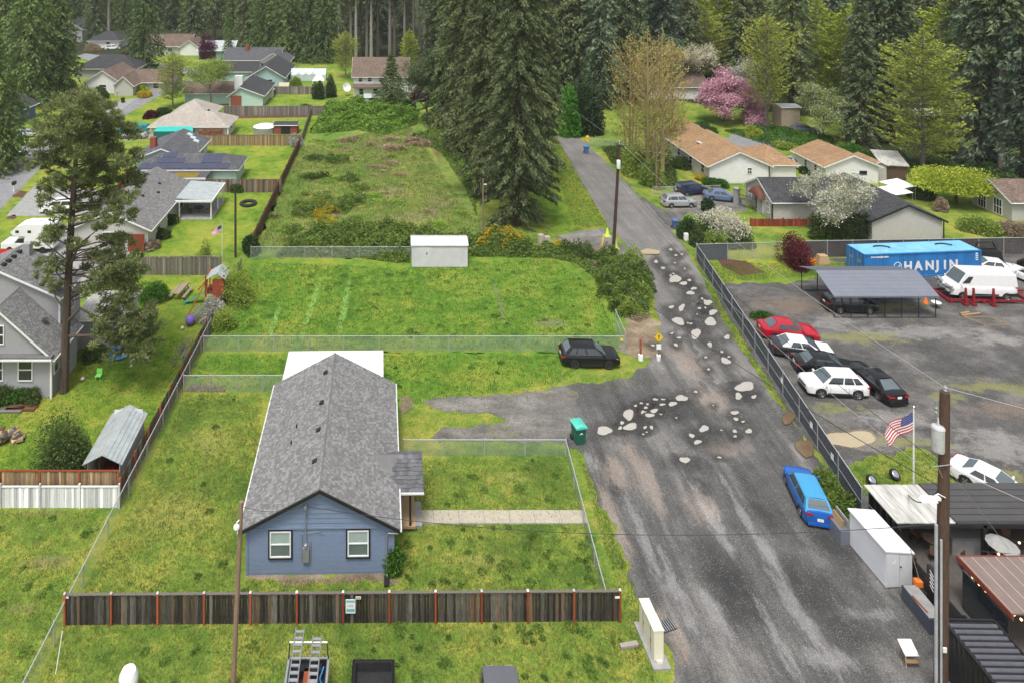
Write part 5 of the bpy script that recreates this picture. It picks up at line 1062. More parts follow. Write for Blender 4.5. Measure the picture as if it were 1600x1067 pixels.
for x in (-.37, .37): m = MB(); m.box((x, -.02, 1.0), (.7, .03, 1.75)); d = m.build('door', M['shedw'], T)
m = MB(); m.box((.06, -.05, 1.2), (.1, .04, .05)); m.build('handle', M['black'], d); m = MB(); m.prism([(-.5, -.042, 1.35), (-.2, -.042, 1.4), (-.2, -.042, 1.65)], (0, -.004, 0)); m.build('sticker', M['white'], d)
# ------------------------------------------------------------------ fences
a, b = G(102, 975), G(968, 969)
front = board_fence('board_fence', 'weathered dark board fence with orange posts in front of the blue house', a, b, 1.55, ['fence_dark', 'fence_dark', 'fence_dark', 'fence_dark', 'fence_dkgrey', 'fence_dkgrey', 'fence_brown'], .152, .012, 2.44, 'post_red', 'fence_grey', -1, True, 'fence_white', .12, .07)
# privacy: the left boundary, from the street end of the garden to the far field
chain_fence('chain_link_fence', 'long chain-link fence slanting along the left side of the blue house yard', (-17.05, 28), (-16.55, 62.5), 1.25, 3.05, group=None)
board_fence('board_fence', 'long brown board fence with orange posts beside the metal-roofed shed', (-17.2, 43.0), (-16.75, 61.5), 1.65, ['fence_brown', 'fence_brown', 'fence_grey'], .15, .01, 2.44, 'post_red', 'fence_brown', -1, True, None, .1, .08, topcap=False)
board_fence('board_fence', 'leaning pale grey board fence under the blossom bush', (-16.75, 61.8), (-16.4, 74), 1.5, ['fence_grey'], .15, .01, 2.44, 'fence_grey', 'fence_grey', -1, True, None, .1, .2, topcap=False)
board_fence('board_fence', 'dark reddish board fence climbing along the left edge of the rough field', (-16.25, 80.3), (-16.25, 123), 1.75, ['fence_red', 'fence_brown', 'fence_brown'], .145, .01, 2.44, 'post_red', 'fence_brown', 1, True, None, .05, .08, topcap=False)
board_fence('board_fence', 'grey board fence running up to the bramble mound', (-16.25, 124), (-17.2, 147), 1.6, ['fence_grey'], .15, .01, 2.44, 'fence_grey', 'fence_grey', 1, False, None, .05, .08, topcap=False)
board_fence('board_fence', 'tall board fence with an orange top rail behind the white fence', G(-60, 783), G(186, 783), 1.95, ['fence_tan', 'timber'], .15, .01, 2.6, 'post_red', 'post_red', -1, True, None, .02, .02)
board_fence('board_fence', 'low whitewashed board fence on the left lot', G(-60, 792), G(187, 792), 1.3, ['fence_white'], .15, .012, 2.6, 'fence_white', 'fence_white', -1, True, None, .25, .03)
board_fence('board_fence', 'grey board fence behind the picnic table', G(222, 430), G(346, 430), 2.0, ['fence_grey'], .15, .012, 2.44, 'fence_grey', 'fence_grey', -1, True, None, .1, .12)
board_fence('board_fence', 'reddish grey board fence right of the patio cover', G(300, 301), G(440, 301), 1.9, ['fence_red', 'fence_grey', 'fence_grey'], .16, .01, 2.44, 'fence_brown', 'fence_brown', -1, True, None, .02, .08)
board_fence('board_fence', 'tan board fence along the back of the solar-roofed house lawn', G(318, 228), G(470, 228), 1.9, ['fence_tan'], .18, .01, 2.44, 'fence_tan', 'fence_brown', -1, True, None, .02, .04)
board_fence('board_fence', 'long grey board fence between the two upper back lawns', G(350, 181), G(506, 181), 2.0, ['fence_grey'], .2, .01, 2.44, 'fence_grey', 'fence_grey', -1, True, None, .02, .04)
board_fence('board_fence', 'farthest grey board fence, below the white tent canopy', G(426, 148), G(512, 148), 1.9, ['fence_grey'], .22, .01, 2.44, 'fence_grey', 'fence_grey', -1, True, None, .02, .04)
board_fence('board_fence', 'low scalloped red fence beside the maroon awning', G(1172, 354), G(1300, 354), 1.0, ['redwood'], .15, .01, 2.2, 'redwood', 'redwood', -1, True, None, .12, .1, topcap=False)
chain_fence('chain_link_fence', 'long chain-link fence across the field behind the blue house', G(318, 549), G(975, 549), 1.32, 3.0)
chain_fence('chain_link_fence', 'short chain-link fence with a gate left of the blue house', G(287, 612), G(452, 612), 1.3, 2.0, mid=False)
chain_fence('chain_link_fence', 'chain-link fence behind the front lawn right of the porch', G(630, 712), G(884, 712), 1.12, 2.7)
chain_fence('chain_link_fence', 'chain-link fence along the lane side of the front lawn', G(884, 712), G(949, 964), 1.12, 2.9)
chain_fence('chain_link_fence', 'sagging chain-link fence under the bramble thicket', G(392, 404), G(646, 404), 1.3, 3.0)
chain_fence('swing_gate', 'open chain-link gate leaf at the field entrance', G(977, 549), G(962, 514), 1.7, 2.2, mid=True)
chain_fence('slatted_fence', 'long steel fence with slate-grey slats between the lane and the yard', (28.95, 42.0), (34.3, 76.8), 1.9, 3.05, slats='slat', mid=True, ss=-1)
chain_fence('slatted_fence', 'dark slatted fence panel at the top corner of the yard', (34.3, 76.8), (37.9, 77.0), 1.85, 3.0, slats='slat', mid=False)
chain_fence('chain_link_fence', 'open chain-link fence behind the maroon maple', (37.9, 77.0), (46.6, 77.5), 1.85, 3.0)
chain_fence('slatted_fence', 'dark brown slatted fence behind the blue container', (46.6, 77.5), (100, 79.5), 1.9, 3.05, slats='slat_b')
chain_fence('chain_link_fence', 'low chain-link fence in front of the white house with the long tan roof', G(1020, 305), G(1125, 302), 1.1, 3)
chain_fence('chain_link_fence', 'chain-link fence beside the green verge at the top of the lane', G(918, 228), G(985, 232), 1.2, 3)
# signs on the dark fence
pf = lambda x, y: (Vector((x-CX, 0, 0))*35/(972-HY)).x
yF = G(500, 972).y-.16
T = thing('notice_sign', 'pale teal notice sign fixed to the dark board fence', 'sign', (pf(548, 0), yF, 1.0)); m = MB(); m.box((0, 0, 0), (.5, .015, .72)); m.build('sign_board', M['white'], T)
for k, (zz, w_, hh, mt) in enumerate(((.26, .44, .12, 'sign_teal'), (.08, .3, .03, 'sign_grey'), (.0, .36, .03, 'sign_grey'), (-.2, .42, .16, 'sign_teal'))): m = MB(); m.box((0, -.011, zz), (w_, .004, hh)); m.build('print', M[mt], T)
T = thing('notice_plate', 'small cream notice plate on the top rail of the dark fence', 'sign', (pf(560, 0), yF, 1.44)); m = MB(); m.box((0, 0, 0), (.28, .015, .14)); m.build('sign_board', M['cream'], T)
for s_ in (-1, 1): m = MB(); m.box((s_*.06, -.011, 0), (.07, .004, .05)); m.build('print', M['red'], T)
for px in (106, 963): T = thing('notice_plate', 'white plate at the %s end of the dark fence' % ('left' if px < 500 else 'right'), 'sign', (pf(px, 0), yF, 1.46)); m = MB(); m.box((0, 0, 0), (.24, .015, .1)); m.build('sign_board', M['white'], T)
for (px, py, k) in ((1222, 600, 'nearest the white car'), (1268, 672, 'in the middle of the fence'), (1311, 723, 'nearest the ivy')):
    q = G(px, py+18); xx = 28.95+(34.3-28.95)*(q.y-42)/34.8-.08; T = thing('paper_notice', 'white notice on the slatted fence '+k, 'sign', (xx, q.y, 1.2), math.radians(-90)); m = MB(); m.box((0, 0, 0), (.3, .01, .42)); m.build('sheet', M['white'], T)
# ------------------------------------------------------------------ poles and wires
def upole(label, p, top, r0, r1, mat='pole', extra=None, name='utility_pole'):
    T = thing(name, label, 'pole', p); m = MB(); m.tube((0, 0, -.2), Vector(top)-Vector(p), r0, r1, 12); m.build('pole', M[mat], T, 40); return T
PR0, PR1 = Vector((25.75, 32.0, 0)), Vector((25.95, 32.0, 14.3)); TP = upole('brown utility pole with a grey transformer beside the black patio', PR0, PR1, .29, .2)
LP = lambda x, y, z: Vector((x, y, z))-PR0
m = MB(); c = LP(25.55, 31.9, 12.2); m.lathe([(.02, -.62), (.24, -.6), (.26, -.5), (.26, .45), (.28, .47), (.24, .55), (.02, .6)], c, 14); m.tube(c+Vector((0, 0, .6)), c+Vector((0, 0, .95)), .05, .03, 8); t_ = m.build('transformer', M['drum'], TP, 40)
m = MB(); m.box(c+Vector((-.1, 0, 1.5)), (.08, .08, .5)); m.lathe([(.06, 0), (.09, .1), (.05, .2), (.09, .3), (.04, .4)], c+Vector((-.1, 0, 1.1)), 8); m.build('cutout', M['steel'], TP)
m = MB(); m.lathe([(.05, 0), (.09, .06), (.05, .14), (.09, .2), (.03, .3)], LP(25.97, 32, 14.3), 8); m.build('insulator', M['steel'], TP)
m = MB(); m.path([LP(25.8, 31.8, 9.5), LP(25.4, 31.7, 9.75), LP(24.9, 31.6, 9.6)], .03, 6); a_ = m.build('lamp_arm', M['trimw'], TP); m = MB(); m.box(LP(24.85, 31.6, 9.6), (.75, .3, .16), taper=.7); m.box(LP(25.25, 31.6, 9.62), (.3, .16, .12)); m.build('street_lamp', M['trimw'], TP)
m = MB(); m.tube(LP(25.42, 31.85, .3), LP(25.42, 31.85, 8.2), .07, None, 8); m.build('conduit', M['conduit'], TP, 40); m = MB(); m.tube(LP(25.55, 31.72, .4), LP(25.55, 31.72, 7.6), .05, None, 8); m.build('conduit', M['conduit'], TP, 40)
m = MB(); m.box(LP(25.62, 31.6, 2.6), (.16, .05, .22)); m.build('pole_tag', M['trimw'], TP)
m = MB(); m.tube(LP(25.1, 31.7, 11.0), LP(25.9, 31.7, 11.1), .02); m.tube(LP(25.6, 31.7, 10.5), LP(25.1, 31.7, 11.6), .015); m.build('bracket', M['steel'], TP)
CB, CT = G(958, 397), Vector((26.2, 78.5, 12.6)); TC = upole('brown utility pole with a small transformer beside the upper lane', CB, CT, .2, .14)
m = MB(); m.lathe([(.02, -.5), (.2, -.48), (.22, -.4), (.22, .4), (.2, .47), (.02, .5)], Vector((26.0, 78.2, 10.4))-CB, 12); m.build('transformer', M['trimw'], TC, 40); m = MB(); m.tube(Vector((26.2, 78.5, 12.4))-CB, Vector((26.2, 78.5, 13.1))-CB, .03); m.build('insulator', M['trimw'], TC)
LB, LT = Vector((-7.53, 32.36, 0)), Vector((-7.13, 32.36, 8.86)); TL = upole('bare leaning timber pole in front of the dark board fence', LB, LT, .13, .1, 'pole2'); m = MB(); m.lathe([(.03, 0), (.14, -.1), (.15, -.2), (.1, -.26)], Vector((-7.32, 32.2, 7.95))-LB, 10); m.tube(Vector((-7.2, 32.3, 8.05))-LB, Vector((-7.32, 32.2, 8.0))-LB, .03); m.build('lamp', M['trimw'], TL)
MP, MT = G(755, 372), Vector((11.1, 82.9, 7.2)); TMm = upole('thin timber pole with a lamp beside the bramble thicket', MP, MT, .12, .09, 'pole2'); m = MB(); m.box(MT-MP+Vector((.2, 0, -.7)), (.5, .1, .1)); m.build('lamp', M['trimw'], TMm)
PL, PT = G(368, 402), Vector((-17.8, 77.7, 8.3)); upole('dark timber pole by the garden flag', PL, PT, .14, .11)
P5, P6 = G(1026, 298), Vector((38.4, 99.2, 8.6)); upole('timber pole among the bare yellow trees', P5, P6, .14, .1, 'pole2')
q = G(1445, 1200); 
def wire(label, a, b, sag=.6, r=.012, m='cable', name='overhead_wire', group='overhead wires'):
    a, b = Vector(a), Vector(b); mb = MB(); n = 14; pts = [a.lerp(b, i/n)-Vector((0, 0, sag*4*(i/n)*(1-i/n))) for i in range(n+1)]; mb.path(pts, r, 4); return tag(mb.build(name, M[m]), label, 'wire', group)
wire('overhead wire from the top of the patio pole to the upper lane pole', (25.95, 32, 14.5), (26.2, 78.5, 13.0), 1.0, .014, 'cable2'); wire('lower overhead wire between the patio pole and the upper lane pole', (25.7, 31.9, 10.9), (26.2, 78.5, 9.2), 1.3, .016, 'cable')
wire('pale overhead wire between the two utility poles, over the slatted fence', (25.75, 32, 10.1), (26.2, 78.5, 8.4), 1.5, .012, 'cable2')
wire('overhead wire running right from the pole top over the yard', (25.95, 32, 14.5), (60, 20, 13.5), .8, .013, 'cable2'); wire('sagging overhead wire running right past the dark flat roof', (25.8, 32, 10.9), (44, 24, 9), .9, .014, 'cable2')
wire('service wire from the patio pole to the blue house mast', (25.7, 31.9, 8.2), (-4.82, 38.05, 4.0), 1.0, .014, 'cable'); wire('service wire from the leaning pole to the blue house mast', (-7.2, 32.3, 8.7), (-4.82, 38.05, 4.05), .3, .01, 'cable')
wire('overhead wire from the upper lane pole to the timber pole among bare trees', (26.2, 78.5, 12.6), (38.4, 99.2, 8.5), .6, .012, 'cable2'); wire('overhead wire up the lane toward the woods', (26.2, 78.5, 12.9), (27, 150, 13), 1.4, .012, 'cable2')
wire('overhead wire from the upper lane pole across to the right houses', (26.2, 78.5, 12.3), (62, 96, 6), 1.0, .012, 'cable2')
wire('black service cable hanging over the white patio roof', (25.8, 32, 9.9), (30.6, 40.4, 2.75), .6, .035, 'cable'); wire('thick black cable with a splice slanting up to the left', (25.8, 32, 9.8), (14, 66, 9), .9, .02, 'cable')
wire('guy wire of the upper lane pole ending in the left lime guard', (26.1, 78.5, 11.2), G(949, 368), .0, .014, 'cable2', 'guy_wire', None); wire('guy wire slanting down right of the patio pole', (25.9, 32, 11), (33.0, 36.5, 3), 0, .014, 'cable2', 'guy_wire', None)
for (px, py, lb) in ((949, 369, 'lime cone left of the upper lane pole'), (962, 388, 'lime cone right of the upper lane pole')):
    q = G(px, py); T = thing('traffic_cone', lb, 'cone', q); m = MB(); m.lathe([(.3, 0.03), (.27, .1), (.05, .98), (.02, 1.0)], (0, 0, 0), 14); m.build('cone', M['limecone'], T, 40); m = MB(); m.box((0, 0, .02), (.7, .7, .04)); m.build('base', M['limecone'], T); m = MB(); m.lathe([(.185, .4), (.125, .68)], (0, 0, 0), 14); m.build('band', M['white'], T)
q = G(938, 402); m = MB(); m.tube((0, 0, 0), (.55, .5, 2.4), .06, .06, 8); o = mat_('guy_guard', 'yellow tube guard on the guy wire beside the upper lane pole', 'wire guard', m, M['yellow']); o.location = q
# ------------------------------------------------------------------ flags
def flag(name, label, p, hgt, Wf, Hf, ang, r=.05, stars=True):
    T = thing(name, label, 'flagpole', p); m = MB(); m.tube((0, 0, 0), (0, 0, hgt), r, r*.6, 10); m.build('pole', M['trimw'], T, 40); m = MB(); m.lathe([(.02, 0), (.08, .06), (.08, .1), (.02, .16)], (0, 0, hgt), 8); m.build('finial', M['chrome'], T)
    D = Vector((math.cos(ang), math.sin(ang), 0)); Nn = Vector((-D.y, D.x, 0)); droop = .55
    def pt(u, v, off=0):
        w = .16*math.sin(u*7+v*1.5)*u**.7; return Vector((0, 0, hgt-.25))+D*(u*Wf*.86+.05)-Vector((0, 0, v*Hf+droop*Wf*u**1.15*.8))+Nn*(w+off)+D*(.12*math.sin(v*5)*u)
    stripes = {'flag_red': MB(), 'flag_white': MB()}; nu = 16
    for k in range(13):
        mb = stripes['flag_red' if k % 2 == 0 else 'flag_white']; us = [(.4 if k < 7 else 0)+(1-(.4 if k < 7 else 0))*i/nu for i in range(nu+1)]
        mb.grid([[pt(u, (k+j/2)/13) for j in range(3)] for u in us])
    fo = stripes['flag_red'].build('flag', M['flag_red'], T, 60); stripes['flag_white'].build('white_stripes', M['flag_white'], fo, 60)
    m = MB(); m.grid([[pt(.4*i/8, 7/13*j/6) for j in range(7)] for i in range(9)]); m.build('canton', M['flag_blue'], fo, 60)
    if stars:
        m = MB()
        for i in range(9):
            for j in range(11):
                if (i+j) % 2: continue
                for off in (.012, -.012):
                    c = pt(.4*(j+1)/12, 7/13*(i+1)/10, off); e1, e2 = (pt(.4*(j+1)/12+.01, 7/13*(i+1)/10, off)-c).normalized(), Vector((0, 0, 1)); R_ = Hf*.021
                    pts = []
                    for q in range(10): a = math.pi/2+q*math.pi/5; rr = R_ if q % 2 == 0 else R_*.42; pts.append(c+e1*rr*math.cos(a)+e2*rr*math.sin(a))
                    m.add([c]+pts, [(0, q+1, (q+1) % 10+1) for q in range(10)])
        m.build('stars', M['flag_white'], fo)
    return T
flag('flagpole', 'white flagpole flying a large striped flag behind the patio', (32.9, 43.0, 0), 6.15, 2.1, 1.15, math.radians(182), .06)
q = G(347, 402); flag('flagpole', 'thin white flagpole with a small pale flag in the back garden', q, 3.9, 1.25, .75, math.radians(180), .035, False)
# ------------------------------------------------------------------ street things
def wheelie(label, p, body, lid, rz=0, s=1.0):
    T = thing('wheelie_bin', label, 'bin', p, rz); T.scale = (s,)*3
    m = MB(); m.add([(-.25, -.25, .06), (.25, -.25, .06), (.25, .25, .06), (-.25, .25, .06), (-.31, -.34, 1.0), (.31, -.34, 1.0), (.31, .34, 1.0), (-.31, .34, 1.0)], [(3,2,1,0),(0,1,5,4),(1,2,6,5),(2,3,7,6),(3,0,4,7),(4,5,6,7)]); m.build('body', M[body], T)
    m = MB(); m.grid([[(-.34+.68*i/6, -.4+.8*j/6, 1.02+.1*(1-((i-3)/3)**2)*(.5+.5*(1-((j-3)/3)**2))) for j in range(7)] for i in range(7)]); m.box((0, -.4, 1.0), (.68, .04, .08)); m.build('lid', M[lid], T, 50)
    for x in (-.28, .28): m = MB(); m.tube((x-.04, .3, .13), (x+.04, .3, .13), .13, None, 12); m.build('wheel', M['rubber'], T)
    m = MB(); m.tube((-.25, .42, .98), (.25, .42, .98), .02); m.build('handle', M[body], T); return T
q = G(904, 690); T = wheelie('green wheeled bin with a faded teal lid at the lane corner', q, 'bin_green', 'teal_lid', math.radians(12), 1.28); m = MB(); m.prism([(-.1, -.315, .62), (.12, -.315, .62), (.05, -.322, .72), (-.02, -.322, .72)], (0, -.004, 0)); m.build('emblem', M['white'], T)
wheelie('green wheeled bin at the kerb of the left street', G(34, 249), 'bin_green', 'bin_green', 0, 1.1); wheelie('black wheeled bin on the driveway beside the bending street', G(192, 161), 'black', 'black', 0, 1.1)
wheelie('blue bin with a teal lid at the top of the lane', G(916, 240), 'siding_navy', 'bluepl', 0, 1.2); wheelie('dark blue bin beside the white-flowering bush', G(1055, 358), 'siding_navy', 'siding_navy', 0, 1.1)
wheelie('black bin by the far cross street, left one', G(242, 107), 'black', 'black', 0, 1.1); wheelie('black bin by the far cross street, right one', G(247, 106), 'black', 'black', 0, 1.1)
T = thing('utility_cabinet', 'cream double utility cabinet on a concrete pad beside the gravel', 'cabinet', (13.12, 33.5, 0), math.radians(3)); m = MB(); m.bb(-.42, -.35, -.02, .45, 2.0, .1); m.build('pad', M['concrete2'], T)
for y0, hh in ((0, 1.55), (.88, 1.5)):
    m = MB(); m.bb(-.24, y0+.01, .12, .24, y0+.86, hh); c = m.build('cabinet', M['cream'], T); m = MB(); m.bb(-.27, y0-.01, hh, .27, y0+.87, hh+.05); m.build('lid', M['cream'], c); m = MB(); m.bb(-.25, y0+.4, .2, -.243, y0+.42, hh-.1); m.bb(-.26, y0+.36, .7, -.243, y0+.38, .9); m.build('door_seam', M['black'], c)
m = MB(); m.bb(-.14, -.12, .1, .14, -.02, .22); m.build('foot', M['cream'], T)
q = G(1041, 978); m = MB(); m.bb(-.45, -.3, 0, .45, .3, .02)
o = mat_('storm_grate', 'iron storm grate in the gravel beside the cream cabinet', 'drain', m, M['black']); o.location = q+Vector((0, 0, .02)); o.rotation_euler = (0, 0, .3)
for i in range(7): m = MB(); m.box((-.38+i*.127, 0, .03), (.045, .56, .03)); m.build('bar', M['steel'], o)
m = MB(); m.box((0, 0, .09), (.95, .22, .14), rz=.16); o = mat_('timber_block', 'weathered timber lying in the grass left of the cream cabinet', 'timber', m, M['fence_grey']); o.location = G(983, 1010)
for (px, py, lb, c) in ((1001, 562, 'orange marker post with a white base left of the yellow sign', 'orange'),):
    T = thing('marker_post', lb, 'bollard', G(px, py)); m = MB(); m.tube((0, 0, .4), (0, 0, 1.75), .09, None, 10); m.build('post', M['post_red'], T); m = MB(); m.lathe([(.22, 0), (.2, .45), (.12, .5)], (0, 0, 0), 10); m.build('base', M['white'], T)
T = thing('warning_sign', 'yellow diamond warning sign on a post at the bend of the lane', 'sign', G(1029, 563)); m = MB(); m.tube((0, 0, 0), (0, 0, 2.0), .05, None, 8); m.build('post', M['fence_brown'], T); m = MB(); s_ = .38; m.prism([(0, -.06, 2.0-s_), (s_, -.06, 2.0), (0, -.06, 2.0+s_), (-s_, -.06, 2.0)], (0, -.012, 0)); m.build('sign_board', M['yellow'], T); m = MB(); m.box((0, -.065, 1.2), (.4, .012, .45)); m.build('plate', M['white'], T); m = MB(); m.lathe([(.16, 0), (.19, .45), (.14, .48)], (0, 0, 0), 10); m.build('base', M['white'], T)
m = MB(); m.prism([(-.03, -.076, 1.8), (.03, -.076, 1.8), (.03, -.076, 2.06), (.1, -.076, 2.06), (0, -.076, 2.22), (-.1, -.076, 2.06), (-.03, -.076, 2.06)], (0, -.004, 0)); m.build('symbol', M['black'], T)
T = thing('warning_plate', 'small yellow plate on the open gate post', 'sign', G(971, 549)+Vector((0, -.1, 1.1))); m = MB(); m.box((0, 0, 0), (.25, .015, .22)); m.build('sign_board', M['yellow'], T)
m = MB(); m.lathe([(.42, 0), (.44, .3), (.32, .55), (.02, .66)], (0, 0, .9), 20); m.tube((0, 0, 0), (0, 0, .95), .4, None, 16); o = mat_('gas_tank', 'white domed tank top at the bottom edge of the photo', 'tank', m, M['white'], None, None, 40); o.location = (-12.3, 31.9, -.1)
m = MB(); m.tube((0, 0, 0), (.18, .3, 1.75), .025, None, 6); o = mat_('marker_stake', 'thin white stake standing in the grass left of the dark fence', 'stake', m, M['trimw']); o.location = G(87, 1052)
for (px, py, lb) in ((845, 386, 'left grey stone block among the gorse'), (855, 389, 'right grey stone block among the gorse')):
    m = MB(); m.box((0, 0, .7), (.7, .6, 1.5), rz=.2, taper=.8); o = mat_('stone_block', lb, 'stone', m, M['concrete']); o.location = G(px, py)
m = MB(); m.box((0, 0, .6), (.5, .4, .8), taper=.9); m.box((0, 0, .15), (.2, .2, .3)); o = mat_('mailbox', 'white mailbox beside the white-flowering bush', 'mailbox', m, M['trimw']); o.location = G(1072, 378)
T = thing('mailbox', 'dark mailbox on a white post by the left street', 'mailbox', G(22, 300)); m = MB(); m.box((0, 0, .55), (.14, .14, 1.1)); m.build('post', M['trimw'], T); m = MB(); m.box((0, 0, 1.25), (.4, .6, .45)); m.build('box', M['black'], T)
T = thing('fire_hydrant', 'yellow hydrant at the top of the lane', 'hydrant', G(918, 222)); m = MB(); m.lathe([(.25, 0), (.22, .15), (.2, .8), (.27, .85), (.2, 1.05), (.05, 1.15)], (0, 0, 0), 12); m.build('barrel', M['yellow'], T, 40); m = MB(); m.tube((-.36, 0, .6), (.36, 0, .6), .11, None, 8); m.build('outlet', M['yellow'], T)
for (px, py, lb) in ((183, 168, 'slim lamp post beside the bending street'),):
    T = thing('lamp_post', lb, 'lamp post', G(px, py)); m = MB(); m.tube((0, 0, 0), (0, 0, 3.0), .09, .07, 8); m.build('post', M['steel'], T); m = MB(); m.lathe([(.08, 3), (.25, 3.2), (.2, 3.5), (.05, 3.6)], (0, 0, 0), 8); m.build('lantern', M['steel'], T)
T = thing('iron_gate', 'tall black iron driveway gate between stone pillars left of the maroon awning', 'gate', (47.3, 93.6, 0), -1.05)
for x in (0, 3.4): m = MB(); m.box((x, 0, 1.1), (.6, .6, 2.2)); m.box((x, 0, 2.25), (.75, .75, .14)); m.build('pillar', M['concrete2'], T)
m = MB(); m.box((1.7, 0, .25), (2.8, .04, .06)); m.box((1.7, 0, 1.6), (2.8, .04, .06)); m.build('gate_frame', M['black'], T)
for i in range(17): x = .4+i*.165; m = MB(); m.tube((x, 0, .2), (x, 0, 1.9+.9*abs(i-8)/8), .018, None, 5); m.build('bar', M['black'], T)
# ------------------------------------------------------------------ garden things on the left
T = thing('picnic_table', 'weathered wooden picnic table on the back garden lawn', 'table', G(276, 470), math.radians(-8))
for i in range(5): m = MB(); m.box((-.34+i*.17, 1.0, .74), (.155, 2.3, .04)); m.build('plank', M['timber' if i % 2 else 'fence_grey'], T)
for s_ in (-1, 1):
    m = MB(); m.box((s_*.72, 1.0, .43), (.26, 2.3, .04)); m.build('bench', M['fence_grey'], T)
    for y in (.25, 1.75): m = MB(); m.tube((s_*.75, y, 0), (s_*.25, y, .74), .05, None, 4); m.build('leg', M['fence_brown'], T)
T = thing('play_tower', 'wooden play tower with a red wall and a teal slide by the blossom bush', 'playset', G(337, 478))
for x in (-1, .8):
    for y in (0, 1.6): m = MB(); m.box((x, y, 1.5), (.12, .12, 3.0)); m.build('post', M['post_red'], T)
m = MB(); m.bb(-1.05, -.05, 1.2, .85, 1.65, 1.3); m.build('deck', M['redwood'], T); m = MB(); m.bb(-.3, -.09, .1, .85, -.03, 2.6); m.build('wall', M['redwood'], T); m = MB(); m.prism([(-.9, -.3, 2.7), (.2, -.3, 3.3), (1.0, -.3, 2.7), (.2, -.3, 3.2)], (0, 2.1, 0)); m.build('roof', M['metalroof'], T)
m = MB(); m.grid([[(-1.0-.35*i, .2+.5*j, 1.3-.26*i+.012*i*i) for j in range(2)] for i in range(7)]); m.bb(-3.2, .15, .0, -2.9, .75, .12); m.build('slide', M['teal'], T)
for s_ in (-1, 1): m = MB(); m.tube((-1.0, .6, 2.3), (-1.0+s_*.9-.3, -2.2, 0), .06, None, 6); m.build('swing_leg', M['post_red'], T)
m = MB(); m.tube((-1, .6, 2.3), (-1.3, -1.5, 2.3), .06, None, 6); m.build('swing_beam', M['post_red'], T)
m = MB(); m.lathe([(.02, .02), (.3, .1), (.48, .45), (.3, .82), (.02, .93)], (0, 0, 0), 16); o = mat_('ball', 'large purple ball beside the grey board fence', 'ball', m, M['purple'], None, None, 60); o.location = G(297, 508)
m = MB(); n = 18; P = [[(math.cos(2*math.pi*i/n)*(.75+.18*math.cos(2*math.pi*j/8)), math.sin(2*math.pi*i/n)*(.75+.18*math.cos(2*math.pi*j/8)), .2+.18*math.sin(2*math.pi*j/8)) for j in range(9)] for i in range(n+1)]; m.grid(P)
T = thing('paddling_pool', 'blue and white inflatable ring pool on the garden grass', 'paddling pool', G(187, 555)); m.build('ring', M['bluepl'], T, 60); m = MB(); m.lathe([(.62, .1), (.01, .12)], (0, 0, 0), 16); m.build('floor', M['white'], T); m = MB(); m.box((.3, .2, .5), (.25, .2, .6), ry=.3, taper=.5); m.build('toy', M['white'], T)
T = thing('garden_chair', 'tiny lime plastic chair on the garden grass', 'chair', G(154, 592)); m = MB(); m.bb(-.22, -.2, .3, .22, .2, .34); m.build('seat', M['lime'], T); m = MB(); m.bb(-.22, .18, .34, .22, .22, .75); m.build('backrest', M['lime'], T)
for x in (-.2, .2):
    for y in (-.18, .18): m = MB(); m.tube((x, y, 0), (x*.9, y, .32), .025, None, 5); m.build('leg', M['lime'], T)
m = MB(); m.lathe([(.01, 0), (.16, .1), (.16, .2), (.01, .32)], (0, 0, 0), 10); o = mat_('ball', 'small pale ball near the lime chair', 'ball', m, M['cream'], None, None, 60); o.location = G(129, 594); me = o.data
o2 = link('ball', me); tag(o2, 'small white ball on the grass below the purple ball', 'ball'); o2.location = G(285, 515); o2 = link('bluebin', me) if False else None
m = MB(); m.lathe([(.3, 0), (.35, .5), (.3, .55)], (0, 0, 0), 12); o = mat_('plastic_tub', 'blue plastic tub under the tall pine', 'tub', m, M['bluepl']); o.location = G(189, 468)
T = thing('wood_pile', 'heap of cut logs on the lawn left of the dark round bush', 'firewood', G(12, 690))
for i in range(46):
    m = MB(); a = random.uniform(0, math.pi); r = random.uniform(.1, .2); l = random.uniform(.25, .45); z_ = random.uniform(0.1, .75); x = random.uniform(-1.5, 1.2)*(1-z_*.6); y = random.uniform(-.6, .6)*(1-z_*.6); d = Vector((math.cos(a), math.sin(a), random.uniform(-.3, .3)))*l/2
    m.tube(Vector((x, y, z_))-d, Vector((x, y, z_))+d, r, None, 7); m.build('log', M[random.choice(['fence_brown', 'timber', 'fence_grey', 'fence_grey'])], T)
for k, (dx, dy, mt, lb) in enumerate(((0, 0, 'fence_grey', 'grey planks stacked on the lawn below the cottage window'), (.9, .25, 'fence_red', 'red-brown planks stacked on the lawn below the cottage window'))):
    q = G(14, 640); T = thing('plank_stack', lb, 'planks', (q.x+dx, q.y+dy, 0))
    for i in range(5): m = MB(); m.box((random.uniform(-.1, .1), (i % 3)*.32-.3, .06+.07*(i//3)), (2.2, .28, .05), rz=random.uniform(-.06, .06)); m.build('plank', M[mt], T)
q = G(275, 555); T = thing('branch_heap', 'grey driftwood branches heaped along the board fence', 'branches', (-17.9, 58.6, 0))
for i in range(26): m = MB(); x, y = random.uniform(-.5, .4), random.uniform(-1.6, 1.8); m.tube((x, y, random.uniform(.05, .5)), (x+random.uniform(-.4, .4), y+random.uniform(.3, 1.1), random.uniform(.1, .9)), .05, .02, 5); m.build('branch', M['fence_grey'], T)
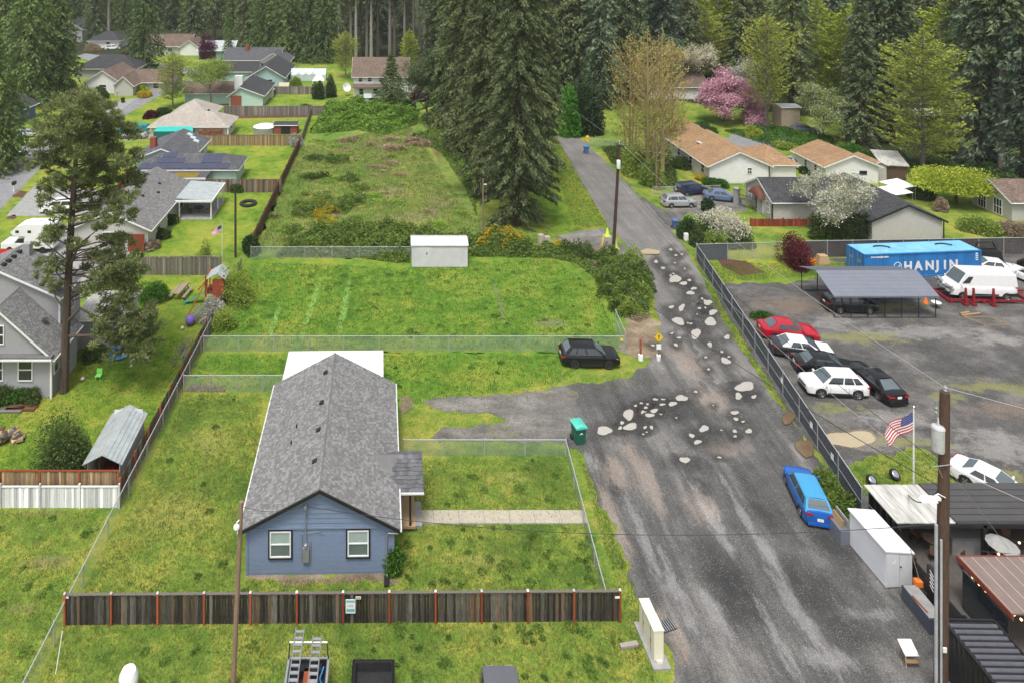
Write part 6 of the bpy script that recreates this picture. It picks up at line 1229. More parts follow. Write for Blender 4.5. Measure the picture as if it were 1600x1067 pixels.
m = MB(); n = 16; P = [[(math.cos(2*math.pi*i/n)*(.55+.16*math.cos(2*math.pi*j/8)), math.sin(2*math.pi*i/n)*(.55+.16*math.cos(2*math.pi*j/8)), .16+.15*math.sin(2*math.pi*j/8)) for j in range(9)] for i in range(n+1)]; m.grid(P); o = mat_('old_tyre', 'old tyre lying on the lawn right of the patio cover', 'tyre', m, M['rubber'], None, None, 60); o.location = G(388, 320); o.scale = (1.7, 1.7, 1.3)
q = Vector((-25.6, 90.5, .08)); T = thing('patio_set', 'dark garden table with two chairs under the patio cover', 'table', q); m = MB(); m.lathe([(.7, .7), (.7, .75)], (0, 0, 0), 14); m.build('table_top', M['black'], T); m = MB(); m.tube((0, 0, 0), (0, 0, .7), .06); m.build('leg', M['black'], T)
for x in (-1.2, 1.2): m = MB(); m.box((x, 0, .45), (.5, .5, .08)); m.box((x*1.18, 0, .8), (.06, .5, .7)); m.box((x, 0, .2), (.4, .4, .4), taper=.9); m.build('chair', M['fence_brown'], T)
# ------------------------------------------------------------------ vehicles
BLK = paint('black_car_paint', (.005, .005, .006)); WHT = paint('white_car_paint', (.78, .78, .78)); RED = paint('crimson_car_paint', (.42, .006, .025)); BLU = paint('bright_blue_car_paint', (.012, .11, .42)); NVY = paint('navy_car_paint', (.02, .03, .07)); SLV = paint('silver_car_paint', (.5, .52, .55), .3, .5); TEA = paint('teal_car_paint', (.01, .3, .33)); GRY = paint('grey_car_paint', (.16, .16, .18), .35, .4); BLR = paint('pale_blue_roof_paint', (.05, .3, .55)); CHA = paint('charcoal_car_paint', (.025, .025, .03))
R_ = math.radians
car('parked_suv', 'black off-road wagon with black wheels parked at the field gate', 'car', (16.75, 57.9), R_(-2), BLK, 'suv', 'rimb', scale=1.03)
T = car('parked_hatchback', 'bright blue hatchback parked along the slatted fence', 'car', (26.35, 43.25), R_(77.6), BLU, 'hatch', top=BLR, trim=None)
car('parked_sedan', 'crimson sedan, farthest in the row by the fence', 'car', (35.9, 61.8), R_(-8), RED, 'sedan', trim=None, scale=1.02)
car('parked_sedan', 'dark sedan with mismatched white roof and hood behind the crimson car', 'car', (35.5, 59.0), R_(-12), CHA, 'sedan', top=WHT, hood=WHT, scale=1.02)  # white roof paints in glare; white hood stands for the car behind
car('parked_sedan', 'black sedan with chrome window frames between the white car and the two-tone car', 'car', (36.0, 56.6), R_(-10), BLK, 'sedan', scale=1.02)
car('parked_crossover', 'white crossover facing the slatted fence', 'car', (35.0, 54.1), R_(176), WHT, 'suv', scale=1.0, trim=None)
car('parked_sedan', 'black sedan with red tail lights showing its back, right of the white crossover', 'car', (38.55, 54.6), R_(97), BLK, 'sedan', scale=1.03)
car('parked_coupe', 'white coupe on the grass behind the patio roofs', 'car', (39.0, 43.9), R_(-56), WHT, 'coupe', trim=None)
car('parked_suv', 'small black wagon sheltered under the metal carport', 'car', (44.5, 66.4), R_(-3), BLK, 'suv', trim=None)
car('parked_hatchback', 'silver-white hatchback at the entrance off the lane', 'car', (39.2, 93.3), R_(3), SLV, 'hatch', trim=None, scale=1.08)
car('parked_minivan', 'navy minivan with red tail lights behind the silver hatchback', 'car', (43.0, 98.0), R_(14), NVY, 'van', trim=None, scale=.95); car('parked_sedan', 'slate blue car beside the navy minivan', 'car', (46.2, 95.5), R_(-18), paint('slate_blue_car_paint', (.1, .15, .26)), 'sedan', trim=None)
car('parked_minivan', 'white minivan with dark windows on the driveway behind the tall pine', 'car', (-44.3, 91.3), R_(182), WHT, 'van', trim=None)
car('parked_hatchback', 'silver car on the lawn edge at the left of the street', 'car', G(46, 214)[:2], R_(8), SLV, 'hatch', detail=False); car('parked_sedan', 'silver car in front of the teal pickup', 'car', G(209, 216)[:2], R_(185), SLV, 'sedan', trim=None)
car('parked_sedan', 'white car with red markings at the left edge near the green bin', 'car', G(18, 243)[:2], R_(5), WHT, 'sedan', trim=None, top=RED)
car('parked_suv', 'slate grey wagon beside the beige shed', 'car', G(1257, 208)[:2], R_(-15), paint('slate_grey_car_paint', (.09, .1, .14)), 'suv', trim=None); car('parked_sedan', 'white car between the two tan-roofed houses', 'car', (65.2, 111), R_(95), WHT, 'sedan', trim=None)
car('parked_sedan', 'white sedan with its back turned, at the right edge beyond the van', 'car', (67.4, 72.2), R_(105), WHT, 'coupe', trim=None); car('parked_sedan', 'black sedan at the right edge by the brown-black fence', 'car', (70.6, 73.5), R_(110), BLK, 'sedan', trim=None); car('parked_sedan', 'white sedan half hidden between van and blue container', 'car', (64.9, 74.2), R_(160), WHT, 'sedan', trim=None)
car('parked_van', 'white family van far across the upper street', 'van', G(176, 78)[:2], R_(20), WHT, 'van', trim=None)
for (x, y, lb) in ((12, 397, 'red and white vehicle behind the cottage roof'),):
    T = car('parked_van', lb, 'van', (-42.3, 75.2), R_(4), WHT, 'van', top=RED, trim=None)
# pickups
def pickup(label, loc, heading, body, name='pickup_truck', cap=None, bedfill=True, Lb=1.95, W_=2.0, zb=1.3):
    T = thing(name, label, 'pickup', (loc[0], loc[1], 0), heading); hb = .55
    rows = []
    for x, zt in ((-2.85, .95), (-2.83, zb), (-.9, zb), (-.88, zb)): pass
    m = MB()
    for s in (-1, 1): m.bb(-2.8, s*W_/2, hb, -.85, s*(W_/2-.12), zb)
    m.bb(-.9, -W_/2, hb, 2.75, W_/2, .95); m.prism([(.9, -W_/2, .95), (2.75, -W_/2, .95), (2.72, -W_/2+.05, 1.16), (.9, -W_/2+.05, 1.28)], (0, W_, 0)); m.bb(-.9, -W_/2, .95, .95, W_/2, 1.28)
    cabp = [(-.85, 1.28), (-.75, 1.86), (-.45, 1.93), (.2, 1.93), (.95, 1.28)]; m.prism([(x, -W_/2+.16, z) for x, z in cabp], (0, W_-.32, 0)); m.build('body', body, T, 30)
    m = MB(); m.bb(-2.86, -W_/2+.1, hb, -2.79, W_/2-.1, zb-.02); m.build('tailgate', body, T)
    m = MB(); m.bb(-2.79, -W_/2+.12, .72, -.9, W_/2-.12, .78)
    for i in range(14): y = -W_/2+.2+i*(W_-.4)/13; m.bb(-2.75, y-.03, .78, -.95, y+.03, .82)
    m.bb(-2.79, -W_/2+.12, .78, -2.75, W_/2-.12, zb-.04); m.bb(-.95, -W_/2+.12, .78, -.9, W_/2-.12, zb-.02)
    for s in (-1, 1): m.bb(-2.75, s*(W_/2-.15), .78, -.95, s*(W_/2-.118), zb-.01)
    m.build('bed_liner', M['liner'], T)
    m = MB(); 
    for s in (-1, 1): m.tube((-2.78, s*(W_/2-.06), zb+.01), (-.9, s*(W_/2-.06), zb+.01), .06, None, 6)
    m.build('bed_rail', body, T, 40)
    for s in (-1, 1):
        m = MB(); m.prism([(.3, s*(W_/2-.15), 1.32), (.78, s*(W_/2-.15), 1.32), (.2, s*(W_/2-.15), 1.84), (-.65, s*(W_/2-.15), 1.84), (-.72, s*(W_/2-.15), 1.32)], (0, s*.012, 0)); m.build('side_window', M['carglass'], T)
        m = MB(); m.box((-2.83, s*(W_/2-.06), 1.0), (.08, .12, .35)); m.build('tail_light', M['tail'], T)
        m = MB(); m.box((2.72, s*(W_/2-.25), .95), (.08, .4, .16)); m.build('headlight', M['head'], T)
        for x in (-1.85, 1.75):
            w = link('wheel', None, T); w.location = (x, s*(W_/2-.12), .38); w.rotation_euler = (-s*math.pi/2, 0, 0); m = MB(); m.lathe([(.24, -.12), (.38, -.1), (.38, .1), (.24, .12)], (0, 0, 0), 16); m.build('tyre', M['rubber'], w, 40); m = MB(); m.lathe([(.24, .1), (.2, .09), (.02, .08)], (0, 0, 0), 12); m.build('rim', M['rim'], w, 40)
    m = MB(); m.add([(.93, -W_/2+.24, 1.31), (.93, W_/2-.24, 1.31), (.24, W_/2-.24, 1.92), (.24, -W_/2+.24, 1.92)], [(0,1,2,3)]); m.v = [(x+.012, y, z+.012) for x, y, z in m.v]; m.build('windshield', M['carglass'], T)
    m = MB(); m.add([(-.86, -W_/2+.3, 1.36), (-.86, W_/2-.3, 1.36), (-.78, W_/2-.3, 1.82), (-.78, -W_/2+.3, 1.82)], [(0,1,2,3)]); m.v = [(x-.015, y, z) for x, y, z in m.v]; m.build('rear_window', M['carglass'], T)
    if cap: m = MB(); m.prism([(-2.8, -W_/2+.1, zb), (-2.75, -W_/2+.2, 1.85), (-.9, -W_/2+.2, 1.85), (-.9, -W_/2+.1, zb)], (0, W_-.2, 0)); m.build('canopy', cap, T)
    return T
pickup('silver pickup with ladders on its rack at the bottom of the photo', (-3.95, 29.7), R_(-90), SLV)
pickup('black pickup with an empty ribbed bed at the bottom of the photo', (-.85, 29.6), R_(-90), BLK)
pickup('teal pickup with a canopy on the driveway of the beige house', G(208, 210)[:2], R_(182), TEA, cap=TEA)
car('parked_suv', 'silver-grey vehicle with a ridged roof at the bottom edge of the photo', 'car', (5.0, 29.65), R_(-90), GRY, 'van', trim=None, scale=1.0)
# ladder rack and ladders on the first pickup
T = thing('ladder_rack', 'black ladder rack standing over the bed of the silver pickup', 'rack', (-3.95, 31.2, 0))
for x in (-.95, .95):
    for y in (-.7, 1.2): m = MB(); m.tube((x, y, 1.3), (x*.92, y, 2.15), .03, None, 6); m.build('post', M['black'], T)
for y in (-.7, 1.2): m = MB(); m.tube((-.9, y, 2.15), (.9, y, 2.15), .035, None, 6); m.build('crossbar', M['trimw'], T)
for x0, yt, lb in ((-4.42, 32.95, 'left silver ladder lying on the pickup rack'), (-3.55, 32.6, 'right silver ladder lying on the pickup rack')):
    T = thing('ladder', lb, 'ladder', (x0, yt, 2.2)); Ln = 4.2
    for s in (-.2, .2): m = MB(); m.box((s, -Ln/2, .04), (.045, Ln, .09)); m.build('rail', M['chrome'], T)
    for i in range(13): m = MB(); m.box((0, -.15-i*.31, .05), (.38, .11, .05)); m.build('rung', M['steel'], T)
T = thing('bed_cargo', 'orange tool case lying in the silver pickup bed', 'case', (-3.95, 31.6, .8)); m = MB(); m.box((0, -.1, .2), (.32, 1.3, .35)); m.build('case', M['post_red'], T)
m = MB(); m.box((-3.9, 32.2, 1.0), (1.2, .35, .35)); mat_('tool_box', 'black tool box across the silver pickup bed', 'box', m, M['black']); m = MB(); m.path([(-3.3, 31, 1.1), (-3.25, 31.4, 1.3), (-3.35, 31.8, 1.05), (-3.2, 32.2, 1.2)], .04, 6); mat_('hose', 'teal hose coiled in the silver pickup bed', 'hose', m, M['bluepl'])
# camper
T = thing('camper_truck', 'white pickup carrying a white camper behind the cottage roof', 'camper', (-42.0, 79.5, 0), R_(180)); 
m = MB(); m.prism([(-3, -1.0, 1.1), (.2, -1, 1.1), (.25, -1, 2.0), (1.6, -1, 2.1), (1.9, -1, 2.5), (1.2, -1, 3.1), (.3, -1, 3.35), (-3, -1, 3.35)], (0, 2.0, 0)); c = m.build('camper', M['white'], T, 30)
for x in (1.1, -.3): 
    for s in (-1, 1): m = MB(); m.box((x, s*1.01, 2.55), (.4, .02, .3)); m.build('window', M['glass'], c); 
m = MB(); m.box((-.8, 0, 3.42), (.6, .5, .14)); m.build('roof_hatch', M['trimw'], c)
m = MB(); m.bb(-3, -.95, .6, 3, .95, 1.1); m.prism([(.3, -.85, 1.1), (1.7, -.85, 1.1), (1.1, -.85, 1.8), (.3, -.85, 1.85)], (0, 1.7, 0)); m.bb(1.5, -.92, 1.0, 3, .92, 1.2); m.build('truck_body', WHT, T, 30)
for s in (-1, 1):
    m = MB(); m.prism([(.4, s*.86, 1.2), (1.5, s*.86, 1.2), (1.05, s*.86, 1.7), (.4, s*.86, 1.75)], (0, s*.01, 0)); m.build('side_window', M['carglass'], T)
    for x in (-1.8, 2.0): m = MB(); m.tube((x, s*.72, .4), (x, s*.97, .4), .4, None, 16); m.build('wheel', M['rubber'], T)
# ------------------------------------------------------------------ yard: container, carport, van, lift
ca = R_(4.6); T = thing('shipping_container', 'long blue shipping container with large white lettering in the yard', 'container', (50.3, 72.6, 0), ca); CL, CW, CH = 13.3, 2.45, 2.6
m = MB(); m.bb(0, .02, .08, CL, CW, CH-.03)
m.build('body', M['box_blue'], T)
m = MB(); n = 52
for i in range(n):
    x0 = .16+i*(CL-.32)/n; w = (CL-.32)/n
    m.prism([(x0+.02, .02, .2), (x0+.07, -.035, .2), (x0+w*.5+.02, -.035, .2), (x0+w*.5+.07, .02, .2)], (0, 0, CH-.36))
m.build('corrugation', M['box_blue'], T, kind='stuff')
m = MB()
for (a, b) in (((0, -.04, .08), (CL, -.04, .08)), ((0, -.04, CH-.06), (CL, -.04, CH-.06)), ((0, -.02, .1), (0, -.02, CH)), ((CL, -.02, .1), (CL, -.02, CH)), ((0, CW, CH-.06), (CL, CW, CH-.06)), ((0, 0, CH-.06), (0, CW, CH-.06)), ((0, CW, .1), (0, CW, CH)), ((CL, 0, CH-.06), (CL, CW, CH-.06))): m.tube(a, b, .075, None, 4)
m.build('frame', M['box_blue'], T)
m = MB(); m.bb(.05, .05, CH-.03, CL-.05, CW-.05, CH)
for i in range(36): x0 = .3+i*(CL-.6)/36; m.bb(x0, .08, CH, x0+.17, CW-.08, CH+.02)
m.build('roof', M['box_top'], T)
for y in (.65, 1.8):
    m = MB(); m.box((-.03, y, 1.3), (.04, 1.08, 2.3)); d = m.build('door', M['box_blue'], T); m = MB()
    for k in (-.25, .25): m.tube((-.08, y+k, .2), (-.08, y+k, 2.4), .025, None, 6)
    m.box((-.06, y, 1.6), (.01, .3, .3)); m.build('lock_bar', M['steel'], d)
def text(s, size, mat, parent, loc, rot, name='lettering', off=0.0, ext=.006, sp=1.0, sx=1.0):
    cu = bpy.data.curves.new(name, 'FONT'); cu.body = s; cu.size = size; cu.offset = off; cu.extrude = ext; cu.space_character = sp; cu.resolution_u = 3
    tmp = bpy.data.objects.new('tmp', cu); COL.objects.link(tmp); dg = bpy.context.evaluated_depsgraph_get(); me = bpy.data.meshes.new_from_object(tmp.evaluated_get(dg)); bpy.data.objects.remove(tmp)
    me.materials.clear(); me.materials.append(mat); o = link(name, me, parent); o.location = loc; o.rotation_euler = rot; o.scale = (sx, 1, 1); return o
for ch, px in zip('HANJIN', (0, 1.22, 2.44, 3.7, 4.55, 5.2)): text(ch, 1.32, M['white'], T, (4.45+px, -.045, .72), (math.pi/2, 0, 0), 'letter', .06, .008)
text('www.hanjin.com', .3, M['white'], T, (.7, -.045, CH-.42), (math.pi/2, 0, 0), 'lettering', .012)
for k in range(4): m = MB(); m.box((CL-.45, -.045, 2.25-.22*k), (.28, .012, .13)); m.build('marking', M['white'], T)
m = MB(); ring = []; 
for i in range(24):
    t0, t1 = 2*math.pi*i/24, 2*math.pi*(i+1)/24; m.add([(3.75+.47*math.cos(t0), -.05, 1.2+.47*math.sin(t0)), (3.75+.47*math.cos(t1), -.05, 1.2+.47*math.sin(t1)), (3.75+.38*math.cos(t1), -.05, 1.2+.38*math.sin(t1)), (3.75+.38*math.cos(t0), -.05, 1.2+.38*math.sin(t0))], [(0,1,2,3)])
m.prism([(3.42, -.048, 1.0), (3.75, -.048, 1.12), (4.05, -.048, 1.45), (3.95, -.048, 1.0), (3.7, -.048, .86)], (0, -.006, 0)); m.build('emblem', M['white'], T)
for x, lb in ((3.0, 'black bumper strip lying on the left end of the container roof'), (10.2, 'black bumper strip lying on the right end of the container roof')): m = MB(); m.path([Vector((math.cos(k*.5)*.9, math.sin(k*.5)*.45, CH+.1)) for k in range(6)], .07, 6); o = mat_('bumper_strip', lb, 'car part', m, M['black']); o.location = (50.3+x*math.cos(ca)-1.2*math.sin(ca), 72.6+x*math.sin(ca)+1.2, 0)
T = thing('carport', 'open carport with a grey ribbed metal roof in the yard', 'carport', (42.1, 64.9, 0), 0); W_ = 9.65
pts = [(-.25, 2.16), (2.55, 3.3), (5.35, 2.4)]
for (y0, z0), (y1, z1) in zip(pts, pts[1:]):
    n = 7 if y0 < 1 else 6
    for i in range(n):
        f0, f1 = i/n, (i+1)/n; a = (y0+(y1-y0)*f0, z0+(z1-z0)*f0); b = (y0+(y1-y0)*f1, z0+(z1-z0)*f1); m = MB(); m.prism([(-.2, a[0], a[1]), (-.2, b[0]-.02, b[1]-.004), (-.2, b[0]-.02, b[1]+.03), (-.2, a[0], a[1]+.03)], (W_+.35, 0, 0)); m.build('roof_sheet', M['carport'], T)
m = MB(); m.prism([(-.2, -.27, 2.05), (-.2, -.22, 2.05), (-.2, -.22, 2.2), (-.2, -.27, 2.2)], (W_+.35, 0, 0)); m.build('gutter', M['carport'], T)
for i in range(7):
    for y, zt in ((0, 2.18), (5.15, 2.4)):
        if y and i not in (0, 1, 3, 5, 6): continue
        m = MB(); m.tube((i*W_/6, y, 0), (i*W_/6, y, zt), .045, None, 6); m.build('post', M['black'], T)
for y in (0, 5.15): m = MB(); m.tube((0, y, .05), (W_, y, .05), .045, None, 6); m.build('base_rail', M['black'], T)
V_ = (58.9, 68.7); T = car('cargo_van', 'white cargo van with a smashed front on a red frame rack', 'van', V_, R_(176), WHT, 'cargo', cargo=True, trim=None, scale=1.06); T.location.z = .22
m = MB(); r = random.Random(3)
for i in range(14): m.box((3.0+r.uniform(-.15, .12), r.uniform(-.9, .9), r.uniform(.4, 1.25)), (r.uniform(.15, .5), r.uniform(.2, .7), r.uniform(.06, .2)), rz=r.uniform(-.6, .6), rx=r.uniform(-.5, .5))
m.build('exposed_front_frame', M['steel'], T); m = MB(); m.box((2.95, .2, .75), (.25, 1.3, .5)); m.build('radiator', M['black'], T); m = MB(); m.bb(-2.98, -1.06, .45, -2.2, 1.06, .72); m.build('rear_cladding', M['black'], T); m = MB(); m.bb(-1.2, 1.02, .5, 1.0, 1.06, .62); m.bb(-1.2, -1.06, .5, 1.0, -1.02, .62); m.build('side_cladding', M['black'], T)
T = thing('frame_rack', 'red steel frame-straightening rack under the white cargo van', 'rack', (58.6, 67.6, 0), R_(-2)); 
for y in (-.05, 2.1): m = MB(); m.box((1.2, y, .3), (9.0, .16, .18)); m.build('rail', M['red'], T)
for x in (-3.2, 0, 4.6): m = MB(); m.box((x, 1, .16), (.3, 2.4, .3)); m.build('crossbeam', M['red'], T)
for lb, x in (('', -2.1), ('', -1.35), ('', .55)): m = MB(); m.box((x, -.55, .95), (.24, .24, 1.55), taper=.55); m.box((x, -.5, .16), (.42, .5, .16)); m.build('pulling_tower', M['red'], T)
m = MB(); m.box((5.8, -.3, .35), (1.6, .4, .4)); m.build('pump', M['red'], T)
T = thing('car_frame', 'black roll bar frame on top of the stacked parts by the fence', 'car part', (66.3, 76.2, 0)); m = MB(); m.path([(-1.2, 0, 1.6), (-.9, 0, 2.3), (.8, 0, 2.4), (1.2, 0, 1.7), (-1.2, 0, 1.6)], .09, 6); m.build('roll_bar', M['black'], T); m = MB(); m.box((0, 0, .8), (3.2, 1.4, 1.5), taper=.8); m.build('parts_heap', M['black'], T)
T = thing('pallet_frame', 'thin wooden frame lying on the gravel near the frame rack', 'frame', G(1545, 504)); 
for a, b in (((-1.6, .9, .05), (-.6, -.5, .05)), ((-.6, -.5, .05), (1.6, -.5, .05)), ((-1.6, .9, .05), (.8, .9, .05)), ((.8, .9, .05), (1.6, -.5, .05))): m = MB(); m.tube(a, b, .05, None, 4); m.build('batten', M['timber'], T)
m = MB(); m.box((0, 0, .1), (2.2, .2, .1), rz=.2); m.box((-.5, .1, .2), (1.1, .2, .1), rz=.25); o = mat_('plank_stack', 'short planks on the gravel in front of the frame rack', 'planks', m, M['timber']); o.location = G(1517, 493)
T = thing('traffic_cone', 'orange cone between carport and cargo van', 'cone', G(1446, 474)); m = MB(); m.lathe([(.25, 0), (.22, .08), (.04, .75), (.02, .76)], (0, 0, 0), 12); m.build('cone', M['orange'], T, 40)
T = thing('fire_bowl', 'white-topped round stand beside the carport post', 'bowl', G(1463, 482)); m = MB(); m.tube((0, 0, 0), (0, 0, .5), .08); m.build('stand', M['black'], T); m = MB(); m.lathe([(.3, .5), (.42, .6), (.02, .68)], (0, 0, 0), 14); m.build('lid', M['trimw'], T)
T = thing('small_loader', 'orange and tan machine parts heaped behind the carport', 'machine', G(1285, 412)); m = MB(); m.box((0, 0, .5), (1.3, .9, .9), taper=.7); m.build('body', M['fence_tan'], T); m = MB(); m.box((-1.4, 0, .25), (1.0, .8, .4), rz=.3); m.build('bucket', M['orange'], T)
T = thing('wheel', 'bare car wheel resting against the slatted fence', 'wheel', G(1318, 748)); 
m = MB(); m.lathe([(.22, -.1), (.33, -.09), (.33, .09), (.22, .1)], (0, 0, 0), 16); o = m.build('tyre', M['rubber'], T, 40); m = MB(); m.lathe([(.235, .103), (.2, .125), (.06, .115)], (0, 0, 0), 12); o2 = m.build('rim', M['chrome'], T, 40)
for o_ in (o, o2): o_.location = (0, 0, .3); o_.rotation_euler = (.7, .3, 0)
T2 = copy_tree(T); T2['label'] = 'bare car wheel on the grass right of the other wheel'; T2.location = G(1362, 757); T3 = copy_tree(T); T3['label'] = 'pale wheel lying nearest the flagpole'; T3.location = G(1398, 748)
# ------------------------------------------------------------------ black patio of the restaurant
T = thing('patio_pavilion', 'black open patio pavilion with white and charcoal roofs at the right edge', 'pavilion', (30, 40, 0)); o = Vector((30, 40, 0))
def pb(name, mat, x0, y0, z0, x1, y1, z1, par=None): m = MB(); m.bb(x0-30, y0-40, z0, x1-30, y1-40, z1); return m.build(name, M[mat], par or T)
pb('floor', 'deck', 28.9, 33.2, .02, 40, 41.2, .16)
for i in range(9): pb('roof_sheet', 'mossyroof', 28.6+i*.37, 38.6, 2.56+.012*(i % 2), 28.6+(i+1)*.37-.012, 41.35, 2.62+.012*(i % 2))
pb('roof', 'flat_dark', 31.95, 38.55, 2.58, 44, 41.4, 2.7); pb('fascia', 'black', 28.6, 38.5, 2.38, 44, 38.56, 2.56)
m = MB(); [m.bb(2.0, -1.4+i*.45, 2.7, 14, -1.37+i*.45, 2.712) for i in range(6)]; m.build('roof_seams', M['black'], T, kind='stuff')
pb('wall', 'black', 28.86, 38.7, .1, 28.94, 41.2, 1.35); pb('back_wall', 'black', 28.9, 41.15, .1, 40, 41.25, 2.5)
for i in range(6): pb('post', 'black', 28.84, 38.7+i*.49, 1.35, 28.96, 38.82+i*.49, 2.5)
pb('rail', 'steel', 28.8, 38.7, 1.5, 28.84, 41.2, 1.56)
for z in (.35, .5, .65, .8, .95, 1.1, 1.25): pb('slat', 'black', 28.86, 34.4, z, 28.92, 38.7, z+.07)
for y in (34.4, 35.5, 36.6, 37.7): pb('post', 'black', 28.84, y-.06, .1, 28.96, y+.06, 1.45)
for x in (31.2, 33.5, 36): 
    for y in (38.6, 36.3): pb('post', 'black', x-.1, y-.1, .1, x+.1, y+.1, 2.6)
m = MB(); m.bb(.1, -6.9, 2.75, 9, -3.8, 2.83); m.build('pergola_roof', M['pergola'], T)
m = MB(); [m.bb(.12+i*.62, -6.88, 2.83, .16+i*.62, -3.82, 2.85) for i in range(14)]; m.build('pergola_seams', M['concrete'], T, kind='stuff')
pb('pergola_fascia', 'fascia_red', 30.02, 33.0, 2.58, 30.1, 36.3, 2.86); pb('pergola_fascia', 'fascia_red', 30.1, 36.2, 2.55, 39, 36.28, 2.84)
pb('bar_counter', 'concrete2', 32.3, 39.3, .1, 34.3, 39.8, 1.15); pb('bar_top', 'steel', 32.25, 39.2, 1.15, 34.35, 39.9, 1.21)
pb('glass_screen', 'glass', 30.2, 33.4, .2, 30.24, 36.1, 2.2); pb('doorway_wall', 'black', 28.7, 35.9, .1, 28.9, 36.6, 2.1); pb('low_wall', 'black', 27.6, 34.2, .0, 29.9, 34.35, 1.15)
m = MB()
for i, (z, w) in enumerate(((1.9, .05), (1.7, .09), (1.5, .06), (1.3, .08), (1.1, .05))): m.box((-1.31, -3.75, z), (.012, .3, w), rx=.6)
m.build('white_writing', M['white'], T)
T = thing('wall_sign', 'white sign with red lettering on the low black wall', 'sign', (28.5, 34.18, .85)); m = MB(); m.box((0, 0, 0), (.55, .015, .32)); m.build('sign_board', M['white'], T); m = MB(); m.box((.05, -.011, -.04), (.3, .004, .1)); m.build('print', M['red'], T); m = MB(); m.box((-.05, -.011, .08), (.38, .004, .05)); m.build('print', M['black'], T)
m_, t_, b_ = nodes('warm_bulb'); b_.inputs['Emission Color'].default_value = (1, .45, .2, 1); b_.inputs['Emission Strength'].default_value = 3.0; M['bulb'] = m_
T = thing('string_lights', 'strings of warm bulbs hanging over the dark patio', 'lights', (33, 38, 0)); r = random.Random(4)
for (a, b) in (((-1, -.9, 2.35), (8, -.9, 2.35)), ((0, -2.0, 2.0), (8, -2.4, 2.2)), ((1.5, .3, 1.9), (8, .2, 2.2)), ((-2.6, -1.9, 2.3), (-2.0, -4.8, 2.3))):
    m = MB(); a, b = Vector(a), Vector(b); n = 9; pts = [a.lerp(b, i/n)-Vector((0, 0, .25*4*(i/n)*(1-i/n))) for i in range(n+1)]; m.path(pts, .012, 4); m.build('cable', M['cable'], T)
    for p in pts[1:-1]: m = MB(); m.lathe([(.01, -.14), (.055, -.09), (.05, -.03), (.02, 0)], p, 8); m.build('bulb', M['bulb'], T)
T = thing('parasol', 'round pale parasol on the dark patio', 'parasol', (33.75, 37.7, .1)); m = MB(); m.lathe([(.75, 2.05), (.4, 2.22), (.03, 2.34)], (0, 0, 0), 12); m.build('canopy', M['concrete2'], T); m = MB(); m.tube((0, 0, 0), (0, 0, 2.3), .03); m.build('pole', M['black'], T)
for k, (x, y, lb) in enumerate(((31.3, 39.6, 'round patio table left of the bar counter'), (35.5, 39.2, 'round patio table right of the bar counter'), (32.6, 37.6, 'round patio table in front of the bar counter'), (35.2, 37.4, 'round patio table right of the parasol'))):
    T = thing('patio_table', lb, 'table', (x, y, .16)); m = MB(); m.lathe([(.42, .7), (.42, .74)], (0, 0, 0), 14); m.build('table_top', M['fence_brown'], T); m = MB(); m.tube((0, 0, 0), (0, 0, .7), .05); m.build('leg', M['black'], T)
    for j in range(3):
        a = 2.1*j+k; C_ = thing('patio_chair', 'dark patio chair drawn up to a round table', 'chair', (x+.75*math.cos(a), y+.75*math.sin(a), .16), a, 'patio chairs'); m = MB(); m.box((0, 0, .45), (.4, .4, .05)); m.build('seat', M['fence_red'], C_); m = MB(); m.box((.2, 0, .72), (.04, .4, .5)); m.build('backrest', M['fence_brown'], C_)
        for sx in (-.17, .17):
            for sy in (-.17, .17): m = MB(); m.tube((sx, sy, 0), (sx, sy, .44), .02, None, 4); m.build('leg', M['black'], C_)
T = thing('planter_box', 'long black planter beside the grey utility conduits', 'planter', (27.9, 35.85, 0)); m = MB(); m.bb(-.4, -.95, 0, .4, .95, .8); m.build('box', M['slat'], T); m = MB(); m.bb(-.36, -.9, .8, .36, .9, .82); m.build('soil', M['concrete2'], T); m = MB(); m.box((-.3, -.2, .86), (.06, .9, .05), rz=.1); m.build('batten', M['post_red'], T)
T = thing('planter_box', 'grey metal planter behind the white storage shed', 'planter', (26.75, 40.7, 0)); m = MB(); m.bb(-.35, -.6, 0, .35, .6, .85); m.build('box', M['carport'], T); m = MB(); m.box((-.1, .1, 1.0), (.1, .9, .5), ry=.3); m.build('board', M['timber'], T); m = MB(); m.box((.2, .1, 1.1), (.08, 1.1, .5)); m.build('panel', M['concrete2'], T)
T = thing('orange_crate', 'small orange crate with a broom on the black planter', 'crate', (28.35, 36.75, .8)); m = MB(); m.box((0, 0, .15), (.35, .3, .28)); m.build('crate', M['orange'], T); m = MB(); m.tube((.1, 0, .2), (-.1, .4, 1.6), .02); m.build('broom', M['timber'], T)
T = thing('folding_sign', 'white-topped sandwich board on the gravel beside the conduits', 'sign', (25.4, 33.55, 0)); T.scale = (.75, .75, .85); m = MB(); m.add([(-.45, -.35, .7), (.45, -.35, .7), (.45, .35, 1.05), (-.45, .35, 1.05)], [(0,1,2,3)]); m.prism([(-.45, -.35, .66), (.45, -.35, .66), (.45, .35, 1.01), (-.45, .35, 1.01)], (0, 0, .03)); m.build('panel', M['white'], T)
for x in (-.4, .4):
    for y in (-.3, .3): m = MB(); m.tube((x, y*1.2, 0), (x, y, .75), .03, None, 5); m.build('leg', M['timber'], T)
m = MB(); m.box((0, -.3, .35), (.8, .3, .05)); m.build('shelf', M['timber'], T)
T = thing('shipping_container', 'black shipping container with a ribbed roof in the lower right corner', 'container', (26.7, 33.05, 0), R_(-1)); CLb = 6.05
m = MB(); m.bb(0, -CLb, .05, 2.44, 0, 2.56); m.build('body', M['box_black'], T); m = MB()
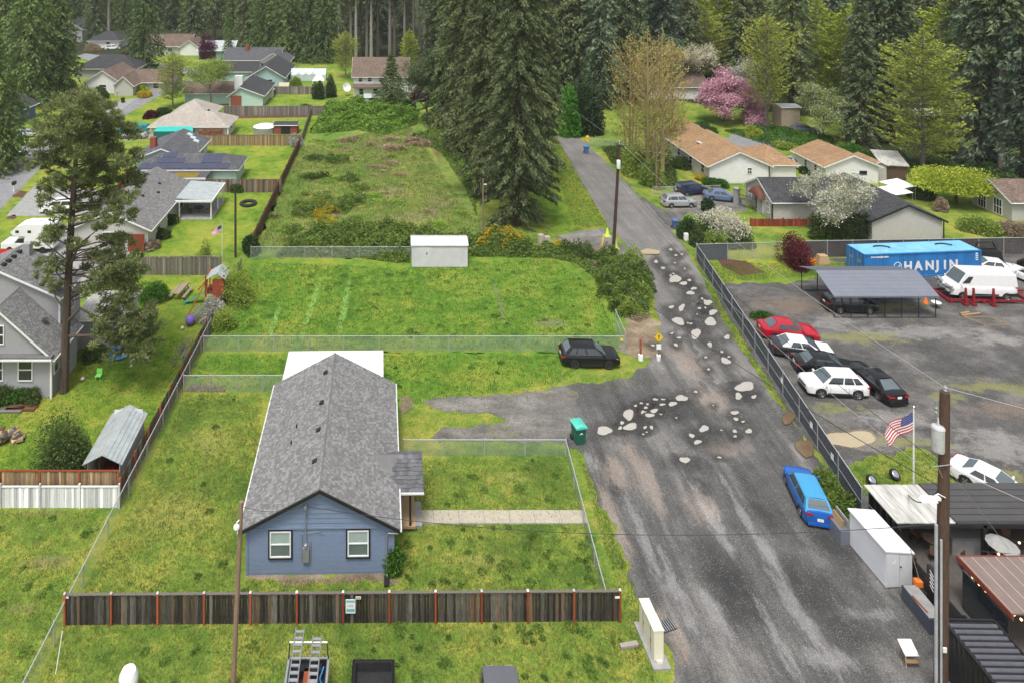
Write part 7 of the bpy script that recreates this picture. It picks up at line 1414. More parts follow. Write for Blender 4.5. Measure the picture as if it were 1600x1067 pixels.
for i in range(22): y = -.15-i*.27; m.prism([(0, y, .15), (-.03, y-.05, .15), (-.03, y-.13, .15), (0, y-.18, .15)], (0, 0, 2.3))
m.build('corrugation', M['box_black'], T, kind='stuff')
for i in range(20): y = -.2-i*.29; m = MB(); m.prism([(.1, y-.16, 2.565), (.1, y-.12, 2.64), (.1, y-.04, 2.64), (.1, y, 2.565)], (2.24, 0, 0)); m.build('roof_rib', M['rib'], T)
m = MB(); m.bb(.06, -CLb+.05, 2.555, 2.38, -.05, 2.57); m.build('roof', M['box_black'], T); m = MB()
for a, b in (((0, 0, 2.58), (2.44, 0, 2.58)), ((0, 0, 2.58), (0, -CLb, 2.58)), ((2.44, 0, 2.58), (2.44, -CLb, 2.58)), ((0, 0, .05), (0, 0, 2.58)), ((2.44, 0, .05), (2.44, 0, 2.58))): m.tube(a, b, .06, None, 4)
m.build('frame', M['box_black'], T)
m = MB(); m.path([(28.75, 30.9, 3.1), (29.6, 31.0, 3.3), (31, 31.2, 3.6)], .06, 8); m.tube((31, 31.2, 0), (31, 31.2, 3.6), .07); mat_('street_lamp', 'white lamp arm reaching over the black container', 'lamp', m, M['trimw'])
# ------------------------------------------------------------------ trees
# prototypes of the forest trees (each copy is an object of its own sharing these meshes)
proto('fir1', *conifer(1, 42, 5.6, .02, 560, 24, .95, .34, .38, 'fir'), 'fir_d'); proto('fir2', *conifer(2, 44, 5.4, .12, 500, 24, .95, .34, .45, 'old'), 'fir_d'); proto('fir3', *conifer(3, 40, 6.2, .02, 560, 24, .95, .36, .32, 'fir'), 'fir')
proto('fir4', *conifer(4, 43, 5.8, .03, 560, 24, .95, .36, .42, 'old'), 'fir_b'); proto('bare', *conifer(5, 44, 5.0, .46, 260, 20, .95, .36, .4, 'old'), 'fir_d', 'bark_g', 7)
proto('ced1', *conifer(6, 27, 5.2, .03, 420, 19, .8, .32, .5, 'column'), 'cedar'); proto('ced2', *conifer(7, 30, 4.6, .03, 420, 19, .8, .32, .55, 'fir'), 'cedar')
proto('lime1', *feather(8, 24, 5.6, .06, 240, 34, .6, .42, -.25, 'column', .2), 'lime', 'bark_g'); proto('spr1', *feather(9, 23, 5.2, .2, 300, 30, .36, .22, -.55), 'yellowgreen', 'bark_g'); proto('spr2', *feather(19, 22, 6.2, .14, 260, 44, .42, .28, -.3, 'column', .22), 'yellowgreen', 'bark_g'); proto('thin', *broadleaf(20, 11, 16, .26, .17, .6, nbr=4, depth=4, spread=.8, up=.2, trunk=.22), 'spring', 'bark_g')
proto('grn1', *broadleaf(10, 14, 18, .35, .26, .6, nbr=4, depth=4, spread=.7, up=.2), 'green', 'bark_g')
r = random.Random(21)
FL = 'dark conifer among the crowded trees of the far forest'; 
def forest(rows, x0f, x1f, step, keys, label, group, skip=None, smin=.85, smax=1.15):
    for Y in rows:
        x = x0f(Y)
        while x < x1f(Y):
            px = CX+x*F/Y
            if not (skip and skip(px, Y)):
                k = r.choice(keys); lf = k in ('lime1', 'spr2')
                tree(k, 'maple_tree' if lf else 'fir_tree', label.replace('dark conifer', 'yellow-green broadleaf tree') if lf else label, 'tree', (x+r.uniform(-2, 2), Y+r.uniform(-5, 5)), r.uniform(smin, smax)*(1.15 if lf else 1), group+(' (broadleaf)' if lf else ''))
            x += step*r.uniform(.8, 1.25)
forest((300, 316, 332), lambda Y: -.6*Y-6, lambda Y: -.02*Y, 8.5, ('fir1', 'fir2', 'fir3', 'ced2', 'ced1', 'ced2', 'lime1', 'spr2'), 'dark conifer in the far forest behind the left houses', 'forest behind the left houses', lambda px, Y: 418 < px < 475 and Y < 400 and False)
forest((252, 266, 284), lambda Y: -.14*Y, lambda Y: .3*Y, 8, ('fir1', 'fir2', 'fir1', 'bare'), 'dark conifer in the far forest behind the white two-storey house', 'forest behind the white house')
forest((176, 190, 206), lambda Y: .36*Y, lambda Y: .97*Y, 8.5, ('fir1', 'fir2', 'fir4', 'fir3', 'lime1', 'spr2'), 'dark conifer in the forest behind the right houses', 'forest behind the right houses', None, .8, 1.08)
forest((158, 170), lambda Y: .2*Y, lambda Y: .4*Y, 8, ('fir1', 'fir2', 'fir4'), 'dark conifer at the top of the lane', 'conifers at the top of the lane')
# grove of tall bare trunks behind the white house
for k, (px, py) in enumerate([(533, 88), (548, 92), (556, 95), (563, 88), (573, 92), (580, 95), (590, 88), (609, 92), (616, 88), (632, 92), (637, 88), (656, 80), (663, 84), (673, 82), (685, 88), (520, 84)]):
    q = G(px, py); tree('bare', 'fir_tree', 'tall conifer with a bare grey trunk in the grove above the white house', 'tree', q, r.uniform(.85, 1.05), 'bare-trunked grove')
for k, (px, py, key, s, lb) in enumerate([
  (10, 150, 'ced2', 1.25, 'tall cedar at the left edge, upper one'), (48, 165, 'ced1', 1.2, 'broad cedar second from the left edge'), (98, 152, 'ced2', 1.2, 'big cedar left of the bending street'), (75, 150, 'ced1', 1.15, 'cedar standing between the two big left cedars'), (-6, 275, 'ced2', .85, 'cedar at the left edge, lower one'), (14, 262, 'ced1', .6, 'smaller cedar at the left edge above the parked car'),
  (225, 112, 'ced1', 1.05, 'tall evergreen with a clear trunk beside the bending street'), (357, 100, 'ced2', .62, 'narrow column cedar right of the maroon tree'),
  (150, 70, 'fir1', .95, 'fir behind the upper street, left one'), (170, 72, 'bare', .95, 'fir with a bare trunk behind the upper street'), (300, 62, 'fir1', 1.0, 'fir behind the brown far house'), (335, 64, 'fir2', 1.0, 'fir behind the maroon tree'), (385, 75, 'fir1', 1.0, 'fir right of the narrow column cedar'),
  (415, 92, 'ced1', 1.15, 'dense cedar, first of the row behind the greenhouse'), (450, 95, 'ced1', 1.2, 'dense cedar, second of the row behind the greenhouse'), (485, 97, 'ced2', 1.25, 'dense cedar, third of the row behind the greenhouse'), (510, 98, 'ced1', 1.1, 'dense cedar, fourth of the row behind the greenhouse'),
  (612, 163, 'ced2', (1.0, 1.0, .4), 'cone-shaped cedar in front of the white two-storey house'), 
  (1236, 190, 'fir2', 1.05, 'dark fir right of the pale yellow-green tree'), (1372, 218, 'fir4', 1.15, 'very dark fir in the middle of the right woods'), (1395, 225, 'fir2', .95, 'dark fir behind the tall green tree'), (1528, 262, 'fir4', 1.02, 'blue-green fir right of the tall green tree'), (1565, 275, 'bare', .9, 'fir with a bare pale trunk on the right'), (1600, 280, 'fir4', 1.0, 'blue-green fir at the right edge'), (1500, 240, 'bare', .85, 'fir with a thin bare trunk behind the chartreuse maple'), (1545, 262, 'bare', .88, 'fir with a bare trunk above the old garage'), (1640, 270, 'fir4', 1.0, 'fir just outside the right edge'),
  (1275, 165, 'lime1', 1.05, 'bright yellow-green tree in the right woods, left one'), (1318, 178, 'lime1', .95, 'bright yellow-green tree in the right woods, middle one'), (1300, 130, 'lime1', 1.2, 'bright yellow-green tree high in the right woods'), (1480, 190, 'lime1', 1.1, 'bright yellow-green tree behind the tall green tree'), (1120, 120, 'lime1', 1.15, 'bright yellow-green tree above the pink cherry'), (1258, 150, 'lime1', .9, 'bright yellow-green tree behind the dark fir of the right woods'), (1340, 150, 'lime1', 1.0, 'bright yellow-green tree left of the very dark fir'), (1102, 122, 'lime1', .95, 'smaller yellow-green tree above the pink cherry'),
  (1198, 205, 'spr1', 1.0, 'tall pale yellow-green tree right of the pink cherry'), (1442, 280, 'spr2', 1.05, 'tall fresh green tree on a thick trunk left of the dark firs'), (270, 170, 'spr2', (.6, .6, .58), 'young green tree left of the beige house'), (330, 168, 'thin', 1.0, 'wide thin-leaved tree behind the beige house'),
  (640, 108, 'lime1', .5, 'bright yellow-green tree right of the white two-storey house'), (540, 122, 'spr2', .6, 'thin pale green tree left of the white two-storey house'), (440, 28, 'lime1', .9, 'yellow-green tree in the gap of the far woods'), (412, 40, 'lime1', .9, 'yellow-green tree left of the far gap'), (60, 60, 'lime1', 1.0, 'yellow-green tree showing between the left cedars'), (590, 60, 'spr1', 1.0, 'pale green sapling among the bare trunks'),
  (905, 160, 'fir1', 1.05, 'dark fir behind the laurel at the top of the lane'), (940, 170, 'fir4', 1.0, 'grey-green fir behind the bare yellow trees'), (985, 165, 'fir2', 1.05, 'dark fir above the bare yellow trees'), (1035, 150, 'fir4', 1.1, 'grey-green fir left of the white cherry'), (1070, 140, 'fir2', 1.1, 'dark fir behind the white cherry'), (880, 150, 'fir2', 1.05, 'dark fir deep behind the big central firs'), (1345, 225, 'fir1', .75, 'dark fir behind the open shed'), (1395, 195, 'fir1', .9, 'fir behind the open shed, right one'), (1160, 140, 'fir1', 1.0, 'dark fir between the pink cherry and the forest')]):
    tree(key, {'fir': 'fir_tree', 'bar': 'fir_tree', 'ced': 'cedar_tree', 'lim': 'maple_tree', 'spr': 'alder_tree', 'thi': 'maple_tree', 'grn': 'broadleaf_tree'}[key[:3]], lb, 'tree', G(px, py), s)
# the big firs in the middle, each its own crown
for k, (px, py, Ht, R, lb, fo) in enumerate([(808, 352, 43, 6.4, 'nearest and largest of the big central firs beside the lane', 'fir'), (762, 305, 42, 6.0, 'big central fir left of the nearest one', 'fir'), (725, 240, 42, 7.0, 'big central fir above the path through the rough field', 'fir'), (690, 200, 41, 6.6, 'leftmost of the big central firs, by the bramble mound', 'fir_d'), (836, 290, 41, 5.2, 'big central fir on the lane side, behind the nearest', 'fir'), (760, 195, 43, 7.0, 'big central fir hidden behind the others', 'fir_d')]):
    near = py > 280; Q, sg = conifer(50+k, Ht, R, .02, 460 if near else 420, 190 if near else 100, .5 if near else .62, .16 if near else .22, .5, 'old', 1, 1, .07)
    plant('fir_tree', lb, 'tree', G(px, py), Q, sg, fo, 'bark', None)
# tall pine on the left, clumped crown
def pine():
    rng = np.random.default_rng(77); base = G(100, 612); Y = base.y; pts = [A(x, y, Y) for x, y in ((100, 612), (103, 520), (107, 430), (112, 340), (117, 270), (122, 200), (126, 150))]; pts[0].z = 0
    rad = [.36, .33, .3, .26, .2, .13, .06]; segs = [(np.array(a-base), np.array(b-base), ra, rb) for a, b, ra, rb in zip(pts, pts[1:], rad, rad[1:])]
    cl = [(128,150,16),(110,158,20),(145,165,22),(95,175,22),(165,185,22),(125,180,24),(80,195,20),(150,205,24),(105,205,24),(185,215,22),(70,225,18),(130,230,24),(200,245,18),(165,245,24),(95,245,20),(65,262,16),(185,275,22),(210,285,14),(150,275,24),(110,275,20),(80,285,14),(205,310,14),(175,310,20),(140,315,18),(190,335,18),(150,345,16),(70,305,12),(90,335,12),(95,355,16),(75,372,12),(110,385,14),(165,385,20),(190,380,16),(205,400,15),(150,410,20),(180,420,22),(205,430,18),(75,410,14),(70,430,12),(85,445,12),(165,440,20),(195,450,18),(140,450,14),(185,475,20),(215,480,20),(160,490,16),(235,500,18),(210,510,20),(180,510,18),(240,525,14),(195,535,18),(220,545,16),(160,530,14),(175,555,10)]
    Qs = []
    cl = cl+[(x+int(rng.uniform(-16, 16)), y+int(rng.uniform(-14, 14)), r_*.8) for (x, y, r_) in cl]
    for (x, y, r_) in cl:
        dY = rng.uniform(-2.6, 2.6)*(1 if y < 460 else .6); c = np.array(A(x, y, Y+dY)-base); R = r_*Y/F*1.45
        # limb from the trunk
        t = np.array(min(pts, key=lambda p: abs(p.z-(c[2]-.8)))-base); f = t*.6+np.array([0, 0, t[2]])*.0
        tz = max(.5, c[2]-rng.uniform(.3, 1.4)); k_ = [i for i in range(len(pts)-1) if pts[i].z-base.z <= tz <= pts[i+1].z] or [len(pts)-2]; i = k_[0]; u = min(1, max(0, (tz-pts[i].z)/(pts[i+1].z-pts[i].z))); t = np.array(pts[i].lerp(pts[i+1], u)-base)
        mid = t*.5+c*.5+rng.normal(size=3)*.25; 
        if y < 460: segs.append((t, mid, .07, .05)); segs.append((mid, c, .05, .02))
        else: segs.append((c-np.array([.8, 0, .25]), c, .05, .02))
        n = int(430*(R/1.0)**2); d = unit(rng.normal(size=(n, 3))); sub = unit(rng.normal(size=(9, 3)))*.74*R; si = rng.integers(0, 9, n); P = c+sub[si]*np.array([1, 1, .6])+d*(R*.36*rng.random(n)**.5)[:, None]*np.array([1, 1, .62]); D = d+np.array([0, 0, .5]); Qs.append(leaves(P, D, rng.uniform(.2, .42, n), .085, rng))
    a = np.array(A(112, 548, Y)-base)
    for p in ([(108, 525), (140, 524), (170, 516), (195, 510)], [(108, 500), (125, 482), (150, 495), (180, 500)], [(110, 415), (122, 385), (140, 370)]): 
        w = [np.array(A(x, y, Y-.4)-base) for x, y in p]; segs.extend([(w[i], w[i+1], .13-.03*i, .1-.03*i) for i in range(len(w)-1)])
    plant('pine_tree', 'tall leaning pine with a rounded clumpy crown beside the grey cottage', 'tree', base, np.concatenate(Qs), segs, 'pine', 'bark_p', rz=0, ntube=8)
pine()
# yellow catkin trees and blossom trees on the right
for k, (px, py, Ht, mult, lb) in enumerate([(985, 262, 22, 3, 'bare yellow-catkin tree, the spreading left one by the lane'), (1012, 285, 23.5, 3, 'bare yellow-catkin tree, the tall middle one'), (1035, 282, 23, 3, 'bare yellow-catkin tree, the straight right one'), (1050, 240, 20, 2, 'bare yellow-catkin tree in front of the white cherry')]):
    Q, sg = feather(90+k, Ht, 3.3+.6*(k == 0), .1, 170, 20, .28, .14, -.8, 'column', .12); sg = sg[:8]; rb = np.random.default_rng(k)
    for stem in range(mult+1):
        a_ = rb.uniform(0, 6.28); q0 = np.array([math.cos(a_)*.5, math.sin(a_)*.5, 0.0]); q1 = q0*3+np.array([0, 0, Ht*.6]); sg.append((q0, q1, .13, .08)); sg.append((q1, q1*1.15+np.array([0, 0, Ht*.28]), .08, .02))
    for br in range(110):
        z0 = rb.uniform(.12, .85)*Ht; a_ = rb.uniform(0, 6.28); R_ = rb.uniform(.6, 1.05)*(3.0+.5*(k == 0))*min(1, 1.6*(1-z0/Ht)+.2); o_ = np.array([math.cos(a_), math.sin(a_), 0]); p_ = o_*.25+np.array([0, 0, z0]); m_ = p_+o_*R_*.55+np.array([0, 0, R_*.55]); e_ = p_+o_*R_+np.array([0, 0, R_*1.4]); sg.append((p_, m_, .05, .035)); sg.append((m_, e_, .035, .012))
    plant('alder_tree', lb, 'tree', G(px, py), Q, sg, 'catkin', 'twig', ntube=3, q2=Q[Q[:, 0, 2] < Ht*.45]+np.array([.15, .1, .1]), fol2='spring', n2='young_leaves')
Q, sg = broadleaf(101, 8.5, 60, .3, .2, .5, nbr=4, depth=4, spread=.85, up=.05, wide=1.2); plant('cherry_tree', 'pink flowering cherry tree in full bloom', 'tree', G(1130, 192), Q, sg, 'pink', 'bark', sc=1.25, n0='blossom')
Q, sg = broadleaf(102, 13, 15, .3, .2, .5, nbr=4, depth=4, spread=.7, up=.3); plant('cherry_tree', 'white flowering cherry tree above the pink cherry', 'tree', G(1085, 150), Q, sg, 'blossom', 'bark', n0='blossom')
Q, sg = broadleaf(103, 10, 12, .3, .2, .5, nbr=4, depth=4, spread=.7, up=.3); plant('cherry_tree', 'white flowering cherry tree right of the pink cherry', 'tree', G(1162, 160), Q, sg, 'blossom', 'bark', n0='blossom')
Q, sg = broadleaf(104, 8, 16, .2, .13, .38, nbr=4, depth=4, spread=.8, up=.15, wide=1.1); Q2, _ = broadleaf(104, 8, 9, .17, .12, .42, nbr=4, depth=4, spread=.8, up=.15, wide=1.1); plant('apple_tree', 'pale green apple tree with some white blossom above the tan gable roof', 'tree', G(1285, 218), Q, sg, 'spring', 'bark', q2=Q2, fol2='blossom', sc=1.3)
Q, sg = broadleaf(105, 7.6, 22, .19, .13, .3, nbr=4, depth=4, spread=.72, up=.22); Q2, _ = broadleaf(105, 7.6, 3, .2, .12, .35, nbr=4, depth=4, spread=.72, up=.22); plant('blossom_tree', 'white blossom tree in front of the charcoal-roofed house', 'tree', G(1310, 372), Q[::1], sg, 'blossom', 'bark', q2=Q2, fol2='spring', n0='blossom', n2='crown', sc=1.05)
for i in range(9): x = 1270+i*10.5; plant('hedge_conifer', 'clipped column conifer of the hedge under the white blossom tree', 'hedge', G(x, 374), *conifer(130+i, 3.4, .62, 0, 60, 20, .2, .1, .1, 'column'), 'hedge', group='hedge under the blossom tree')
Q, sg = bushq(106, 3.6, 3.8, 9000, .22, .13, 10); Q2, _ = bushq(106, 3.75, 4.0, 9000, .2, .12, 10); plant('spirea_bush', 'white-flowering bush spilling beside the lane entrance', 'shrub', G(1135, 372)+Vector((0, .8, 0)), Q[Q[:, 0, 2] < 1.6], sg, 'shrub', 'twig', q2=Q2[Q2[:, 0, 2] > 1.1], fol2='blossom', sc=(1.15, 1, 1))
for (px, py, R, h_, fo, lb) in ((1072, 372, 1.5, 3.2, 'hedge', 'dark green shrub left of the white-flowering bush'), (1090, 382, 1.3, 2.2, 'shrub', 'olive shrub in front of the white-flowering bush'), (1122, 384, 2.2, 2.0, 'spring', 'yellow-green shrub under the white-flowering bush'), (1150, 384, 1.9, 1.4, 'shrub', 'low olive shrub right of the yellow-green one'), (1105, 330, 1.0, 2.6, 'laurel', 'small dark conifer behind the white-flowering bush'),
     (1245, 417, 2.1, 4.6, 'maroon', 'maroon maple bush in the corner of the yard'), (1445, 312, 1.9, 3.4, 'hedge', 'dark green shrub left of the chartreuse maple'), (1470, 330, 1.0, 3.0, 'tan', 'dead tan shrub under the chartreuse maple'), (1530, 362, 2.6, 2.4, 'spring', 'tangled yellow-green brush behind the brown-black fence'), (1590, 368, 2.2, 2.6, 'tan', 'bare tan brush at the right edge behind the fence'), (1560, 300, 2.2, 2.2, 'tan', 'bare tan brush behind the old garage'), (1320, 395, .01, .01, 'shrub', ''),
     (1180, 215, 2.2, 2.6, 'lime', 'bright green shrub right of the pink cherry'), (1100, 205, 2.4, 2.2, 'green', 'green shrub below the pink cherry'), (1345, 268, 1.6, 1.8, 'green', 'green shrub behind the tan gable roof'), (1262, 238, 1.6, 1.4, 'lime', 'bright green shrub left of the tan gable roof'), (1258, 272, 1.1, 1.4, 'hedge', 'round dark shrub against the tan gable house wall'), (1120, 290, 2.2, 1.3, 'green', 'green shrub along the tan-roofed white house'), (1098, 282, 1.1, 1.0, 'gorse', 'yellow-flowered shrub along the tan-roofed white house'), (1068, 262, 2.6, 2.6, 'shrub', 'dark shrub under the bare yellow trees, right one'), (1000, 268, 2.4, 2.8, 'hedge', 'dark shrub under the bare yellow trees, left one'), (1225, 232, 2.0, 1.6, 'spring', 'yellow-green shrub behind the long tan roof'), (1290, 235, 2.0, 1.2, 'green', 'low green shrub behind the tan gable roof'),
     (95, 738, 2.5, 5.3, 'shrub', 'large dark round bush above the white fence'), (325, 92, 3.4, 9.0, 'plum', 'maroon tree among the far left houses'), (657, 158, 2.6, 4.6, 'plum', 'plum-coloured bush right of the white two-storey house'), (640, 170, 1.8, 3.0, 'hedge', 'dark shrub beside the plum-coloured bush'), (217, 143, 4.0, 3.6, 'lime', 'rounded lime bush in front of the brown-roofed house'), (228, 152, 2.2, 1.8, 'gorse', 'yellow clipped shrub below the lime bush'), (159, 155, 2.6, 3.4, 'hedge', 'dark ball shrub in front of the pale gable'), (240, 126, 1.6, 3.0, 'hedge', 'small dark conifer right of the brown-roofed house'), (235, 185, 1.6, 1.8, 'maroon', 'dark reddish shrub on the sloping front lawn'), (256, 180, 2.2, 2.0, 'hedge', 'dark ball shrub left of the beige house'), (195, 92, 2.6, 2.4, 'maroon', 'red shrub below the tall evergreen on the upper street'), (145, 80, 3.6, 3.0, 'tan', 'bare tan brush beside the upper street'),
     (498, 155, 1.7, 6.5, 'hedge', 'dark hedge column left of the white two-storey house, left one'), (517, 152, 1.7, 7.2, 'hedge', 'dark hedge column left of the white two-storey house, right one'), (460, 138, 2.3, 3.2, 'spring', 'rounded yellow-green shrub by the aqua house lawn'), (462, 228, 1.7, 2.6, 'blossom', 'pale silvery shrub at the corner of the tan fence'), (478, 176, 2.2, 2.4, 'green', 'shrub against the long grey fence'), (371, 300, 1.2, 2.4, 'green', 'green shrub in the reddish fence corner'), (390, 395, 1.4, 3.0, 'hedge', 'dark shrub beside the dark timber pole'), (365, 468, 2.4, 5.0, 'spring', 'tall yellow-green shrub behind the blossom bush'), (330, 502, 1.7, 2.8, 'blossom', 'white blossom bush leaning on the grey board fence'), (350, 510, 1.6, 2.2, 'spring', 'sparse shrub right of the white blossom bush'), (318, 420, 1.2, 4.2, 'spring', 'thin yellow-green sapling behind the picnic table fence'), (240, 468, 1.8, 2.6, 'green', 'open leafy shrub left of the picnic table'), (195, 462, 1.4, 2.0, 'lime', 'lime shrub under the tall pine'), (150, 560, 1.2, 1.5, 'shrub', 'low dark shrub on the garden grass'),
     (25, 628, 1.6, 1.2, 'green', 'leafy planting below the cottage window'), (50, 628, .8, 1.4, 'shrub', 'fern clump below the cottage window'), (2, 628, 1.2, 1.9, 'shrub', 'tall fern at the left edge below the cottage'), (619, 896, .75, 2.1, 'green', 'climbing shrub at the right corner of the blue house'), (1290, 770, 1.15, 1.7, 'bramble', 'ivy bush beside the blue hatchback, upper one'), (1308, 792, 1.1, 1.5, 'bramble', 'ivy bush beside the blue hatchback, lower one'), (1195, 503, 1.3, .9, 'green', 'leafy weeds behind the crimson car'),
     (268, 350, 1.3, 1.6, 'shrub', 'shrub along the long grey-roofed house, nearest the patio'), (253, 372, 1.2, 1.7, 'shrub', 'shrub along the long grey-roofed house, middle one'), (238, 390, 1.1, 1.5, 'tan', 'dry shrub along the long grey-roofed house, nearest the gate'), (262, 205, 1.4, 1.2, 'lime', 'lime shrub by the teal awning'), (1405, 205, 3, 3, 'shrub', 'dark brush at the end of the open shed'), (1330, 240, 3, 1.8, 'green', 'bank of green shrubs under the open shed'), (1395, 245, 2.6, 1.6, 'shrub', 'dark shrub above the lean-to'), (1470, 265, 3.2, 2.2, 'shrub', 'dark brush under the tall green tree'), (1560, 268, 4, 2.4, 'hedge', 'dark brush at the foot of the right firs')):
    if R < .1: continue
    sm = R*(H/ (py+78))**0; n = int(min(9000, 2600*R**1.6+600)); ls = .16 if py > 400 else .24 if py > 200 else .34
    Q, sg = bushq(int(px*7+py), R, h_, n, ls, ls*.6, 9); plant('maple_bush' if 'maple' in lb else 'shrub' if 'tree' not in lb else 'maple_tree', lb, 'tree' if 'tree' in lb or 'maple' in lb else 'shrub', G(px, py), Q, sg, fo, 'twig')
Q, sg = bushq(207, 6.0, 3.6, 14000, .26, .18, 14, 2.3); plant('maple_tree', 'chartreuse spreading maple on the right lawn', 'tree', G(1495, 320), Q, [((0, 0, 0), (.2, 0, 2.2), .22, .16)]+[((.2, 0, 2.0), (math.cos(a)*3.8, math.sin(a)*3.8, 4.0), .12, .03) for a in (0, 1.1, 2.3, 3.3, 4.4, 5.4)], 'lime', 'bark')
for k, (px, py, R, h_, lb) in enumerate(((990, 275, 2.6, 8, 'fresh yellow-green saplings under the left bare tree'), (1022, 292, 2.2, 5, 'fresh yellow-green saplings under the middle bare tree'))): Q, sg = bushq(210+k, R, h_, 3600, .26, .17, 10); plant('sapling', lb, 'tree', G(px, py), Q, sg, 'spring', 'twig')
Q, sg = bushq(201, 5.2, 15.5, 16000, .42, .26, 16); plant('laurel_tree', 'dense dark evergreen with bright ivy at the top of the lane', 'tree', G(912, 208), Q, sg, 'laurel'); Q, sg = bushq(203, 2.8, 12, 6000, .35, .24, 12); plant('ivy_column', 'bright green ivy climbing the left side of the dark evergreen', 'ivy', G(890, 212), Q, sg, 'ivy')
Q, sg = broadleaf(204, 13, 22, .3, .2, .6, nbr=4, depth=4, spread=.8, up=.15); plant('maple_tree', 'dark purple-green tree between the bramble mound and the big firs', 'tree', G(668, 195), Q, sg, 'fir_d')
# bramble thickets: masses that nobody could count
def thicket(name, poly, n, hgt, fol, L=.3, seed=1, lump=.9, gamma=.55):
    rng = np.random.default_rng(seed); W_ = np.array([G(*p)[:2] for p in poly]); lo, hi = W_.min(0), W_.max(0); P = rng.uniform(lo, hi, (n*4, 2)); P = P[in_poly(P, W_)][:n]
    # height: mounds that fall to the edge
    dmin = np.full(len(P), 1e9)
    for i in range(len(W_)):
        a, b = W_[i], W_[(i+1) % len(W_)]; ab = b-a; t = np.clip(((P-a)@ab)/(ab@ab), 0, 1); dmin = np.minimum(dmin, np.linalg.norm(P-a-t[:, None]*ab, axis=1))
    f = sum(np.sin(P@rng.normal(size=2)*k/lump+rng.uniform(0, 6)) for k in (.8, 1.3, 2.0, 2.9))/4
    top = hgt*np.minimum(1, dmin/1.4)**.6*np.clip(.66+.85*f, .15, 1.5); z = top*rng.random(len(P))**gamma*.98+.05
    D = rng.normal(size=(len(P), 3)); D[:, 2] = np.abs(D[:, 2])*.4-.25
    Q = leaves(np.c_[P, z], D, L*rng.uniform(.6, 1.5, len(P)), L*.6*rng.uniform(.7, 1.3, len(P)), rng)
    return link(name, qmesh(name, Q.reshape(-1, 3), 4, FM[fol], rng.random(len(Q))), None, 'stuff')
def brush(name, poly, n, R0, R1, h0, h1, fol, L, seed, per=150):
    """scattered low clumps over rough ground"""
    rng = np.random.default_rng(seed); W_ = np.array([G(*p)[:2] for p in poly]); lo, hi = W_.min(0), W_.max(0); C = rng.uniform(lo, hi, (n*6, 2)); C = C[in_poly(C, W_)]
    f = sum(np.sin(C@rng.normal(size=2)*k+rng.uniform(0, 6)) for k in (.25, .4, .7)); C = C[f > .1][:n]; out = []
    for c in C:
        R = rng.uniform(R0, R1)*rng.uniform(.5, 1); k = int(per*(R/.7)**1.6)+20; a = rng.uniform(0, 6.28, k); q = np.sqrt(rng.random(k))*R*(1+.25*np.sin(3*a+c[0])); hh = rng.uniform(h0, h1)
        P = np.c_[c[0]+np.cos(a)*q*1.2, c[1]+np.sin(a)*q, .04+hh*rng.random(k)**.6*np.maximum(.1, 1-(q/R/1.2)**2)]; D = np.c_[np.cos(a), np.sin(a), rng.uniform(-.2, 1.3, k)]; out.append(leaves(P, D, L*rng.uniform(.6, 1.5, k), L*.5, rng))
    Q = np.concatenate(out); return link(name, qmesh(name, Q.reshape(-1, 3), 4, FM[fol], rng.random(len(Q))), None, 'stuff')
thicket('bramble_thicket', [(486, 210), (505, 168), (560, 160), (625, 163), (655, 175), (650, 196), (600, 212), (560, 204), (520, 208)], 24000, 1.7, 'bramble_l', .5, 1, 1.6)
thicket('bramble_thicket', [(430, 402), (470, 370), (560, 352), (650, 360), (700, 375), (742, 372), (752, 395), (640, 402), (640, 412), (620, 412), (560, 404)], 26000, 1.9, 'bramble', .26, 2)
thicket('bramble_thicket', [(735, 402), (740, 372), (800, 368), (835, 385), (880, 388), (920, 396), (900, 412), (860, 404)], 11000, 1.7, 'bramble', .26, 3)
HG = [(870, 400), (905, 388), (960, 402), (1000, 408), (1018, 432), (1008, 470), (985, 498), (962, 496), (948, 452), (905, 415)]
thicket('bramble_thicket', HG, 12000, 1.3, 'bramble', .24, 23, .7)
brush('bramble_thicket', HG, 26, .8, 1.5, 1.0, 2.3, 'bramble', .24, 24, 260); brush('rough_brush', HG, 14, .7, 1.3, 1.0, 2.4, 'shrub', .24, 25, 240); brush('rough_brush', HG, 8, .5, .9, .8, 1.6, 'tan', .2, 26, 200); brush('rough_brush', HG, 12, .7, 1.3, .9, 2.0, 'spring', .22, 27, 220)
thicket('gorse_bloom', [(735, 380), (760, 360), (825, 372), (828, 392), (790, 396), (745, 392)], 3200, 2.1, 'gorse', .2, 6); thicket('gorse_bloom', [(866, 382), (882, 378), (884, 392), (868, 394)], 700, 2.0, 'gorse', .2, 7)
RF = [(405, 390), (470, 235), (500, 205), (640, 200), (690, 205), (735, 340), (740, 365), (640, 365), (560, 350), (440, 395)]
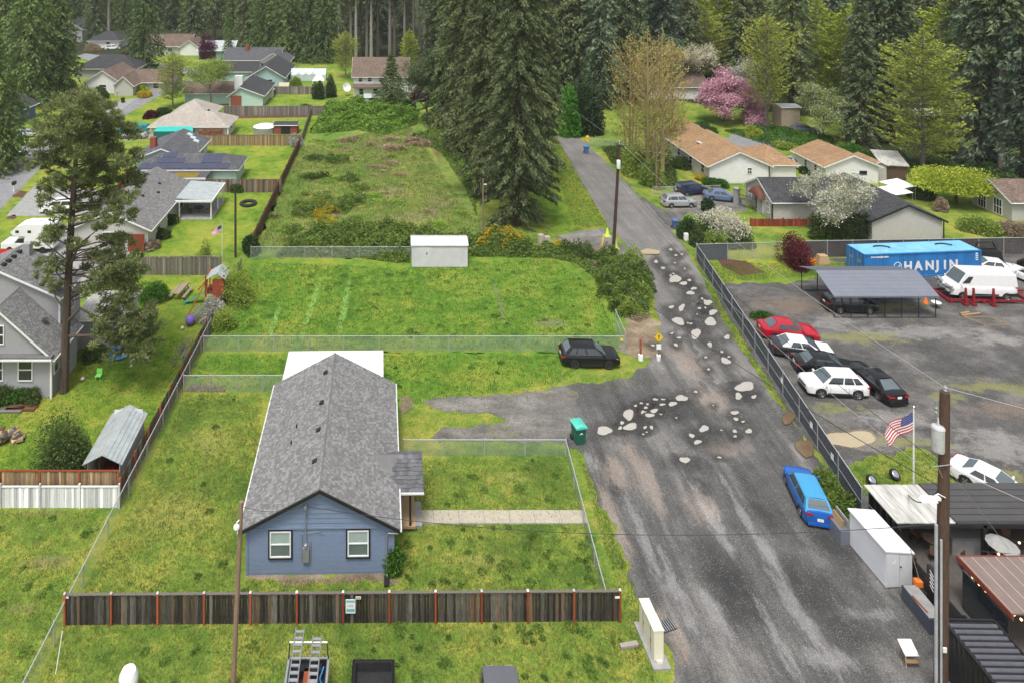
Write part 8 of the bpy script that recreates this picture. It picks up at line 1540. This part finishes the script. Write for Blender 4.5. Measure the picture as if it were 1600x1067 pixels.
brush('rough_brush', RF, 10, .6, 1.5, .3, .9, 'bramble', .26, 8, 110); brush('rough_brush', RF, 24, .6, 1.7, .12, .3, 'tan', .26, 9, 90); brush('rough_brush', RF, 40, .6, 1.6, .2, .5, 'bramble_l', .24, 10, 90); brush('rough_brush', [(440, 380), (475, 290), (560, 290), (560, 350)], 20, .8, 1.8, .6, 1.5, 'bramble', .26, 11); brush('rough_brush', [(480, 290), (480, 240), (570, 240), (570, 285)], 12, .8, 1.9, .8, 1.4, 'bramble', .28, 12); brush('rough_brush', [(500, 235), (560, 212), (700, 212), (700, 235)], 22, .8, 1.8, .4, 1.0, 'tan', .3, 13)
brush('gorse_bloom', [(455, 375), (475, 330), (530, 320), (530, 350)], 14, .4, .9, .8, 1.7, 'gorse', .2, 14)
thicket('undergrowth', [(940, 232), (1050, 240), (1060, 290), (1020, 296), (985, 270), (955, 255)], 9000, 1.6, 'shrub', .3, 14); thicket('undergrowth', [(640, 215), (700, 200), (735, 260), (745, 340), (730, 300), (690, 240)], 8000, 1.3, 'bramble', .3, 15); thicket('undergrowth', [(1130, 205), (1230, 200), (1300, 215), (1310, 232), (1200, 228)], 7000, 1.2, 'green', .35, 16); thicket('undergrowth', [(1400, 250), (1600, 270), (1600, 300), (1420, 262)], 7000, 1.4, 'hedge', .35, 17)
thicket('ground_leaves', [(290, 612), (352, 612), (350, 606), (300, 600)], 1500, .45, 'tan', .15, 18)
thicket('dead_brush', [(985, 500), (990, 475), (1008, 472), (1014, 495), (1000, 505)], 1500, .5, 'tan', .2, 19)
for o in bpy.data.objects:
    if 'org' in o: del o['org']


# ------------------------------------------------------------------ thin spring haze over the whole place
hm = bpy.data.materials.new('haze_air'); hm.use_nodes = True; ht = hm.node_tree; ht.nodes.clear(); hv = ht.nodes.new('ShaderNodeVolumePrincipled'); ho = ht.nodes.new('ShaderNodeOutputMaterial')
hv.inputs['Color'].default_value = (.92, .96, 1, 1); hv.inputs['Density'].default_value = .0002; hv.inputs['Anisotropy'].default_value = .2; ht.links.new(hv.outputs[0], ho.inputs['Volume'])
m = MB(); m.bb(-720, -80, -1, 920, 920, 60); m.build('haze', hm, kind='stuff')
